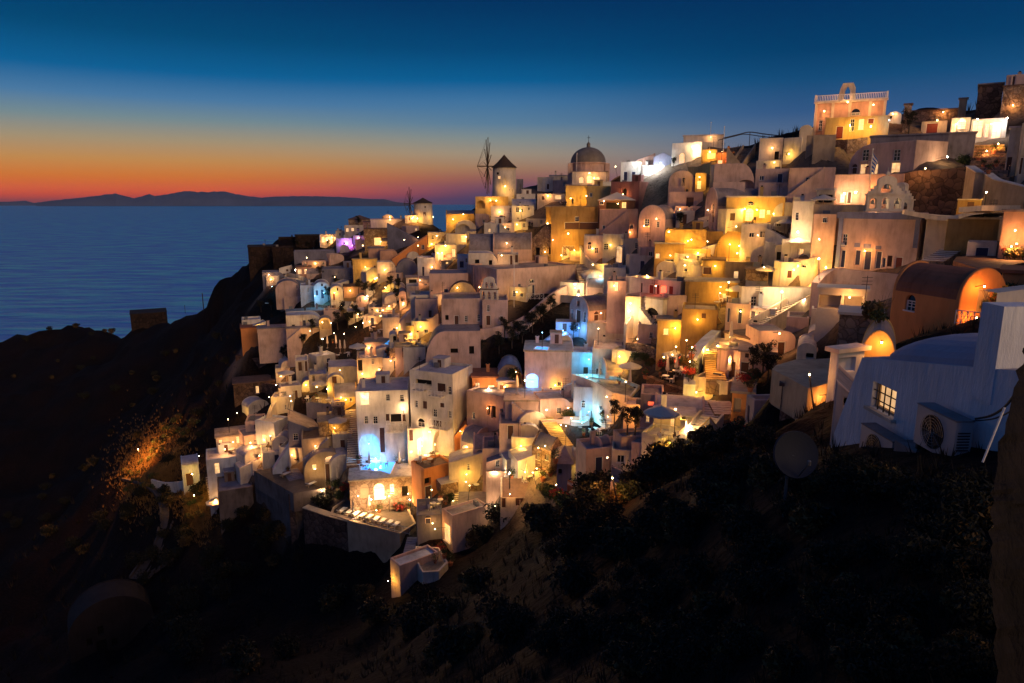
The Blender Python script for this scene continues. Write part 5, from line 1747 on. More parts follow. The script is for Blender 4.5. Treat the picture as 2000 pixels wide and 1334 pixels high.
# ================================================================ nearest house at the right, with its machines
def near_house(ground):
    # main wall, seen at a grazing angle, leans inwards towards the top
    def X(px, py, Y):
        return P(px, py, Y)
    zb = 123.0
    A0, A1 = X(1628, 848, 16.6), X(1992, 905, 10.6)
    T0, T1 = X(1684, 698, 17.0), X(1903, 717, 13.0)
    slope_ = (T1.z - T0.z) / math.hypot(T1.x - T0.x, T1.y - T0.y)
    zt = T0.z
    dirv = (T1 - T0).normalized()
    T2 = T0 + (A1 - A0).normalized() * ((T1 - T0).length * 1.55)
    T2.z = zt
    back = Vector((6.5, 1.2, 0))
    rt = root('near_house', (A0 + A1) / 2, 'nearest white house in blue shade with barred window', 'house')
    off = rt.location

    U = Vector((T1.x - T0.x, T1.y - T0.y, 0)).normalized()
    N_ = Vector((-U.y, U.x, 0))
    if N_.x < 0:
        N_ = -N_
    ORG = Vector((T0.x, T0.y, T0.z - 3.0))
    H0 = 3.0

    def wall(u, v, dep=0.0):
        return tuple(ORG + U * u + Vector((0, 0, v)) + N_ * dep)

    def inv(px, py, off_=0.0):
        r = ray(px, py)
        o = Vector((0, 0, CAMZ))
        p0 = ORG + N_ * off_
        t = (p0 - o).dot(N_) / r.dot(N_)
        q = o + r * t - p0
        return q.dot(U), q.z
    w = [inv(1704, 746), inv(1752, 762), inv(1746, 812), inv(1701, 800)]
    u0 = (w[0][0] + w[3][0]) / 2
    u1 = (w[1][0] + w[2][0]) / 2
    v0 = (w[2][1] + w[3][1]) / 2
    v1 = (w[0][1] + w[1][1]) / 2
    hole = [(u0, v0), (u1, v0), (u1, v1), (u0, v1)]
    b = MB()
    Lt = inv(1999, 880)[0] + 0.3
    au, av = inv(1629, 846)
    slope_ = (T1.z - T0.z) / math.hypot(T1.x - T0.x, T1.y - T0.y)
    b.tess([(au - 0.6, av - 3), (Lt, av - 3), (Lt, H0 + slope_ * Lt), (0, H0), (au, av)], [hole], 'nearwall_shade', lambda u, v: wall(u, v))
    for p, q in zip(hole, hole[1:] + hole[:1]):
        b.face([wall(*p), wall(*q), wall(*q, 0.28), wall(*p, 0.28)], 'nearwall_shade')
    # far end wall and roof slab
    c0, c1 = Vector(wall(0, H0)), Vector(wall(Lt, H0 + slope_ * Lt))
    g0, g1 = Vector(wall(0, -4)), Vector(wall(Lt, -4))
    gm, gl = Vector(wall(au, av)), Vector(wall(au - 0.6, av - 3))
    b.face([gm, c0, c0 + back, gm + back], 'nearwall_shade')
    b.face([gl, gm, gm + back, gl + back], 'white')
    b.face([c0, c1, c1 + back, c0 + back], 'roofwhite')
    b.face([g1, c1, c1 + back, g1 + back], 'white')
    b.obj('wall', rt, off)
    # window: frame, bars, warm curtain
    f = MB()
    fb = lambda u, dep, v: wall(u, v, dep)
    for (a0, a1, b0, b1) in ((u0, u0 + 0.06, v0, v1), (u1 - 0.06, u1, v0, v1), (u0 + 0.06, u1 - 0.06, v1 - 0.06, v1), (u0 + 0.06, u1 - 0.06, v0, v0 + 0.06)):
        f.box(a0, a1, 0.12, 0.2, b0, b1, 'palewood', fb)
    for k in range(1, 4):
        m = u0 + (u1 - u0) * k / 4
        f.box(m - 0.012, m + 0.012, 0.02, 0.045, v0, v1, 'iron', fb)
    for k in range(1, 3):
        m = v0 + (v1 - v0) * k / 3
        f.box(u0, u1, 0.046, 0.07, m - 0.012, m + 0.012, 'iron', fb)
    wnd = f.obj('window', rt, off)
    p = MB()
    p.tess(hole, [], 'glownear', lambda u, v: wall(u, v, 0.21))
    p.obj('pane', wnd, off)
    s = MB()
    s.box(u0 - 0.1, u1 + 0.1, -0.12, 0.1, v0 - 0.08, v0 - 0.003, 'white', fb)
    s.obj('sill', wnd, off)
    # long rounded vault on the roof
    v = MB()
    n = N_
    q0 = Vector(wall(0.2, H0 + slope_ * 0.2)) + n * 1.55
    US = Vector((U.x, U.y, slope_))
    NU, NV = 26, 14
    Lv = (T1 - T0).length + 0.2

    def vp(i, j):
        t = i / NU
        a = math.pi * j / NV
        e = min(1.0, math.sqrt(max(0.0, 1 - ((1 - t / 0.4) ** 2 if t < 0.4 else 0)))) if t < 0.4 else 1 - 0.12 * ((t - 0.4) / 0.6)
        e = max(e, 0.02)
        return q0 + US * (Lv * t) - n * (math.cos(a) * 1.5 * (0.5 + 0.5 * e)) + Vector((0, 0, math.sin(a) * 0.66 * e - 0.01))
    for i in range(NU):
        for j in range(NV):
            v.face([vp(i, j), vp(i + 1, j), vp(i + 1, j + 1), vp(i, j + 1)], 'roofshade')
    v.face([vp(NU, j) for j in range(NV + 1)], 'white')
    v.obj('vault', rt, off, smooth=False)
    # tall pier rising at the right end
    r0 = inv(1903, 717)[0]
    r1 = inv(1949, 700)[0]
    pr = MB()
    pu = wall(r0, H0 + slope_ * r0)
    hp = zrow(590, pu[1]) - pu[2]
    pr.box(0, r1 - r0, 0, 0.8, -0.6, hp, 'nearwall_shade', lambda a, q, z: tuple(Vector(pu) + U * a + n * q + Vector((0, 0, z)) - n * 0.02))
    pr.obj('pier', rt, off)
    tw = MB()
    pa, pb_ = P(1948, 572, 13.2), P(2040, 560, 13.0)
    tw.face([pa, pb_, pb_ + Vector((0, 0, -2.6)), pa + Vector((0, 0, -2.6))], 'white')
    tw.face([pa, pb_, pb_ + Vector((0, 0.4, 0)), pa + Vector((0, 0.4, 0))], 'white')
    tw.obj('terrace_wall', rt, off)

    def ac(label, px0, px1, py0, py1, pxs, Y0, slab):
        """fan face from px0 to px1, side face on to pxs"""
        ua, va1 = inv(px0, py0, -Y0)
        ub, _v = inv(px1, py0, -Y0)
        va0 = inv(px0, py1, -Y0)[1]
        u, wv = U, N_
        a = Vector(wall(ua, va0, -Y0))
        L1 = ub - ua
        z0_ = a.z
        L2 = 0.34
        h_ = va1 - va0
        rt2 = root('air_conditioner', (a.x, a.y, z0_), label, 'air conditioner', 'air conditioners by the nearest house')
        o2 = rt2.location

        def fn(i, j, k):
            return tuple(Vector((a.x, a.y, z0_)) + u * i + wv * j + Vector((0, 0, k)))
        bb = MB()
        bb.box(0, L1, 0, L2, 0, h_, 'acgrey', fn)
        bb.box(-0.01, L1 + 0.01, -0.01, L2 + 0.01, h_ + 0.001, h_ + 0.03, 'roofgrey', fn)
        for k in range(7):
            bb.box(L1 + 0.001, L1 + 0.012, 0.05, L2 - 0.05, h_ * (0.3 + 0.07 * k), h_ * (0.33 + 0.07 * k), 'iron', fn)
        bb.obj('casing', rt2, o2)
        g = MB()
        R_ = min(L1 * 0.42, h_ * 0.42)
        cx_, cz_ = L1 * 0.46, h_ * 0.5
        for rr in (1.0, 0.82, 0.64, 0.46, 0.28):
            pts = [fn(cx_ + R_ * rr * math.cos(t), -0.03, cz_ + R_ * rr * math.sin(t)) for t in [2 * math.pi * q / 20 for q in range(21)]]
            g.tube(pts, 0.006, 'metal', 3, cap=False)
        for q in range(10):
            t = 2 * math.pi * q / 10
            g.tube([fn(cx_, -0.03, cz_), fn(cx_ + R_ * math.cos(t), -0.03, cz_ + R_ * math.sin(t))], 0.005, 'metal', 3, cap=False)
        g.obj('fan_guard', rt2, o2)
        fbm = MB()
        fbm.face([fn(cx_ + R_ * math.cos(t), -0.003, cz_ + R_ * math.sin(t)) for t in [2 * math.pi * q / 24 for q in range(24)]], 'dark')
        for q in range(4):
            t = math.pi / 2 * q + 0.3
            fbm.face([fn(cx_, -0.008, cz_), fn(cx_ + R_ * .9 * math.cos(t), -0.008, cz_ + R_ * .9 * math.sin(t)), fn(cx_ + R_ * .9 * math.cos(t + .7), -0.008, cz_ + R_ * .9 * math.sin(t + .7))], 'iron')
        fbm.obj('fan', rt2, o2)
        for i in (0.06, L1 - 0.12):
            lg = MB()
            lg.box(i, i + 0.06, 0.02, L2 - 0.02, -0.12, -0.001, 'iron', fn)
            lg.obj('foot', rt2, o2)
        if slab:
            sb = MB()
            sb.box(-0.45, L1 + 0.35, -0.12, L2 + 0.16, -0.42, -0.121, 'roofgrey', fn)
            o = sb.obj('concrete_plinth', None, a + Vector((0, 0, -h_)))
            tag(o, slab, 'plinth')
    ac('larger air conditioner on concrete plinth by the nearest house', 1793, 1874, 789, 868, 1898, 0.55, 'rough concrete plinth under the larger air conditioner')
    ac('smaller air conditioner half sunk in dark bushes', 1683, 1748, 828, 892, 1775, 0.55, None)
    # cables and a pale pole
    for k, (pts, r, lab) in enumerate((([(1905, 818, 12.3), (1935, 812, 12.0), (1962, 795, 11.4), (1985, 765, 10.6), (1999, 730, 9.6)], 0.022, 'thick dark cable looping from air conditioner to the right wall'),
                                       ([(1900, 822, 12.3), (1940, 818, 12.0), (1975, 803, 11), (1998, 790, 10)], 0.014, 'thin dark cable below the thick one'))):
        c = MB()
        c.tube(catmull([P(*q) for q in pts], 6), r, 'iron', 6)
        tag(c.obj('cable', None, P(*pts[0])), lab, 'cable')
    c = MB()
    c.tube([P(1919, 903, 10.6), P(1962, 796, 10.9)], 0.018, 'trim', 6)
    tag(c.obj('pole', None, P(1919, 903, 10.6)), 'thin pale pole leaning against the nearest house', 'pole')
    # satellite dish
    cpos = P(1556, 888, 13.0)
    dr = root('satellite_dish', cpos + Vector((0, 0, -1.0)), 'large blue-grey satellite dish in the dark bushes', 'satellite dish')
    dd = MB()
    rr = 46 / F * 13.6
    axis = Vector((0.12, -0.93, 0.34)).normalized()
    uu = axis.cross(Vector((0, 0, 1))).normalized()
    vv = uu.cross(axis)
    n1 = 32
    rings = [(0.0, 0.150), (0.15, 0.147), (0.3, 0.137), (0.45, 0.12), (0.6, 0.096), (0.75, 0.066), (0.88, 0.034), (1.0, 0.0), (1.02, 0.02), (1.02, 0.05)]
    for (a_, da), (b_, db) in zip(rings, rings[1:]):
        for q in range(n1):
            t0, t1 = 2 * math.pi * q / n1, 2 * math.pi * (q + 1) / n1
            pt = lambda rad_, dp, t: cpos + (uu * math.cos(t) + vv * math.sin(t)) * rr * rad_ - axis * dp
            if a_ == 0:
                dd.face([pt(0, da, 0), pt(b_, db, t0), pt(b_, db, t1)], 'dishblue')
            else:
                dd.face([pt(a_, da, t0), pt(b_, db, t0), pt(b_, db, t1), pt(a_, da, t1)], 'dishblue')
    dd.obj('reflector', dr, dr.location, smooth=True)
    am = MB()
    am.tube([cpos - vv * rr * 0.9, cpos - vv * rr * 0.35 + axis * 0.42], 0.014, 'metal', 6)
    am.lathe(cpos - vv * rr * 0.35 + axis * 0.42, [(0.02, -0.05), (0.04, -0.03), (0.04, 0.05), (0.02, 0.07)], 'metal', 8)
    am.obj('feed_arm', dr, dr.location)
    ml = MB()
    ml.tube([cpos - axis * 0.16, cpos - axis * 0.3 + Vector((0, 0, -0.2)), cpos - axis * 0.3 + Vector((0, 0, -1.8))], 0.035, 'metal', 8)
    ml.obj('mast', dr, dr.location)
    # flaking masonry edge at the right border
    e = MB()
    pr_ = [(2001, 680, 5.6), (1972, 790, 5.2), (1942, 940, 4.9), (1934, 1040, 4.7), (1938, 1200, 4.5), (1950, 1400, 4.3)]
    pp = [P(*q) for q in pr_]
    rnd = random.Random(3)
    cols = []
    for k, q in enumerate(catmull(pp, 8)):
        row = []
        for j in range(9):
            t = j / 8
            w_ = q + Vector((1.4 * t, 0.10 * math.sin(t * 3.1) - 0.9 * t * 0, 0))
            w_ += Vector((rnd.uniform(-.02, .02), rnd.uniform(-.035, .035), 0))
            row.append(w_)
        row.insert(0, q + Vector((0.30 + 0.9 * q.x / q.y, 0.9, 0)))
        cols.append(row)
    for r0_, r1_ in zip(cols, cols[1:]):
        for j in range(len(r0_) - 1):
            e.face([r0_[j], r0_[j + 1], r1_[j + 1], r1_[j]], 'flaking')
    tag(e.obj('masonry_wall', None, pp[-1], smooth=True), 'dark flaking masonry wall cropped by the right edge', 'wall')


plaster('nearwall_shade', (0.66, 0.70, 0.77), wear=0.35, scale=2.5, bump=0.5, dark=0.7)  # white wall with the blue of skylit shade put into its colour
simple('dishblue', (0.020, 0.026, 0.045), 0.75, noise=0.06)
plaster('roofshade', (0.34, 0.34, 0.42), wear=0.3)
plaster('flaking', (0.014, 0.010, 0.010), wear=1.0, scale=4, bump=0.8, dark=0.3)
emit('glownear', (1.0, 0.56, 0.22), 0.75, vary=0.45)
simple('acgrey', (0.34, 0.34, 0.36), 0.5, noise=0.06)
BUILD.append(near_house)

# ================================================================ ground, sea, islands, haze
EXTRA = [(1000, 1030, 66), (1000, 1120, 44), (900, 1160, 62), (1000, 1300, 25), (1100, 1030, 50), (1200, 980, 36), (1200, 1100, 27), (1200, 1250, 16), (1300, 910, 29), (1300, 1000, 22),
         (1400, 885, 25), (1400, 950, 19), (1500, 870, 20), (1500, 960, 14), (1500, 1100, 10.5), (1600, 885, 15.5), (1700, 920, 13), (1700, 1050, 9.5), (1850, 935, 11), (1850, 1100, 7.5),
         (1500, 1280, 8), (1300, 1280, 12.5), (1800, 1280, 6), (1980, 1000, 7.5), (1980, 1280, 5),
         (1300, 965, 42), (1450, 925, 38), (1560, 905, 30), (1180, 1030, 50), (1620, 880, 26), (1250, 930, 56),
         (460, 700, 150), (400, 760, 170), (350, 700, 255), (200, 720, 300), (100, 690, 330), (300, 650, 320), (420, 640, 262), (250, 800, 240), (380, 850, 150),
         (200, 900, 205), (100, 1000, 175), (250, 960, 140), (300, 1000, 128), (100, 1150, 130), (300, 1100, 112), (350, 1000, 118), (200, 1260, 94), (450, 1080, 100), (600, 1080, 92), (400, 1200, 88), (700, 1180, 80),
         (800, 1230, 66), (500, 1300, 70), (300, 1330, 78), (700, 1320, 50), (850, 1320, 38), (20, 1300, 110), (500, 1180, 90),
         (30, 655, 345), (100, 640, 345), (180, 642, 340), (150, 633, 345), (240, 650, 330), (270, 628, 325), (325, 620, 320), (400, 610, 300), (415, 570, 275), (428, 540, 270), (470, 512, 268),
         (500, 482, 266), (560, 466, 262), (620, 464, 258), (690, 436, 250), (745, 425, 242), (470, 560, 235), (500, 560, 225), (480, 600, 200), (440, 640, 240),
         (1830, 196, 140), (1780, 215, 140), (1880, 215, 138), (1960, 240, 124), (985, 378, 185), (1060, 350, 190), (1240, 320, 162), (1400, 300, 148), (1560, 250, 134)]
EXTRA += [(1750, 775, 26), (1850, 760, 26), (1750, 735, 33), (1850, 722, 33), (1680, 775, 28), (1930, 740, 24), (1650, 800, 30)]
BEHIND = [(0, 672, 350), (60, 645, 355), (190, 640, 350), (270, 628, 335), (340, 620, 328), (410, 600, 300), (428, 540, 280), (480, 505, 276), (560, 470, 272), (620, 466, 268), (690, 434, 262), (750, 425, 254),
          (830, 420, 240), (900, 400, 225), (985, 380, 200), (1100, 350, 200), (1240, 330, 180), (1400, 280, 168), (1600, 210, 158), (1830, 200, 160), (2000, 150, 150), (-100, 700, 350), (-250, 760, 330)]
for a, b, d in [(a, b, d) for a, b, d in DCTRL if not (1600 < a and b > 640)] + EXTRA:
    p = P(a, b, d)
    TPTS.append((p.x, p.y, p.z))
for a, b, d in BEHIND:
    p = P(a, b, d)
    ax = Vector((p.x, p.y, 0)).normalized()
    for k, dz in ((22, 22), (60, 75), (120, 160), (220, 180)):
        TPTS.append((p.x + ax.x * k, p.y + ax.y * k, max(p.z - dz, -14)))
for x, y, z in [(12, 4, 127.5), (2, 2, 126.5), (-8, 3, 121), (-25, 10, 108), (-60, 20, 88), (-110, 40, 66), (-200, 60, 40), (-330, 120, 10), (-430, 200, -14), (-520, 300, -14), (-420, 360, -14), (25, 20, 128), (40, 40, 130), (60, 60, 140),
                (80, 80, 146), (110, 110, 150), (150, 120, 140), (0, -10, 127), (-40, -20, 100), (30, -10, 129)]:
    TPTS.append((x, y, z))

_tp = {}
for x, y, z in TPTS:   # merge near duplicates, the lower wins a little
    k = (round(x / 2.0), round(y / 2.0))
    _tp.setdefault(k, []).append((x, y, z))
TP = np.array([np.concatenate([np.mean(v, 0)[:2], [min(np.mean([q[2] for q in v]), min(q[2] for q in v) + 1.0)]]) for v in _tp.values()])
_nt = len(TP)
_A = np.zeros((_nt + 3, _nt + 3))
_A[:_nt, :_nt] = -np.sqrt(((TP[:, None, :2] - TP[None, :, :2]) ** 2).sum(2))
_A[np.arange(_nt), np.arange(_nt)] = 1.6
_A[:_nt, _nt] = _A[_nt, :_nt] = 1
_A[:_nt, _nt + 1] = _A[_nt + 1, :_nt] = TP[:, 0] / 100
_A[:_nt, _nt + 2] = _A[_nt + 2, :_nt] = TP[:, 1] / 100
_gw = np.linalg.solve(_A, np.concatenate([TP[:, 2], [0, 0, 0]]))


def gz(X, Y):
    X = np.asarray(X, float)
    Y = np.asarray(Y, float)
    out = np.zeros(X.shape)
    fx, fy, fo = X.ravel(), Y.ravel(), out.ravel()
    for i in range(0, fx.size, 4000):
        r = np.sqrt((fx[i:i + 4000, None] - TP[None, :, 0]) ** 2 + (fy[i:i + 4000, None] - TP[None, :, 1]) ** 2)
        fo[i:i + 4000] = -(r @ _gw[:_nt]) + _gw[_nt] + _gw[_nt + 1] * fx[i:i + 4000] / 100 + _gw[_nt + 2] * fy[i:i + 4000] / 100
    return fo.reshape(X.shape)


from mathutils import noise as mnoise
NA, NR = 470, 300
az = np.radians(np.linspace(-100, 100, NA))
rr = 2.5 * (620 / 2.5) ** (np.linspace(0, 1, NR))
AZg, RRg = np.meshgrid(az, rr, indexing='ij')
GX, GY = RRg * np.sin(AZg), RRg * np.cos(AZg)
GZ = gz(GX, GY)
GZ = np.clip(GZ, -15, 175)
verts = []
for i in range(NA):
    for j in range(NR):
        x, y, z = GX[i, j], GY[i, j], GZ[i, j]
        r = RRg[i, j]
        amp = 0.10 if r < 12 else min(0.10 + (r - 12) * 0.012, 0.9)
        n = mnoise.fractal(Vector((x, y, z)) * 0.12, 1.0, 2.1, 5) * amp * 1.3
        if r > 130 and x < -50 - (r - 130) * 0.1:
            n += (mnoise.ridged_multi_fractal(Vector((x, y, z * 1.5)) * 0.035, 1.0, 2.0, 5, 1.0, 2.0) - 1.2) * 3.4
        verts.append((x, y, z + n - 0.15))
vx = np.array(verts)
for poly_, zc_ in CARVE:
    pa_ = np.array(poly_)
    ctr_ = pa_.mean(0)
    pa_ = ctr_ + (pa_ - ctr_) * 1.06
    lo_, hi_ = pa_.min(0) - 0.1, pa_.max(0) + 0.1
    cand = np.where((vx[:, 0] > lo_[0]) & (vx[:, 0] < hi_[0]) & (vx[:, 1] > lo_[1]) & (vx[:, 1] < hi_[1]) & (vx[:, 2] > zc_))[0]
    if not len(cand):
        continue
    ins = np.zeros(len(cand), bool)
    px_, py_ = vx[cand, 0], vx[cand, 1]
    for (xa, ya), (xb, yb_) in zip(pa_, np.roll(pa_, -1, 0)):
        if ya == yb_:
            continue
        c_ = ((ya > py_) != (yb_ > py_)) & (px_ < (xb - xa) * (py_ - ya) / (yb_ - ya) + xa)
        ins ^= c_
    vx[cand[ins], 2] = zc_
verts = [tuple(v) for v in vx]
faces = [(i * NR + j, (i + 1) * NR + j, (i + 1) * NR + j + 1, i * NR + j + 1) for i in range(NA - 1) for j in range(NR - 1)]
me = bpy.data.meshes.new('hillside')
me.from_pydata(verts, [], faces)
me.polygons.foreach_set('use_smooth', [True] * len(faces))
me.update()

m, t, b = new_mat('earth')
geo = t.nodes.new('ShaderNodeNewGeometry')
n1 = t.nodes.new('ShaderNodeTexNoise')
n1.inputs['Scale'].default_value = 0.09
n1.inputs['Detail'].default_value = 9
n1.inputs['Roughness'].default_value = 0.7
t.links.new(geo.outputs['Position'], n1.inputs['Vector'])
n2 = t.nodes.new('ShaderNodeTexNoise')
n2.inputs['Scale'].default_value = 1.8
n2.inputs['Detail'].default_value = 8
t.links.new(geo.outputs['Position'], n2.inputs['Vector'])
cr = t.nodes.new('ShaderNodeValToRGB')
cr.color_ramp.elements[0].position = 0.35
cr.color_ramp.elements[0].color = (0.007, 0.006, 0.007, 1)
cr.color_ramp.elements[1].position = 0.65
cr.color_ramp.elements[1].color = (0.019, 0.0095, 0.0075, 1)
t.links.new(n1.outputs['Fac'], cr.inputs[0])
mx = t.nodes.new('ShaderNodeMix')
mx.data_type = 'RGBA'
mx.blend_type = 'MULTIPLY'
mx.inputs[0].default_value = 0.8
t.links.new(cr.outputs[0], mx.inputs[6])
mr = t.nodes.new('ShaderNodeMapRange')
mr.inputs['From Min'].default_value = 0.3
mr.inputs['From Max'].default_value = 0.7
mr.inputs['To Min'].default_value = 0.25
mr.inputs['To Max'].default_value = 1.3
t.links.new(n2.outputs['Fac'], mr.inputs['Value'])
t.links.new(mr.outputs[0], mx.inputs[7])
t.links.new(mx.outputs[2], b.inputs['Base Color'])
b.inputs['Roughness'].default_value = 0.95
b.inputs['Specular IOR Level'].default_value = 0.1
bp = t.nodes.new('ShaderNodeBump')
bp.inputs['Strength'].default_value = 0.9
bp.inputs['Distance'].default_value = 0.3
t.links.new(n2.outputs['Fac'], bp.inputs['Height'])
t.links.new(bp.outputs[0], b.inputs['Normal'])
# trodden and whitewashed ground between the houses
HP = np.array([(q['M'].x + q['uL'].x * q['WL'] * f, q['M'].y + q['uL'].y * q['WL'] * f) for q in HOUSES if 60 < q['d'] < 235 and q['yb'] < 955 and q['x'][0] > 470 for f in (0.0, 0.5, 1.0)])
WILD = [P(1040, 640, 109), P(1000, 680, 105), P(1075, 610, 112), P(660, 640, 148), P(640, 760, 118), P(520, 720, 155), P(480, 780, 150), P(1200, 840, 84), P(760, 1090, 84), P(560, 480, 250), P(480, 560, 235), P(560, 620, 170), P(1500, 760, 60), P(1830, 400, 88)]
vx = np.array(verts)
msk = np.zeros(len(verts), dtype=np.float32)
for i in range(0, len(verts), 5000):
    dd_ = np.sqrt(((vx[i:i + 5000, None, :2] - HP[None]) ** 2).sum(2)).min(1)
    wd = np.sqrt(((vx[i:i + 5000, None, :2] - np.array([(q.x, q.y) for q in WILD])[None]) ** 2).sum(2)).min(1)
    msk[i:i + 5000] = np.clip((5.5 - dd_) / 2.5, 0, 1) * np.clip((wd - 6.0) / 3.0, 0, 1)
at = me.attributes.new('paved', 'FLOAT', 'POINT')
at.data.foreach_set('value', msk)
an_ = t.nodes.new('ShaderNodeAttribute')
an_.attribute_name = 'paved'
pm = t.nodes.new('ShaderNodeMix')
pm.data_type = 'RGBA'
sm_ = t.nodes.new('ShaderNodeMath')
sm_.operation = 'MULTIPLY'
mr3 = t.nodes.new('ShaderNodeMapRange')
mr3.inputs['From Min'].default_value = 0.15
mr3.inputs['From Max'].default_value = 0.45
t.links.new(n2.outputs['Fac'], mr3.inputs['Value'])
t.links.new(an_.outputs['Fac'], sm_.inputs[0])
t.links.new(mr3.outputs[0], sm_.inputs[1])
t.links.new(sm_.outputs[0], pm.inputs[0])
t.links.new(mx.outputs[2], pm.inputs[6])
pm.inputs[7].default_value = (0.17, 0.125, 0.09, 1)
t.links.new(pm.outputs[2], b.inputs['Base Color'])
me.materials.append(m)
hill = bpy.data.objects.new('hillside', me)
COL.objects.link(hill)
tag(hill, 'dark volcanic hillside falling to the sea', 'terrain', kind='structure')


def ground(x, y):
    return float(gz(np.array([x]), np.array([y]))[0])


for s in HOUSES:
    build_house(s, ground)
for go in BUILD:
    go(ground)

# ---------------------------------------------------------------- sea
m, t, b = new_mat('sea')
geo = t.nodes.new('ShaderNodeNewGeometry')
mp = t.nodes.new('ShaderNodeMapping')
mp.inputs['Scale'].default_value = (0.010, 0.035, 1)
mp.inputs['Rotation'].default_value = (0, 0, rad(12))
t.links.new(geo.outputs['Position'], mp.inputs[0])
n1 = t.nodes.new('ShaderNodeTexNoise')
n1.inputs['Scale'].default_value = 1.0
n1.inputs['Detail'].default_value = 7
n1.inputs['Roughness'].default_value = 0.62
t.links.new(mp.outputs[0], n1.inputs['Vector'])
mp2 = t.nodes.new('ShaderNodeMapping')
mp2.inputs['Scale'].default_value = (0.05, 0.16, 1)
mp2.inputs['Rotation'].default_value = (0, 0, rad(-6))
t.links.new(geo.outputs['Position'], mp2.inputs[0])
n2 = t.nodes.new('ShaderNodeTexNoise')
n2.inputs['Scale'].default_value = 1.0
n2.inputs['Detail'].default_value = 5
t.links.new(mp2.outputs[0], n2.inputs['Vector'])
ad = t.nodes.new('ShaderNodeMath')
ad.operation = 'MULTIPLY_ADD'
t.links.new(n2.outputs['Fac'], ad.inputs[0])
ad.inputs[1].default_value = 0.35
t.links.new(n1.outputs['Fac'], ad.inputs[2])
bp = t.nodes.new('ShaderNodeBump')
bp.inputs['Strength'].default_value = 1.0
bp.inputs['Distance'].default_value = 9.0
t.links.new(ad.outputs[0], bp.inputs['Height'])
t.links.new(bp.outputs[0], b.inputs['Normal'])
cr = t.nodes.new('ShaderNodeValToRGB')  # tones of sky reflected on the waves, put into the colour
cr.color_ramp.elements[0].position = 0.42
cr.color_ramp.elements[0].color = (0.03, 0.46, 0.95, 1)
cr.color_ramp.elements[1].position = 0.60
cr.color_ramp.elements[1].color = (0.16, 1.0, 1.0, 1)
t.links.new(n1.outputs['Fac'], cr.inputs[0])
t.links.new(cr.outputs[0], b.inputs['Base Color'])
b.inputs['Roughness'].default_value = 0.34
b.inputs['Metallic'].default_value = 0.85
b.inputs['IOR'].default_value = 1.33
b.inputs['Specular IOR Level'].default_value = 0.5
me = bpy.data.meshes.new('sea')
vs, fs = [], []
NS = 64
for r in (0, 200, 800, 3000, 9000, 21000):
    for k in range(NS):
        a = 2 * math.pi * k / NS
        vs.append((r * math.cos(a) if r else 0.01 * math.cos(a), r * math.sin(a) if r else 0.01 * math.sin(a), 0))
for q in range(5):
    for k in range(NS):
        fs.append((q * NS + k, q * NS + (k + 1) % NS, (q + 1) * NS + (k + 1) % NS, (q + 1) * NS + k))
me.from_pydata(vs, [], fs)
me.materials.append(m)
o = bpy.data.objects.new('sea', me)
COL.objects.link(o)
tag(o, 'calm blue evening sea', 'sea', kind='structure')

# ---------------------------------------------------------------- islands on the horizon
simple('islandrock_haze', (0.10, 0.13, 0.20), 1.0, noise=0.3, scale=0.002)  # blue of the distance haze is put into the rock colour


def island(name, label, prof, d, depth):
    rows = 9
    n = len(prof)
    mm = MB()
    grid = []
    fine = []
    for (x0, y0), (x1, y1) in zip(prof, prof[1:]):
        k = max(2, int(abs(x1 - x0) / 4))
        for i in range(k):
            fine.append((x0 + (x1 - x0) * i / k, y0 + (y1 - y0) * i / k))
    fine.append(prof[-1])
    for i, (px, py) in enumerate(fine):
        top = P(px, py, d)
        row = []
        for j in range(rows):
            t_ = j / (rows - 1)
            s_ = math.sin(math.pi * t_) ** 0.8
            yy = d + (t_ - 0.5) * depth
            z = max(top.z + 2 + 9 * mnoise.noise(Vector((px * 0.13, 0, 7))), 0) * s_ * (1 + 0.06 * mnoise.noise(Vector((px * 0.09, j, 0)))) - (0 if 0 < j < rows - 1 else 20)
            row.append((top.x * yy / d, yy, z))
        grid.append(row)
    for r0_, r1_ in zip(grid, grid[1:]):
        for j in range(rows - 1):
            mm.face([r0_[j], r1_[j], r1_[j + 1], r0_[j + 1]], 'islandrock_haze')
    o = mm.obj(name, None, (0, d, 0))
    tag(o, label, 'island', kind='structure')


island('far_island', 'long hazy mountainous island on the horizon', [(70, 396), (110, 391), (160, 386), (200, 381), (225, 378), (240, 382), (262, 387), (280, 383), (292, 379), (302, 383), (318, 381), (345, 376),
       (370, 373), (385, 375), (410, 375), (440, 374), (460, 379), (490, 384), (512, 386), (540, 384), (590, 383), (640, 384), (690, 386), (720, 389), (750, 389), (775, 395), (800, 397)], 17000, 3000)
island('far_island', 'low faint island at the left end of the horizon', [(-60, 397), (-20, 394), (20, 394), (50, 392), (64, 396), (80, 397)], 19000, 1500)

# ---------------------------------------------------------------- sea haze
hm = bpy.data.materials.new('haze_air')
hm.use_nodes = True
ht = hm.node_tree
ht.nodes.clear()
ho = ht.nodes.new('ShaderNodeOutputMaterial')
hv = ht.nodes.new('ShaderNodeVolumePrincipled')
hv.inputs['Color'].default_value = (0.5, 0.68, 1.0, 1)
hv.inputs['Density'].default_value = 0.000014
ht.links.new(hv.outputs[0], ho.inputs['Volume'])
hb = MB()
hb.mats = []
s_ = 21500
hb.v = [(x, y, z) for z in (-17, 560) for x, y in ((-s_, -s_), (s_, -s_), (s_, s_), (-s_, s_))]
hb.f = [(0, 3, 2, 1), (4, 5, 6, 7), (0, 1, 5, 4), (1, 2, 6, 5), (2, 3, 7, 6), (3, 0, 4, 7)]
hme = bpy.data.meshes.new('haze')
hme.from_pydata(hb.v, [], hb.f)
hme.materials.append(hm)
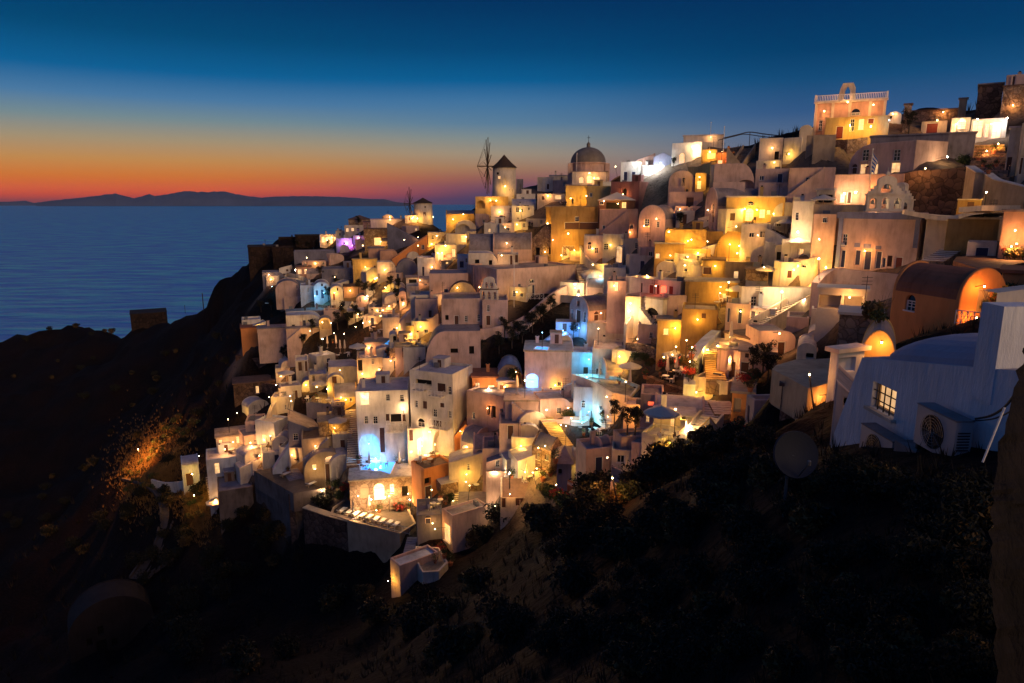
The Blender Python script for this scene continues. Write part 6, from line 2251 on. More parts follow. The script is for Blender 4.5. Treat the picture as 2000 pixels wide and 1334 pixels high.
if HAZE:
    ho_ = bpy.data.objects.new('haze', hme)
    COL.objects.link(ho_)
    tag(ho_, 'thin sea haze', 'haze', kind='stuff')


# ================================================================ little houses squeezed into the gaps of the slope
_haze = bpy.data.objects.get('haze')
if _haze:
    _haze.hide_viewport = True
bpy.context.view_layer.update()
DG = bpy.context.evaluated_depsgraph_get()


def hit(px, py):
    o = Vector((0, 0, CAMZ))
    r = ray(px, py).normalized()
    ok, loc, nor, idx, ob, mt = scene.ray_cast(DG, o + r * 0.5, r)
    if not ok:
        return None
    while ob.parent:
        ob = ob.parent
    if nor.dot(r) > 0:
        nor = -nor
    return loc, nor, ob, r


tile('Z')
rf = random.Random(17)
done = []
used_lab = set()
WILDP = [(w_.x, w_.y) for w_ in WILD]
HPC = [(float(q['M'].x + q['uL'].x * q['WL'] / 2), float(q['M'].y + q['uL'].y * q['WL'] / 2), q['label']) for q in HOUSES]
spots = [(x + rf.uniform(-6, 6), y + rf.uniform(-5, 5)) for y in range(1000, 420, -13) for x in range(500, 1900, 17)]
STY = [('whitewashed cube', 'f', 'white'), ('barrel roofed', 'vL', 'white'), ('flat roofed mauve', 'f', 'rose'), ('curved shoulder', 'QL', 'rose'), ('cream cube', 'f', 'cream'), ('sloping roofed', 'dL', 'white'), ('vaulted cream', 'vL', 'cream'), ('slate roofed', 'vR', 'rose')]
for x, y in spots:
    if len(done) >= 120:
        break
    if any(abs(x - a) < 26 and abs(y - b) < 20 for a, b, _ in done):
        continue
    h_ = hit(x, y)
    if not h_ or h_[2] != hill:
        continue
    loc = h_[0]
    dist = loc.y
    if dist < 58 or dist > 235:
        continue
    near_ = sorted(HPC, key=lambda q: (q[0] - loc.x) ** 2 + (q[1] - loc.y) ** 2)
    dn = math.hypot(near_[0][0] - loc.x, near_[0][1] - loc.y)
    if dn > 9 or sum(1 for q in near_[:4] if math.hypot(q[0] - loc.x, q[1] - loc.y) < 14) < 3:
        continue
    if min(math.hypot(a - loc.x, b - loc.y) for a, b in WILDP) < 8:
        continue
    if any(a0 < x < a1 and b0 < y < b1 for a0, b0, a1, b1 in ((690, 865, 970, 1040), (1375, 630, 1420, 770), (1250, 680, 1380, 770), (600, 640, 730, 705), (820, 440, 930, 520), (590, 765, 690, 800), (440, 930, 1300, 1040), (1600, 470, 1830, 560), (1560, 560, 1870, 730), (1500, 730, 1640, 880), (945, 560, 1000, 600), (1400, 590, 1640, 700), (950, 590, 1110, 700))):
        continue
    sc_ = F / dist
    w_px = rf.uniform(2.6, 4.6) * sc_
    h_px = rf.uniform(1.8, 2.9) * sc_
    lab = None
    for q_ in range(40):
        st, rf_, mt_ = rf.choice(STY)
        lab = 'small %s house beside the %s' % (st, ' '.join(near_[q_ // 8][2].split()[:9]))
        while lab.split()[-1] in ('the', 'a', 'an', 'and', 'of', 'with', 'in', 'by', 'to', 'on', 'at', 'under', 'below'):
            lab = ' '.join(lab.split()[:-1])
        if lab not in used_lab:
            break
    used_lab.add(lab)
    s = H(lab, (x - w_px / 2, x + w_px / 2), (y + 2, y - h_px), '', roof=rf_, mat=mt_, d=dist, deep=rf.uniform(3, 4.5), a=rf.uniform(-25, 25), tp=False, name='small_house')
    s['auto'] = rf_ not in ('x',)
    s['name'] = 'house'
    build_house(s, ground)
    done.append((x, y, dist))
print('fillers', len(done))

# ================================================================ lamps, furniture, plants, people: set down on whatever surface the spot shows
bpy.context.view_layer.update()
DG = bpy.context.evaluated_depsgraph_get()
HOST = {}
for s in HOUSES:
    HOST[s['root'].name] = s['label']


_haze = bpy.data.objects.get('haze')
if _haze:
    _haze.hide_viewport = True
bpy.context.view_layer.update()
DG = bpy.context.evaluated_depsgraph_get()


def hit(px, py):
    o = Vector((0, 0, CAMZ))
    r = ray(px, py).normalized()
    ok, loc, nor, idx, ob, mt = scene.ray_cast(DG, o + r * 0.5, r)
    if not ok:
        return None
    while ob.parent:
        ob = ob.parent
    if nor.dot(r) > 0:
        nor = -nor
    return loc, nor, ob, r


HC = [(s['M'] + s['uL'] * s['WL'] * 0.5 + s['uR'] * s['WR'] * 0.3, s['label']) for s in HOUSES]


def host_label(ob, loc=None):
    l = ob.get('label', 'dark hillside')
    if loc is not None and (ob == hill or ob.name.startswith('terrace')):
        l = min(HC, key=lambda q: (q[0] - loc).length)[1]
    w = l.split()
    return l if len(w) <= 11 else ' '.join(w[:11]) if w[10] not in ('the', 'and', 'of', 'with', 'a', 'an', 'in', 'by', 'to') else ' '.join(w[:10])


LCOL = {'w': ((1, 0.43, 0.12), 'bulb', 'warm'), 'y': (((1, 0.50, 0.06)), 'bulb', 'yellow'), 'n': ((1, 0.62, 0.30), 'bulbwhite', 'whitish'), 'c': ((0.80, 0.90, 1.0), 'bulbwhite', 'cold white'),
        'o': ((1, 0.34, 0.06), 'bulb', 'orange'), 'b': ((0.10, 0.38, 1.0), 'bulbblue', 'blue'), 't': ((0.12, 0.66, 1.0), 'bulbblue', 'turquoise'), 'p': ((0.55, 0.10, 1.0), 'bulbpurple', 'purple'),
        'r': ((1, 0.10, 0.03), 'bulb', 'red')}
# x, y, watts, colour
LAMPS = [(1695, 178, 260, 'n'), (1650, 382, 420, 'n'), (1671, 380, 420, 'n'), (1801, 334, 300, 'w'), (1827, 311, 260, 'n'), (1947, 286, 500, 'y'), (1966, 236, 420, 'c'), (1878, 240, 90, 'n'), (1909, 238, 110, 'n'), (1610, 222, 260, 'w'), (1655, 205, 260, 'w'), (1705, 210, 260, 'w'),
         (1660, 250, 420, 'y'), (1700, 252, 420, 'y'), (1735, 240, 150, 'b'), (1830, 240, 200, 'w'), (1925, 300, 300, 'w'), (1558, 456, 520, 'n'), (1920, 424, 420, 'y'), (1455, 411, 520, 'y'), (1478, 413, 520, 'y'),
         (1510, 420, 260, 'y'), (1307, 455, 420, 'y'), (1276, 330, 900, 'c'), (1290, 322, 500, 'c'), (1360, 290, 700, 'n'), (1386, 301, 400, 'y'), (1250, 322, 500, 'c'), (1206, 346, 260, 'w'), (1366, 353, 320, 'y'), (1410, 300, 300, 'w'),
         (1151, 341, 260, 'w'), (1730, 406, 120, 'n'), (1070, 438, 420, 'y'), (1110, 458, 420, 'y'), (1010, 440, 320, 'y'), (1020, 432, 200, 'y'), (969, 394, 320, 'y'), (985, 366, 300, 'y'), (1000, 384, 260, 'y'), (910, 464, 380, 'y'), (1174, 519, 380, 'y'),  # whitish lamp at the bell gable is added to brighten it
         (1129, 556, 480, 'n'), (1167, 540, 160, 't'), (863, 469, 320, 'y'), (885, 430, 360, 'y'), (905, 420, 240, 'y'), (1136, 577, 420, 'n'), (1120, 490, 360, 'y'), (1100, 500, 260, 'y'), (1145, 385, 360, 'y'), (1115, 390, 300, 'y'), (1180, 395, 240, 'w'),
         (578, 545, 260, 'n'), (600, 520, 220, 'w'), (728, 587, 320, 'n'), (756, 562, 360, 'y'), (803, 652, 420, 'y'), (639, 470, 380, 'w'), (655, 470, 300, 'w'), (676, 476, 520, 'p'), (702, 466, 420, 'p'), (688, 480, 420, 'p'), (744, 473, 320, 'y'),
         (787, 595, 260, 'w'), (712, 495, 260, 'y'), (714, 522, 320, 'y'), (728, 545, 420, 'y'), (742, 560, 320, 'y'), (820, 428, 420, 'y'), (840, 425, 300, 'y'), (805, 428, 260, 'w'), (762, 430, 320, 'w'), (632, 572, 220, 't'), (615, 578, 200, 't'), (536, 575, 200, 't'),
         (817, 500, 360, 'w'), (843, 478, 420, 'y'), (870, 481, 420, 'y'), (855, 495, 320, 'w'), (795, 485, 320, 'y'), (631, 686, 420, 'n'), (658, 672, 260, 'w'), (680, 672, 300, 'w'), (702, 658, 260, 'w'), (650, 652, 260, 'w'), (612, 665, 260, 'y'),
         (714, 651, 200, 'w'), (728, 628, 260, 'w'), (747, 639, 200, 'w'), (760, 598, 260, 'w'), (788, 592, 200, 'w'), (748, 606, 240, 'w'), (775, 640, 300, 'w'), (708, 728, 300, 'w'), (720, 738, 260, 'w'), (740, 720, 260, 'w'), (766, 703, 260, 'w'),
         (620, 782, 300, 'y'), (640, 786, 260, 'y'), (675, 778, 360, 'y'), (665, 750, 260, 'y'), (712, 772, 260, 'n'), (954, 756, 320, 'n'), (564, 810, 260, 'w'), (562, 800, 160, 'w'), (821, 855, 520, 'n'), (803, 878, 320, 'n'), (842, 884, 320, 'n'), (793, 823, 220, 'n'),
         (700, 962, 360, 'n'), (725, 969, 360, 'n'), (751, 965, 420, 'n'), (765, 949, 260, 'y'), (697, 993, 320, 'n'), (761, 1000, 320, 'n'), (799, 970, 260, 'n'), (798, 995, 260, 'y'), (735, 990, 260, 'y'), (966, 916, 420, 'n'), (967, 981, 320, 'n'),
         (914, 979, 160, 'y'), (910, 935, 200, 'y'), (996, 953, 260, 'n'), (722, 862, 520, 'b'), (735, 890, 700, 'b'), (745, 905, 420, 'b'), (844, 991, 260, 'y'), (862, 988, 200, 'y'), (872, 1030, 120, 'y'), (868, 889, 300, 'y'), (850, 900, 200, 'y'),
         (1025, 777, 480, 'w'), (1062, 797, 320, 'n'), (1087, 826, 260, 'y'), (1110, 849, 220, 'y'), (1105, 869, 260, 'y'), (1067, 912, 260, 'y'), (1017, 916, 200, 'y'), (1086, 888, 140, 'o'), (1050, 955, 300, 'y'), (995, 955, 260, 'n'), (1098, 990, 160, 'y'),
         (1198, 773, 220, 'o'), (1221, 786, 260, 'o'), (1240, 811, 300, 'o'), (1200, 811, 160, 'o'), (1209, 995, 220, 'o'), (1175, 993, 120, 'o'), (1103, 793, 120, 'o'), (1130, 822, 300, 't'), (1150, 800, 320, 't'), (1040, 742, 200, 'b'), (1141, 734, 520, 't'),
         (1150, 700, 420, 't'), (1059, 682, 300, 'b'), (1100, 645, 420, 'b'), (1130, 640, 260, 'b'), (1227, 662, 260, 'o'), (1168, 674, 260, 'w'), (1229, 607, 700, 'n'), (1160, 612, 200, 'w'),
         (1550, 521, 420, 'y'), (1518, 526, 320, 'y'), (1613, 524, 420, 'y'), (1407, 561, 320, 'y'), (1421, 591, 420, 'y'), (1423, 510, 320, 'y'), (1524, 610, 900, 'n'), (1600, 548, 600, 'n'), (1560, 585, 300, 'n'), (1440, 496, 360, 'y'), (1334, 503, 260, 'y'),
         (1345, 520, 260, 'y'), (1296, 642, 360, 'y'), (1406, 606, 360, 'y'), (1293, 560, 120, 'r'), (1387, 682, 420, 'y'), (1399, 720, 420, 'y'), (1339, 706, 360, 'o'), (1350, 718, 320, 'o'), (1327, 714, 260, 'w'), (1315, 731, 260, 'w'), (1300, 736, 220, 'w'),
         (1345, 745, 260, 'o'), (1373, 764, 300, 'y'), (1362, 828, 420, 'n'), (1317, 850, 420, 'y'), (1310, 860, 260, 'y'), (1268, 917, 160, 'w'), (1601, 772, 150, 'o'), (1590, 800, 100, 'o'), (1722, 668, 110, 'o'), (1905, 560, 130, 'o'), (1890, 620, 110, 'o'),
         (1975, 485, 320, 'w'), (1985, 480, 260, 'w'), (1480, 462, 160, 'w'), (485, 862, 260, 'w'), (439, 874, 260, 'w'), (498, 888, 260, 'w'), (448, 845, 200, 'w'), (470, 824, 260, 'y'), (398, 907, 260, 'w'), (532, 798, 320, 'y'), (545, 775, 260, 'w'),
         (560, 740, 260, 'w'), (638, 983, 260, 'n'), (615, 911, 100, 'y'), (421, 972, 260, 'w'), (384, 966, 600, 'y'), (392, 1004, 600, 'y'), (505, 868, 200, 'w'), (530, 878, 200, 'w'), (455, 860, 220, 'w'), (282, 921, 12000, 'o'), (1195, 950, 120, 'w'),
         (1420, 445, 320, 'y'), (1350, 470, 320, 'y'), (1380, 505, 320, 'y'), (1290, 430, 200, 'w'), (1600, 470, 300, 'w'), (1080, 470, 240, 'w'), (1245, 540, 200, 'w'), (1510, 650, 240, 'w'), (1450, 660, 240, 'w'), (980, 500, 140, 'w')]
LPOW = 1.35
host_lamps = {}
lamp_objs = []
for (x, y, wts, col) in LAMPS:
    tall = (x, y) in ((282, 921), (384, 966), (392, 1004))
    h_ = hit(x, y)
    if not h_:
        print('lamp missed', x, y)
        continue
    loc, nor, ob, r = h_
    dist = (loc - Vector((0, 0, CAMZ))).length
    if dist > 420 or ob.name.startswith('sea'):
        continue
    n2_ = Vector((nor.x, nor.y, max(nor.z, 0.15))).normalized()
    upward = nor.z > 0.7
    p = loc + n2_ * (0.6 if dist < 55 else 1.7 if nor.z < 0.7 else 1.2) + (Vector((0, 0, 5.0 if x == 282 else 3.0 if tall else 1.3)) if upward else Vector((0, 0, 0.0)))
    c, bm_, word = LCOL[col]
    base = loc.copy() if upward else loc
    rt = root('street_lamp' if upward else 'wall_lamp', base, 'lamp', 'lamp')
    sph = MB()
    R_ = (0.035 + 0.00022 * dist) * (1.0 if wts < 400 else 1.35)
    sph.lathe(p, [(0.01, -R_), (R_ * 0.7, -R_ * 0.7), (R_, 0), (R_ * 0.7, R_ * 0.7), (0.01, R_)], bm_, 8)
    sph.obj('bulb', rt, base, smooth=True)
    br = MB()
    if upward:
        br.tube([loc - Vector((0, 0, 0.1)), p - Vector((0, 0, R_))], 0.04, 'iron', 5)
    else:
        br.tube([loc - nor * 0.03, p + Vector((0, 0, R_ + 0.04)), p + Vector((0, 0, R_))], 0.025, 'iron', 5)
    br.lathe(p + Vector((0, 0, R_)), [(0.02, 0.09), (R_ * 1.3, 0.0)], 'iron', 8)
    br.obj('bracket', rt, base)
    ld = bpy.data.lights.new('lamp_light', 'POINT')
    ld.energy = wts * LPOW
    ld.color = c
    ld.shadow_soft_size = R_ * 1.8
    lo = bpy.data.objects.new('lamp_light', ld)
    lo.location = p - base
    lo.parent = rt
    COL.objects.link(lo)
    host_lamps.setdefault((host_label(ob, loc), word), []).append((x, y, rt, host_label(ob, loc), word))
for k, v in host_lamps.items():
    v.sort()
    n = len(v)
    for i, (x, y, rt, hl, word) in enumerate(v):
        if n == 1:
            lab = '%s lamp on the %s' % (word, hl)
        elif n <= 3:
            pos = ['left', 'right'][i] if n == 2 else ['left', 'middle', 'right'][i]
            lab = '%s %s lamp on the %s' % (pos, word, hl)
        else:
            lab = '%s lamp on the %s' % (word, hl)
            rt['group'] = 'lamps on the ' + hl
        rt['label'] = ' '.join(lab.split()[:16])

# extra lamps added at random on house fronts for a golden wash
rdl = random.Random(41)
ndl = 0
for s in HOUSES:
    if not (60 < s['d'] < 235) or s['mat'] in ('darkrubble', 'cliffstone', 'darkplaster') or ndl >= 110:
        continue
    if rdl.random() > 0.42 or s['WL'] < 2.0:
        continue
    a_ = s['WL'] * rdl.uniform(0.25, 0.75)
    p = Vector(s['W3'](a_, -0.8, min(s['h'] * 0.7, 2.3)))
    ba = Vector(s['W3'](a_, 0.0, min(s['h'] * 0.7, 2.3)))
    R_ = 0.035 + 0.0002 * p.y
    rt = root('added_lamp', ba, ' '.join(('little lamp on bracket on the %s' % host_label(s['root'])).split()[:16]), 'lamp')
    sph = MB()
    sph.lathe(p, [(0.01, -R_), (R_ * 0.7, -R_ * 0.7), (R_, 0), (R_ * 0.7, R_ * 0.7), (0.01, R_)], 'bulb', 8)
    sph.obj('bulb', rt, ba, smooth=True)
    br = MB()
    br.tube([ba, p + Vector((0, 0, R_ + 0.04)), p + Vector((0, 0, R_))], 0.02, 'iron', 5)
    br.obj('bracket', rt, ba)
    ld = bpy.data.lights.new('lamp_light', 'POINT')
    ld.energy = rdl.uniform(80, 240)
    ld.color = LCOL[rdl.choice('wwyyo')][0]
    ld.shadow_soft_size = R_ * 1.8
    lo = bpy.data.objects.new('lamp_light', ld)
    lo.location = p - ba
    lo.parent = rt
    COL.objects.link(lo)
    ndl += 1

# ---------------------------------------------------------------- small things
def proto(builder):
    return builder()


def parts_to_tree(name, parts):
    """parts: list of (name, mesh) -> reusable thing template"""
    return (name, parts)


def place(tpl, loc, rz, label, cat, group=None, sc=1.0):
    name, parts = tpl
    o = bpy.data.objects.new(name, None)
    COL.objects.link(o)
    o.location = loc
    o.rotation_euler = (0, 0, rz)
    o.scale = (sc, sc, sc)
    tag(o, ' '.join(label.split()[:16]), cat, group)
    for pn, me_ in parts:
        c = bpy.data.objects.new(pn, me_)
        COL.objects.link(c)
        c.parent = o
    return o


def mk(fnlist):
    out = []
    for pn, f, sm in fnlist:
        b_ = MB()
        f(b_)
        out.append((pn, b_.data(pn, smooth=sm)))
    return out


def closed_parasol():
    def can(b_):
        pr = [(0.03, 2.75), (0.10, 2.6), (0.13, 2.2), (0.17, 1.6), (0.22, 1.15), (0.14, 1.02), (0.05, 1.0)]
        n = 12
        k_ = b_.mi('canvas')
        s0 = len(b_.v)
        for r_, z in pr:
            for k in range(n):
                a = 2 * math.pi * k / n
                q = r_ * (1.15 if k % 2 else 0.8)
                b_.v.append((q * math.cos(a), q * math.sin(a), z))
        for i in range(len(pr) - 1):
            for k in range(n):
                a = s0 + i * n
                b_.f.append((a + k, a + (k + 1) % n, a + n + (k + 1) % n, a + n + k))
                b_.m.append(k_)
    return ('parasol', mk([('canopy', can, False), ('pole', lambda b_: b_.tube([(0, 0, 0), (0, 0, 2.85)], 0.03, 'palewood', 6), False),
                           ('base', lambda b_: b_.lathe((0, 0, 0), [(0.3, 0), (0.3, 0.08), (0.06, 0.12), (0.05, 0.3)], 'roofgrey', 10), False)]))


def open_parasol():
    def can(b_):
        n = 8
        rim_ = [(1.6 * math.cos(2 * math.pi * k / n), 1.6 * math.sin(2 * math.pi * k / n), 2.15) for k in range(n)]
        for k in range(n):
            a, c = rim_[k], rim_[(k + 1) % n]
            m_ = ((a[0] + c[0]) / 2 * 0.95, (a[1] + c[1]) / 2 * 0.95, 2.2)
            b_.face([(0, 0, 2.75), a, m_], 'canvas')
            b_.face([(0, 0, 2.75), m_, c], 'canvas')
            b_.face([a, m_, c, (c[0], c[1], 2.0), (a[0], a[1], 2.0)], 'canvas')
    def ribs(b_):
        for k in range(8):
            a = 2 * math.pi * k / 8
            b_.tube([(0, 0, 2.7), (1.55 * math.cos(a), 1.55 * math.sin(a), 2.13)], 0.015, 'palewood', 3)
    return ('parasol', mk([('canopy', can, False), ('rib', ribs, False), ('pole', lambda b_: b_.tube([(0, 0, 0), (0, 0, 2.9)], 0.035, 'palewood', 6), False),
                           ('base', lambda b_: b_.lathe((0, 0, 0), [(0.3, 0), (0.3, 0.08), (0.06, 0.12), (0.05, 0.3)], 'roofgrey', 10), False)]))


def sunbed():
    def fr(b_):
        b_.box(-0.33, 0.33, -0.95, 0.95, 0.24, 0.30, 'palewood')
    def mt(b_):
        b_.box(-0.31, 0.31, -0.93, 0.35, 0.303, 0.38, 'cushion')
        b_.box8([(-0.31, 0.36, 0.303), (0.31, 0.36, 0.303), (0.31, 1.0, 0.66), (-0.31, 1.0, 0.66), (-0.31, 0.33, 0.38), (0.31, 0.33, 0.38), (0.31, 0.96, 0.74), (-0.31, 0.96, 0.74)], 'cushion')
    out = [('frame', fr, False), ('mattress', mt, False)]
    for sx in (-0.28, 0.28):
        for sy in (-0.8, 0.8):
            out.append(('leg', (lambda b_, sx=sx, sy=sy: b_.box(sx - 0.03, sx + 0.03, sy - 0.03, sy + 0.03, 0, 0.239, 'palewood')), False))
    return ('sunbed', mk(out))


def table():
    out = [('tabletop', lambda b_: b_.lathe((0, 0, 0), [(0.01, 0.74), (0.42, 0.74), (0.42, 0.70), (0.01, 0.70)], 'cushion', 12), False),
           ('leg', lambda b_: b_.tube([(0, 0, 0), (0, 0, 0.70)], 0.03, 'iron', 6), False),
           ('foot', lambda b_: b_.lathe((0, 0, 0), [(0.24, 0), (0.22, 0.03), (0.03, 0.05)], 'iron', 10), False)]
    return ('table', mk(out))


def chair(mat):
    out = [('seat', lambda b_: b_.box(-0.21, 0.21, -0.21, 0.21, 0.42, 0.46, mat), False),
           ('backrest', lambda b_: b_.box8([(-0.2, 0.19, 0.47), (0.2, 0.19, 0.47), (0.2, 0.22, 0.47), (-0.2, 0.22, 0.47), (-0.2, 0.27, 0.9), (0.2, 0.27, 0.9), (0.2, 0.30, 0.9), (-0.2, 0.30, 0.9)], mat), False)]
    for sx in (-0.18, 0.18):
        for sy in (-0.18, 0.18):
            out.append(('leg', (lambda b_, sx=sx, sy=sy: b_.box(sx - 0.02, sx + 0.02, sy - 0.02, sy + 0.02, 0, 0.419, mat)), False))
    return ('chair', mk(out))


def pot_plant(leafmat, flower, seed, h=0.7):
    rnd = random.Random(seed)
    return ('potted_plant', mk([('pot', lambda b_: b_.lathe((0, 0, 0), [(0.16, 0), (0.24, 0.32), (0.26, 0.36), (0.22, 0.36), (0.20, 0.3), (0.01, 0.3)], 'clay', 12), False),
                                ('foliage', lambda b_: (b_.leaves((0, 0, 0.36 + h * 0.5), (h * 0.55, h * 0.55, h * 0.6), 260, 0.075, leafmat, rnd, 0.0), b_.leaves((0, 0, 0.4 + h * 0.55), (h * 0.55, h * 0.55, h * 0.55), 50, 0.06, flower, rnd, 0.7) if flower else None), False)]))


def shrub(leafmat, seed, n=900, leaf=0.10, mat2=None):
    rnd = random.Random(seed)

    def fo(b_):
        for k in range(7):
            a = rnd.uniform(0, 6.28)
            q = rnd.uniform(0, 0.6)
            c = (q * math.cos(a), q * math.sin(a), rnd.uniform(0.35, 0.8))
            s_ = rnd.uniform(0.35, 0.6)
            b_.leaves(c, (s_, s_, s_ * rnd.uniform(0.6, 0.95)), n // 7, leaf, mat2 if (mat2 and k % 3 == 0) else leafmat, rnd, 0.25)

    def st(b_):
        for k in range(9):
            a = rnd.uniform(0, 6.28)
            q = rnd.uniform(0.3, 0.9)
            b_.tube([(0, 0, -0.2), (q * 0.4 * math.cos(a), q * 0.4 * math.sin(a), 0.4), (q * math.cos(a), q * math.sin(a), rnd.uniform(0.6, 1.25))], 0.02, 'bark', 4, r2=0.004)
    return ('shrub', mk([('foliage', fo, False), ('stems', st, False)]))


def tree(seed, h=4.0, mat='leafdark'):
    rnd = random.Random(seed)

    def tr(b_):
        b_.tube([(0, 0, -0.5), (0.05, 0.02, h * 0.25), (-0.05, 0.1, h * 0.5), (0, 0, h * 0.8)], 0.13, 'bark', 7, r2=0.03)
        for k in range(6):
            a = k * 1.1
            b_.tube([(0, 0, h * (0.3 + 0.06 * k)), (0.5 * math.cos(a), 0.5 * math.sin(a), h * (0.45 + 0.06 * k)), (0.9 * math.cos(a), 0.9 * math.sin(a), h * (0.55 + 0.06 * k))], 0.05, 'bark', 5, r2=0.01)

    def cr(b_):
        for k in range(14):
            a = rnd.uniform(0, 6.28)
            q = rnd.uniform(0.1, 1.0)
            s_ = rnd.uniform(0.35, 0.65)
            b_.leaves((q * math.cos(a), q * math.sin(a), h * rnd.uniform(0.45, 0.95)), (s_, s_, s_ * 0.8), 110, 0.11, mat, rnd, 0.2)
    return ('tree', mk([('trunk', tr, False), ('crown', cr, False)]))


def person_meshes():
    out = {}
    for pose in ('standing', 'sitting'):
        J = {}
        if pose == 'standing':
            V = [(0, 0, 0.95), (0, 0, 1.2), (0, 0, 1.42), (0, 0, 1.50), (0, 0, 1.58), (0, 0, 1.70),
                 (-0.18, 0, 1.40), (-0.24, 0.02, 1.14), (-0.22, -0.08, 0.92), (0.18, 0, 1.40), (0.26, 0.02, 1.14), (0.20, -0.16, 0.98),
                 (-0.09, 0, 0.90), (-0.11, -0.02, 0.48), (-0.12, 0.02, 0.07), (-0.13, -0.12, 0.03), (0.09, 0, 0.90), (0.12, -0.03, 0.48), (0.13, 0.03, 0.07), (0.14, -0.11, 0.03)]
        else:
            V = [(0, 0, 0.52), (0, 0.02, 0.78), (0, 0, 1.0), (0, -0.02, 1.08), (0, -0.03, 1.16), (0, -0.03, 1.28),
                 (-0.18, 0, 0.98), (-0.24, -0.04, 0.74), (-0.14, -0.24, 0.68), (0.18, 0, 0.98), (0.25, -0.05, 0.74), (0.12, -0.28, 0.74),
                 (-0.09, -0.02, 0.50), (-0.12, -0.42, 0.50), (-0.12, -0.42, 0.08), (-0.12, -0.54, 0.03), (0.09, -0.02, 0.50), (0.13, -0.42, 0.50), (0.14, -0.38, 0.08), (0.14, -0.50, 0.03)]
        E = [(0, 1), (1, 2), (2, 3), (3, 4), (4, 5), (2, 6), (6, 7), (7, 8), (2, 9), (9, 10), (10, 11), (0, 12), (12, 13), (13, 14), (14, 15), (0, 16), (16, 17), (17, 18), (18, 19)]
        Rr = [0.14, 0.12, 0.13, 0.055, 0.085, 0.09, 0.06, 0.045, 0.032, 0.06, 0.045, 0.032, 0.09, 0.06, 0.04, 0.03, 0.09, 0.06, 0.04, 0.03]
        me_ = bpy.data.meshes.new('body')
        me_.from_pydata(V, E, [])
        o = bpy.data.objects.new('tmp', me_)
        COL.objects.link(o)
        md = o.modifiers.new('skin', 'SKIN')
        for i, sv in enumerate(me_.skin_vertices[0].data):
            sv.radius = (Rr[i], Rr[i])
            sv.use_root = (i == 0)
        ss = o.modifiers.new('sub', 'SUBSURF')
        ss.levels = 1
        bpy.context.view_layer.update()
        dg = bpy.context.evaluated_depsgraph_get()
        for shirt in ('shirtred', 'shirtdark', 'shirtpale'):
            m3 = bpy.data.meshes.new_from_object(o.evaluated_get(dg))
            m3.name = 'person_body'
            for k in ('skin', shirt, 'shirtdark', 'hair'):
                m3.materials.append(MATS[k])
            nz = 0.52 if pose == 'sitting' else 0.93
            top = 1.06 if pose == 'sitting' else 1.48
            for pl in m3.polygons:
                c = pl.center
                if c.z > top + 0.13 or (c.z > top + 0.05 and c.y > 0.0):
                    pl.material_index = 3 if (c.y > -0.03 or c.z > top + 0.22) else 0
                elif c.z > top - 0.02:
                    pl.material_index = 0
                elif c.z > nz and abs(c.x) < 0.24 and c.y > -0.12:
                    pl.material_index = 1
                elif c.z > nz - 0.25 and abs(c.x) > 0.17 and pose == 'standing' or (pose == 'sitting' and c.z > 0.6 and c.y < -0.1):
                    pl.material_index = 0
                else:
                    pl.material_index = 2
                pl.use_smooth = True
            out[(pose, shirt)] = m3
        bpy.data.objects.remove(o)
    return out


PM = person_meshes()
T_CP, T_OP, T_SB, T_TB, T_CH, T_CW = closed_parasol(), open_parasol(), sunbed(), table(), chair('wood'), chair('trim')
T_POTS = [pot_plant('leaf', 'flower', 1), pot_plant('leafdry', None, 2), pot_plant('leaf', None, 3, 1.0)]
T_SHG = [shrub('leaf', 11), shrub('leafdry', 12, mat2='leaf'), shrub('leaf', 13, mat2='flower')]
T_SHD = [shrub('leafdark', 21, 1200, 0.09), shrub('leafdark', 22, 1000, 0.11, mat2='leafdry'), shrub('leafdark', 23, 1400, 0.08)]
T_TREE = [tree(31), tree(32, 3.4), tree(33, 4.6)]
rnd = random.Random(99)
placed = {}


def put(tpl, x, y, word, cat, group=None, rz=None, sc=1.0, maxd=400, need_flat=True):
    h_ = hit(x, y)
    if not h_:
        return None
    loc, nor, ob, r = h_
    if (loc - Vector((0, 0, CAMZ))).length > maxd:
        return None
    if need_flat and nor.z < 0.5:
        # a wall was hit: stand in front of it on the ground below
        q = loc + nor * 0.7
        ok, l2, n2_, i_, o2, m_ = scene.ray_cast(DG, q, Vector((0, 0, -1)))
        if ok and q.z - l2.z < 12:
            loc = l2
            while o2.parent:
                o2 = o2.parent
            ob = o2
        else:
            loc = q
    o = place(tpl, loc, rnd.uniform(0, 6.28) if rz is None else rz, '%s by the %s' % (word, host_label(ob, loc)), cat, group, sc)
    placed.setdefault(o['label'], []).append((x, o))
    return o


for x, y in [(635, 985), (696, 1000), (722, 1000), (722, 917), (780, 915), (820, 890), (660, 945), (1427, 735), (1430, 672), (1170, 745), (1230, 760), (1133, 835), (1010, 770), (1025, 930), (940, 925), (640, 680), (657, 680), (674, 690),
             (796, 570), (1303, 740), (575, 845), (565, 880), (665, 690), (1026, 758), (1320, 735)]:
    put(T_CP, x, y, 'closed pale parasol', 'parasol', 'closed parasols on the terraces')
for x, y in [(660, 835), (560, 750), (413, 900), (1440, 560), (1320, 640), (1535, 445), (1215, 400), (1290, 850), (960, 430), (1610, 375), (1560, 465), (1230, 745), (700, 700), (870, 500), (620, 770), (1500, 530)]:
    put(T_OP, x, y, 'open pale parasol', 'parasol', 'open parasols on the terraces')
for i in range(9):
    put(T_SB, 668 + i * 13.0, 1000 + i * 3.6, 'pale sunbed in the row', 'sunbed', 'sunbeds on the cliff deck', rz=rad(160))
for x, y in [(608, 948), (625, 948), (555, 925), (1170, 765), (715, 905)]:
    put(T_SB, x, y, 'pale sunbed', 'sunbed', 'sunbeds outside the cliff deck', rz=rad(150))
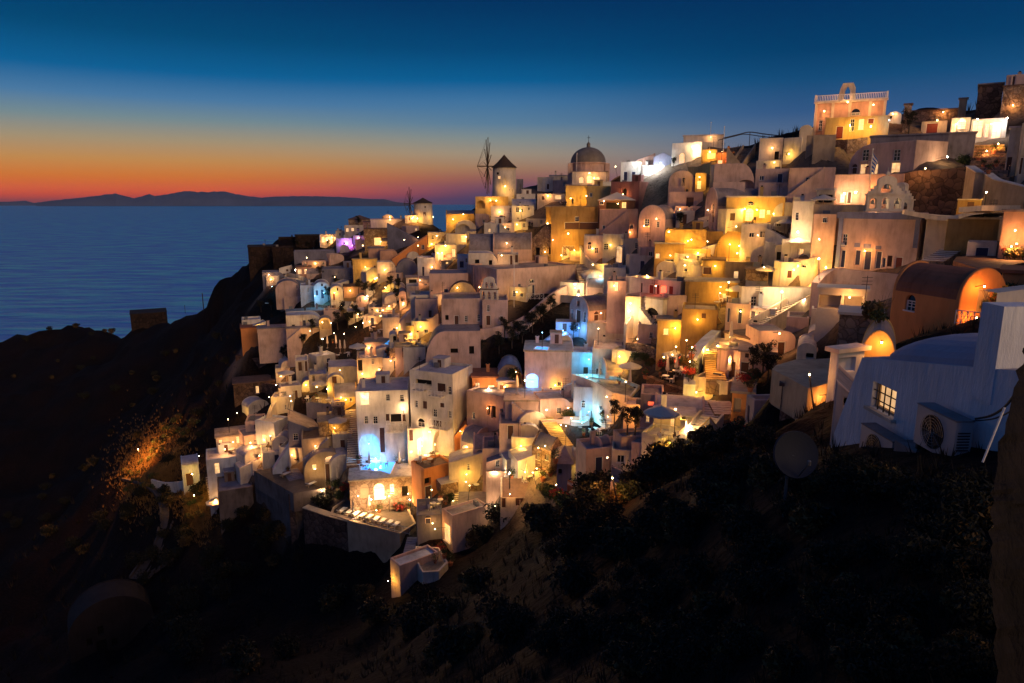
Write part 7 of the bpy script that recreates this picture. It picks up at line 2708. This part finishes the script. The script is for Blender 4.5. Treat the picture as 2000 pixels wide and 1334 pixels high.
TB = [(860, 985), (846, 992), (1180, 775), (1200, 785), (1215, 795), (1190, 765), (1230, 800), (450, 865), (470, 860), (455, 880), (800, 660), (812, 672), (730, 645), (745, 650), (620, 785), (640, 788), (660, 790), (600, 785), (1100, 400), (1450, 430), (1470, 435),
      (1500, 440), (1530, 440), (1420, 590), (1400, 600), (1340, 735), (1320, 735), (1300, 745), (1320, 860), (1310, 855), (850, 500), (870, 490), (830, 505), (715, 915), (745, 912), (780, 905), (810, 900), (1620, 392), (1640, 395), (840, 905), (930, 925), (660, 700), (680, 695), (700, 690), (640, 700), (1000, 930), (1030, 925)]
for x, y in TB:
    o = put(T_TB, x, y, 'small round table', 'table', 'small tables on the terraces')
    if o:
        for k in range(2):
            a = rnd.uniform(0, 6.28)
            c = place(rnd.choice((T_CH, T_CW)), o.location + Vector((0.75 * math.cos(a), 0.75 * math.sin(a), 0)), a - math.pi / 2, 'chair drawn up to the ' + o['label'], 'chair', 'chairs at the small tables')
            placed.setdefault(c['label'], []).append((x, c))
for x, y in [(1440, 858), (775, 905), (845, 885), (700, 905), (860, 975), (870, 985), (1330, 690), (1350, 700), (1310, 700), (1370, 715), (1920, 320), (1940, 300), (1930, 340), (1945, 320), (1910, 310), (560, 885), (500, 880), (640, 900), (1455, 770), (1465, 765),
             (850, 1100), (868, 1090), (880, 1105), (1060, 940), (1075, 930), (1010, 915), (1085, 905), (1210, 750), (1260, 740), (1290, 750), (1010, 735), (1030, 735), (800, 985), (785, 990), (740, 985), (680, 960), (610, 780), (720, 700), (760, 690), (690, 680), (650, 670), (1155, 830), (1140, 850)]:
    put(rnd.choice(T_POTS), x, y, 'leafy potted plant', 'plant', 'potted plants on the terraces', sc=rnd.uniform(0.9, 1.5))
for x, y, sc in [(1885, 330, 1.6), (1875, 335, 1.3), (1895, 322, 1.4), (1320, 700, 1.4), (1340, 690, 1.3), (1300, 690, 1.3), (1360, 720, 1.2), (1280, 695, 1.2), (1350, 740, 1.3), (1335, 720, 1.4), (1375, 700, 1.1), (1265, 685, 1.1), (1245, 680, 1.0), (1700, 640, 1.2), (1715, 630, 1.3),
                 (1950, 545, 1.4), (1965, 540, 1.5), (1935, 540, 1.2), (670, 960, 1.3), (665, 975, 1.3), (655, 940, 1.2), (770, 970, 1.2), (780, 985, 1.2), (1060, 965, 1.5), (1075, 975, 1.5), (1090, 985, 1.5), (1110, 995, 1.5), (1130, 1005, 1.4), (1380, 870, 1.2), (1400, 865, 1.2),
                 (1360, 860, 1.0), (380, 965, 1.8), (390, 985, 1.6), (370, 985, 1.5), (395, 1010, 1.5), (375, 1015, 1.6), (275, 905, 1.5), (290, 900, 1.6), (265, 930, 1.4), (305, 895, 1.5), (320, 880, 1.6), (250, 925, 1.8), (300, 885, 1.9), (310, 870, 2.2), (330, 860, 2.2), (345, 845, 2.4), (325, 840, 2.2), (350, 825, 2.3), (365, 850, 2.0), (270, 945, 1.8), (290, 955, 1.9), (255, 960, 1.6), (300, 935, 1.7), (380, 830, 2.0), (1990, 430, 1.3), (1120, 780, 1.3), (1110, 800, 1.2),
                 (1000, 725, 1.5), (1020, 735, 1.2), (1460, 755, 1.3), (1475, 745, 1.4), (875, 950, 1.2), (1215, 985, 1.3), (1225, 965, 1.3), (1200, 1000, 1.3), (1240, 950, 1.3), (865, 1080, 1.2)]:
    put(T_SHG[1] if x < 430 else rnd.choice(T_SHG), x, y, 'lamp-lit leafy shrub', 'shrub', 'lamp-lit shrubs in the lanes', sc=sc)
for x, y, sc in [(1010, 640, .9), (1030, 625, .9), (1050, 605, .8), (1070, 600, .8), (985, 660, .9), (1000, 680, .9), (1040, 650, .9), (1060, 630, .8), (975, 690, .9), (1020, 670, .9), (1080, 615, .7), (600, 470, .8), (620, 470, .8), (640, 465, .7), (580, 478, .7), (700, 440, .9), (715, 438, .8),
                 (655, 540, .9), (640, 555, .9), (625, 545, .8), (700, 570, .9), (715, 575, .9), (730, 580, .9), (780, 560, .9), (775, 575, .9), (765, 560, .9), (660, 645, 1), (680, 640, 1), (695, 630, 1), (670, 625, 1), (700, 610, .8), (610, 655, .9), (590, 640, .9), (530, 605, .8), (510, 610, .8), (550, 640, .9),
                 (1200, 830, .8), (1180, 840, .8), (1220, 840, .8), (1240, 850, .8), (1470, 740, .8), (1490, 730, .8), (1500, 745, .8), (1745, 195, 1.2), (1760, 205, 1.1), (1780, 210, 1), (1310, 285, .7), (1320, 280, .6), (1330, 430, .8), (865, 450, .7), (1120, 650, .7), (940, 700, .8)]:
    put(rnd.choice(T_TREE), x, y, 'small dark tree', 'tree', 'small dark trees between the houses', sc=sc)

# bushes over the near slope and scrub over the dark hillside
near = []
for k in range(230):
    if k < 150:
        x, y = rnd.uniform(1120, 1960), rnd.uniform(865, 1330)
    else:
        x, y = rnd.uniform(250, 1150), rnd.uniform(960, 1334)
    near.append((x, y))
near += [(1180 + i * 13, 985 - i * 6.0 + (i % 3) * 6) for i in range(20)] + [(1440 + i * 18, 872 + (i % 2) * 8) for i in range(14)]
for x, y in near:
    if 1590 < x < 1945 and y < 925:
        continue
    h_ = hit(x, y)
    if not h_ or h_[2] != hill:
        continue
    loc = h_[0]
    dist = (loc - Vector((0, 0, CAMZ))).length
    if dist < 5.5:
        continue
    sc = min(max(dist * 0.033, 0.28), 2.2) * rnd.uniform(0.7, 1.3)
    o = place(rnd.choice(T_SHD), loc - Vector((0, 0, 0.05)), rnd.uniform(0, 6.28), 'dark dry bush growing on the unlit hillside', 'bush', 'dark bushes on the unlit hillside', sc)
    o.name = 'bush'
for k in range(70):
    x, y = rnd.uniform(0, 620), rnd.uniform(620, 1100)
    h_ = hit(x, y)
    if not h_ or h_[2] != hill:
        continue
    dist = (h_[0] - Vector((0, 0, CAMZ))).length
    o = place(rnd.choice(T_SHD), h_[0], rnd.uniform(0, 6.28), 'dark dry bush growing on the unlit hillside', 'bush', 'dark bushes on the unlit hillside', rnd.uniform(1.2, 2.6))
    o.name = 'bush'

simple('strawgrass', (0.22, 0.13, 0.05), 0.9, noise=0.5, scale=0.8)
simple('scrubdry', (0.026, 0.017, 0.010), 0.9, noise=0.6, scale=0.6)
# low scrub and dead grass that nobody could count
sb_ = MB()
rs = random.Random(5)
cnt = 0
for k in range(5200):
    a_ = rad(rs.uniform(-42, 42))
    d_ = 6 * (210 / 6) ** rs.random()
    x_, y_ = d_ * math.sin(a_), d_ * math.cos(a_)
    if cnt % 1 == 0:
        pass
    cnt += 1
    _k = (x_, y_)
    SC_PTS = globals().setdefault('SC_PTS', [])
    SC_PTS.append((x_, y_, d_))
SC = np.array(SC_PTS)
o_ = []
for (x_, y_, d_) in SC_PTS:
    ok, l_, n_, i_, ob_, m__ = scene.ray_cast(DG, Vector((x_, y_, 190)), Vector((0, 0, -1)))
    if not ok or ob_ != hill:
        continue
    if min(((q[0] - l_).length for q in HC)) < 9 and d_ > 60:
        continue
    s_ = (0.10 + d_ * 0.008) * rs.uniform(0.6, 1.4)
    s_ = min(s_, 1.3)
    for j in range(9):
        an_2 = rs.uniform(0, 6.28)
        le = s_ * rs.uniform(0.7, 1.5)
        q = Vector((math.cos(an_2), math.sin(an_2), 0))
        b0 = l_ + q * s_ * rs.uniform(0, 0.5) - Vector((0, 0, 0.05))
        t0 = b0 + q * le * 0.5 + Vector((0, 0, le))
        w_ = Vector((-q.y, q.x, 0)) * s_ * 0.07
        sb_.face([b0 - w_, b0 + w_, t0], 'scrubdry' if j % 3 else 'leafdark')
for k in range(5200):
    gx, gy = rs.gauss(300, 36), rs.gauss(915, 40)
    if rs.random() < 0.35:
        gx, gy = rs.gauss(385, 14), rs.gauss(985, 28)
    hh_ = hit(gx, gy)
    if not hh_ or hh_[2] != hill:
        continue
    l_ = hh_[0]
    for j in range(5):
        an_2 = rs.uniform(0, 6.28)
        q = Vector((math.cos(an_2), math.sin(an_2), 0))
        b0 = l_ + q * rs.uniform(0, 0.4) - Vector((0, 0, 0.05))
        t0 = b0 + q * 0.25 + Vector((0, 0, rs.uniform(0.35, 0.9)))
        w_ = Vector((-q.y, q.x, 0)) * 0.07
        sb_.face([b0 - w_, b0 + w_, t0], 'strawgrass')
tag(sb_.obj('scrub', None, (0, 0, 0)), 'dry scrub and grass on the dark slope', 'scrub', kind='stuff')

# people
for x, y, pose, sh in [(1118, 403, 'standing', 'shirtdark'), (1130, 403, 'standing', 'shirtred'), (1105, 404, 'sitting', 'shirtdark'), (1962, 492, 'sitting', 'shirtred'), (1988, 490, 'sitting', 'shirtpale'), (1972, 494, 'sitting', 'shirtred'), (1035, 430, 'standing', 'shirtdark'), (1040, 432, 'standing', 'shirtdark'),
                       (1335, 362, 'standing', 'shirtdark'), (1342, 362, 'standing', 'shirtdark'), (1625, 393, 'sitting', 'shirtred'), (1638, 395, 'sitting', 'shirtred'), (1648, 396, 'sitting', 'shirtpale'), (855, 500, 'sitting', 'shirtred'), (868, 498, 'sitting', 'shirtred'), (845, 503, 'sitting', 'shirtpale'), (1288, 585, 'sitting', 'shirtdark'), (1968, 345, 'standing', 'shirtdark')]:
    h_ = hit(x, y)
    if not h_:
        continue
    loc, nor, ob, r = h_
    if nor.z < 0.5:
        q = loc + nor * 0.6
        ok, l2, *_r = scene.ray_cast(DG, q, Vector((0, 0, -1)))
        if ok and q.z - l2.z < 6:
            loc = l2
    o = bpy.data.objects.new('person', PM[(pose, sh)])
    COL.objects.link(o)
    o.location = loc
    o.rotation_euler = (0, 0, rnd.uniform(-0.8, 0.8))
    shn = {'shirtred': 'red', 'shirtdark': 'dark', 'shirtpale': 'pale'}[sh]
    tag(o, ' '.join(('person in %s shirt %s by the %s' % (shn, pose, host_label(ob, loc))).split()[:16]), 'person')
    placed.setdefault(o['label'], []).append((x, o))

# things that ended up with the same words: tell two or three apart by side, let the rest share a group
for lab, v in placed.items():
    if len(v) in (2, 3):
        v.sort(key=lambda q: q[0])
        for (x, o), w in zip(v, ['left', 'right'] if len(v) == 2 else ['left', 'middle', 'right']):
            o['label'] = ' '.join((w + ' ' + lab).split()[:16])
    elif len(v) > 3:
        for x, o in v:
            if not o.get('group'):
                o['group'] = 'people on the terraces'

# ---------------------------------------------------------------- single pieces
def flagpole(x0, y0, x1, y1, label, flag=False, r_=0.05, pm='trim'):
    h_ = hit(x0, y0)
    if not h_:
        return
    a = h_[0] - Vector((0, 0, 0.1))
    z1 = zrow(y1, a.y)
    top = Vector((a.x, a.y, z1))
    rt = root('flagpole' if flag else 'pole', a, label, 'flagpole' if flag else 'pole')
    b_ = MB()
    b_.tube([a, top], r_, pm, 8)
    b_.obj('mast', rt, a)
    k = MB()
    k.lathe(top, [(0.02, -0.02), (0.11, 0.08), (0.02, 0.2)], 'trim', 8)
    k.obj('knob', rt, a)
    if flag:
        f_ = MB()
        n = 9
        for j in range(n):
            for i in range(4):
                def q(u, v):
                    return top + Vector((0.10 + 0.55 * u - 0.15 * v * u, 0.12 * math.sin(u * 5 + v * 3), -0.25 - 2.2 * v - 0.9 * u * (1 - v * 0.6)))
                f_.face([q(i / 4, j / n), q((i + 1) / 4, j / n), q((i + 1) / 4, (j + 1) / n), q(i / 4, (j + 1) / n)], 'flagblue' if j % 2 == 0 else 'cushion')
        f_.obj('flag', rt, a)


flagpole(1696, 380, 1707, 293, 'flagpole with limp blue and white striped flag', True)
flagpole(1004, 600, 1004, 510, 'thin pale pole in front of the long white wall house')
flagpole(1126, 345, 1127, 300, 'pale flag mast before the brown dome', r_=0.06)
flagpole(1386, 290, 1387, 240, 'faint aerial mast with crossbars on the skyline', r_=0.04)
flagpole(1412, 300, 1414, 248, 'tall aerial mast beside the pergola', r_=0.06)
flagpole(362, 612, 362, 596, 'short utility pole on the dark sea cliff', r_=0.18, pm='iron')
flagpole(398, 606, 397, 573, 'tall utility pole on the dark sea cliff', r_=0.18, pm='iron')
flagpole(1168, 975, 1168, 962, 'pale post by the pink lit lower house')


def pergola():
    pts = [P(1412, 270, 132), P(1445, 262, 133), P(1465, 258, 134), P(1495, 262, 135), P(1530, 266, 136)]
    rt = root('pergola', P(1465, 285, 134), 'dark swooping pergola frame on the skyline terrace', 'pergola')
    b_ = MB()
    b_.tube(catmull(pts, 5), 0.10, 'iron', 6)
    b_.tube(catmull([p + Vector((0, 3, -0.1)) for p in pts], 5), 0.08, 'iron', 6)
    b_.obj('roof_beam', rt, rt.location)
    for p in (pts[0], pts[2], pts[4]):
        l_ = MB()
        l_.tube([p, p + Vector((0, 0, -4))], 0.06, 'iron', 6)
        l_.obj('post', rt, rt.location)
    c_ = MB()
    for i in range(16):
        t_ = i / 15
        q = pts[0].lerp(pts[4], t_)
        q.z -= 1.9
        c_.tube([q, q + Vector((0, 0, -1.1))], 0.025, 'iron', 4)
    c_.tube([pts[0] + Vector((0, 0, -1.9)), pts[4] + Vector((0, 0, -1.9))], 0.035, 'iron', 4)
    c_.obj('railing', rt, rt.location)


pergola()


def path(label, pts, w, mat):
    b_ = MB()
    c_ = []
    for p_ in catmull([Vector((x, y, 0)) for x, y in pts], 8):
        h_ = hit(p_.x, p_.y)
        if h_ and h_[2] == hill:
            c_.append(h_[0] + Vector((0, 0, 0.12)))
    for a, c in zip(c_, c_[1:]):
        t_ = (c - a)
        if t_.length > 12:
            continue
        n_ = Vector((-t_.y, t_.x, 0)).normalized() * w / 2
        b_.face([a - n_, a + n_, c + n_, c - n_], mat)
        for sg in (-1, 1):
            e0, e1 = a + n_ * sg, c + n_ * sg
            k_ = n_.normalized() * 0.3 * sg
            b_.box8([e0, e1, e1 + k_, e0 + k_, e0 + Vector((0, 0, 0.5)), e1 + Vector((0, 0, 0.5)), e1 + k_ + Vector((0, 0, 0.5)), e0 + k_ + Vector((0, 0, 0.5))], mat)
    tag(b_.obj('path', None, (0, 0, 0)), label, 'path', kind='structure')


plaster('pathstone', (0.10, 0.08, 0.075))
path('winding stone walled path down the dark slope', [(250, 935), (290, 945), (318, 965), (330, 1000), (322, 1040), (310, 1070), (290, 1100), (262, 1140)], 2.4, 'pathstone')
path('lower walled path across the dark slope', [(345, 1090), (310, 1115), (275, 1140), (240, 1170)], 1.6, 'pathstone')


def railing(label, pts, h=1.0, mat='trim', cross=True, name='railing'):
    q = []
    for x, y in pts:
        t_ = hit(x, y)
        if not t_:
            return
        q.append(t_[0])
    z = sum(v.z for v in q) / len(q)
    b_ = MB()
    for a, c in zip(q, q[1:]):
        n = max(2, int((c - a).length / 1.2))
        for i in range(n + 1):
            p = a.lerp(c, i / n)
            b_.tube([p, p + Vector((0, 0, h))], 0.035, mat, 4)
            if i < n and cross:
                p2 = a.lerp(c, (i + 1) / n)
                b_.tube([p + Vector((0, 0, 0.15)), p2 + Vector((0, 0, h))], 0.022, mat, 4)
                b_.tube([p2 + Vector((0, 0, 0.15)), p + Vector((0, 0, h))], 0.022, mat, 4)
        b_.tube([a + Vector((0, 0, h)), c + Vector((0, 0, h))], 0.04, mat, 4)
        b_.tube([a + Vector((0, 0, 0.15)), c + Vector((0, 0, 0.15))], 0.03, mat, 4)
    tag(b_.obj(name, None, q[0]), label, 'railing')


railing('white crossed railing beside the yellow-green stairs', [(1435, 742), (1478, 752)])
q_ = [P(1864, 633, 40.3), P(1912, 640, 37.5)]
b_ = MB()
for i in range(5):
    p_ = q_[0].lerp(q_[1], i / 4)
    b_.tube([p_, p_ + Vector((0, 0, 0.85))], 0.03, 'trim', 4)
    if i < 4:
        p2_ = q_[0].lerp(q_[1], (i + 1) / 4)
        b_.tube([p_ + Vector((0, 0, 0.1)), p2_ + Vector((0, 0, 0.85))], 0.02, 'trim', 4)
        b_.tube([p2_ + Vector((0, 0, 0.1)), p_ + Vector((0, 0, 0.85))], 0.02, 'trim', 4)
for z_ in (0.1, 0.85):
    b_.tube([q_[0] + Vector((0, 0, z_)), q_[1] + Vector((0, 0, z_))], 0.03, 'trim', 4)
tag(b_.obj('railing', None, q_[0]), 'white crossed balcony railing on the orange vaulted house', 'railing')
railing('lattice railing beside the door of the long white wall house', [(1028, 585), (1062, 585)], mat='trim')
railing('thin railing along the cliff edge deck', [(715, 1022), (800, 1045)], cross=False)


# pools
def pool(label, pts, z_off=0.02, d=None, mat='poolblue'):
    q = []
    h0 = hit(*pts[0])
    if not h0:
        return
    z = h0[0].z + z_off
    for x, y in pts:
        r_ = ray(x, y)
        t_ = (z - CAMZ) / r_.z
        q.append(Vector((0, 0, CAMZ)) + r_ * t_)
    b_ = MB()
    b_.tess([(v.x, v.y) for v in q], [], mat, lambda x, y: (x, y, z))
    c = sum(q, Vector()) / len(q)
    rt = root('swimming_pool', c, label, 'pool')
    b_.obj('water', rt, c)
    e = MB()
    for a, w_ in zip(q, q[1:] + q[:1]):
        e.tube([a + Vector((0, 0, -0.04)), w_ + Vector((0, 0, -0.04))], 0.12, 'trim', 4)
    e.obj('rim', rt, c)


def water(name, col, strength):
    m_, t_, b2 = new_mat(name)
    b2.inputs['Base Color'].default_value = (*col, 1)
    b2.inputs['Roughness'].default_value = 0.08
    b2.inputs['Emission Color'].default_value = (*col, 1)
    b2.inputs['Emission Strength'].default_value = strength
    n_ = t_.nodes.new('ShaderNodeTexNoise')
    n_.inputs['Scale'].default_value = 1.6
    bp_ = t_.nodes.new('ShaderNodeBump')
    bp_.inputs['Distance'].default_value = 0.1
    t_.links.new(n_.outputs['Fac'], bp_.inputs['Height'])
    t_.links.new(bp_.outputs[0], b2.inputs['Normal'])


water('poolblue', (0.10, 0.40, 0.95), 1.1)
water('poolteal', (0.12, 0.55, 0.65), 0.7)
pool('glowing blue hotel pool with angular outline', [(704, 918), (742, 920), (762, 926), (775, 898), (755, 888), (738, 880), (712, 888)])
pool('small pale blue plunge pool on the pool house roof', [(746, 672), (762, 674), (763, 662), (752, 664)], mat='poolblue')
pool('turquoise pool beside the pool house', [(706, 672), (730, 668), (738, 658), (712, 657)], mat='poolteal')
pool('glowing hot tub on the bastion top', [(1042, 682), (1070, 684), (1072, 678), (1048, 677)], mat='poolblue')
pool('turquoise plunge pool at the foot of the turquoise house', [(1116, 822), (1140, 824), (1150, 818), (1128, 815)], mat='poolteal')
pool('turquoise plunge pool at the cliff edge', [(518, 592), (534, 592), (535, 588), (520, 588)], mat='poolteal')

if _haze:
    _haze.hide_viewport = False
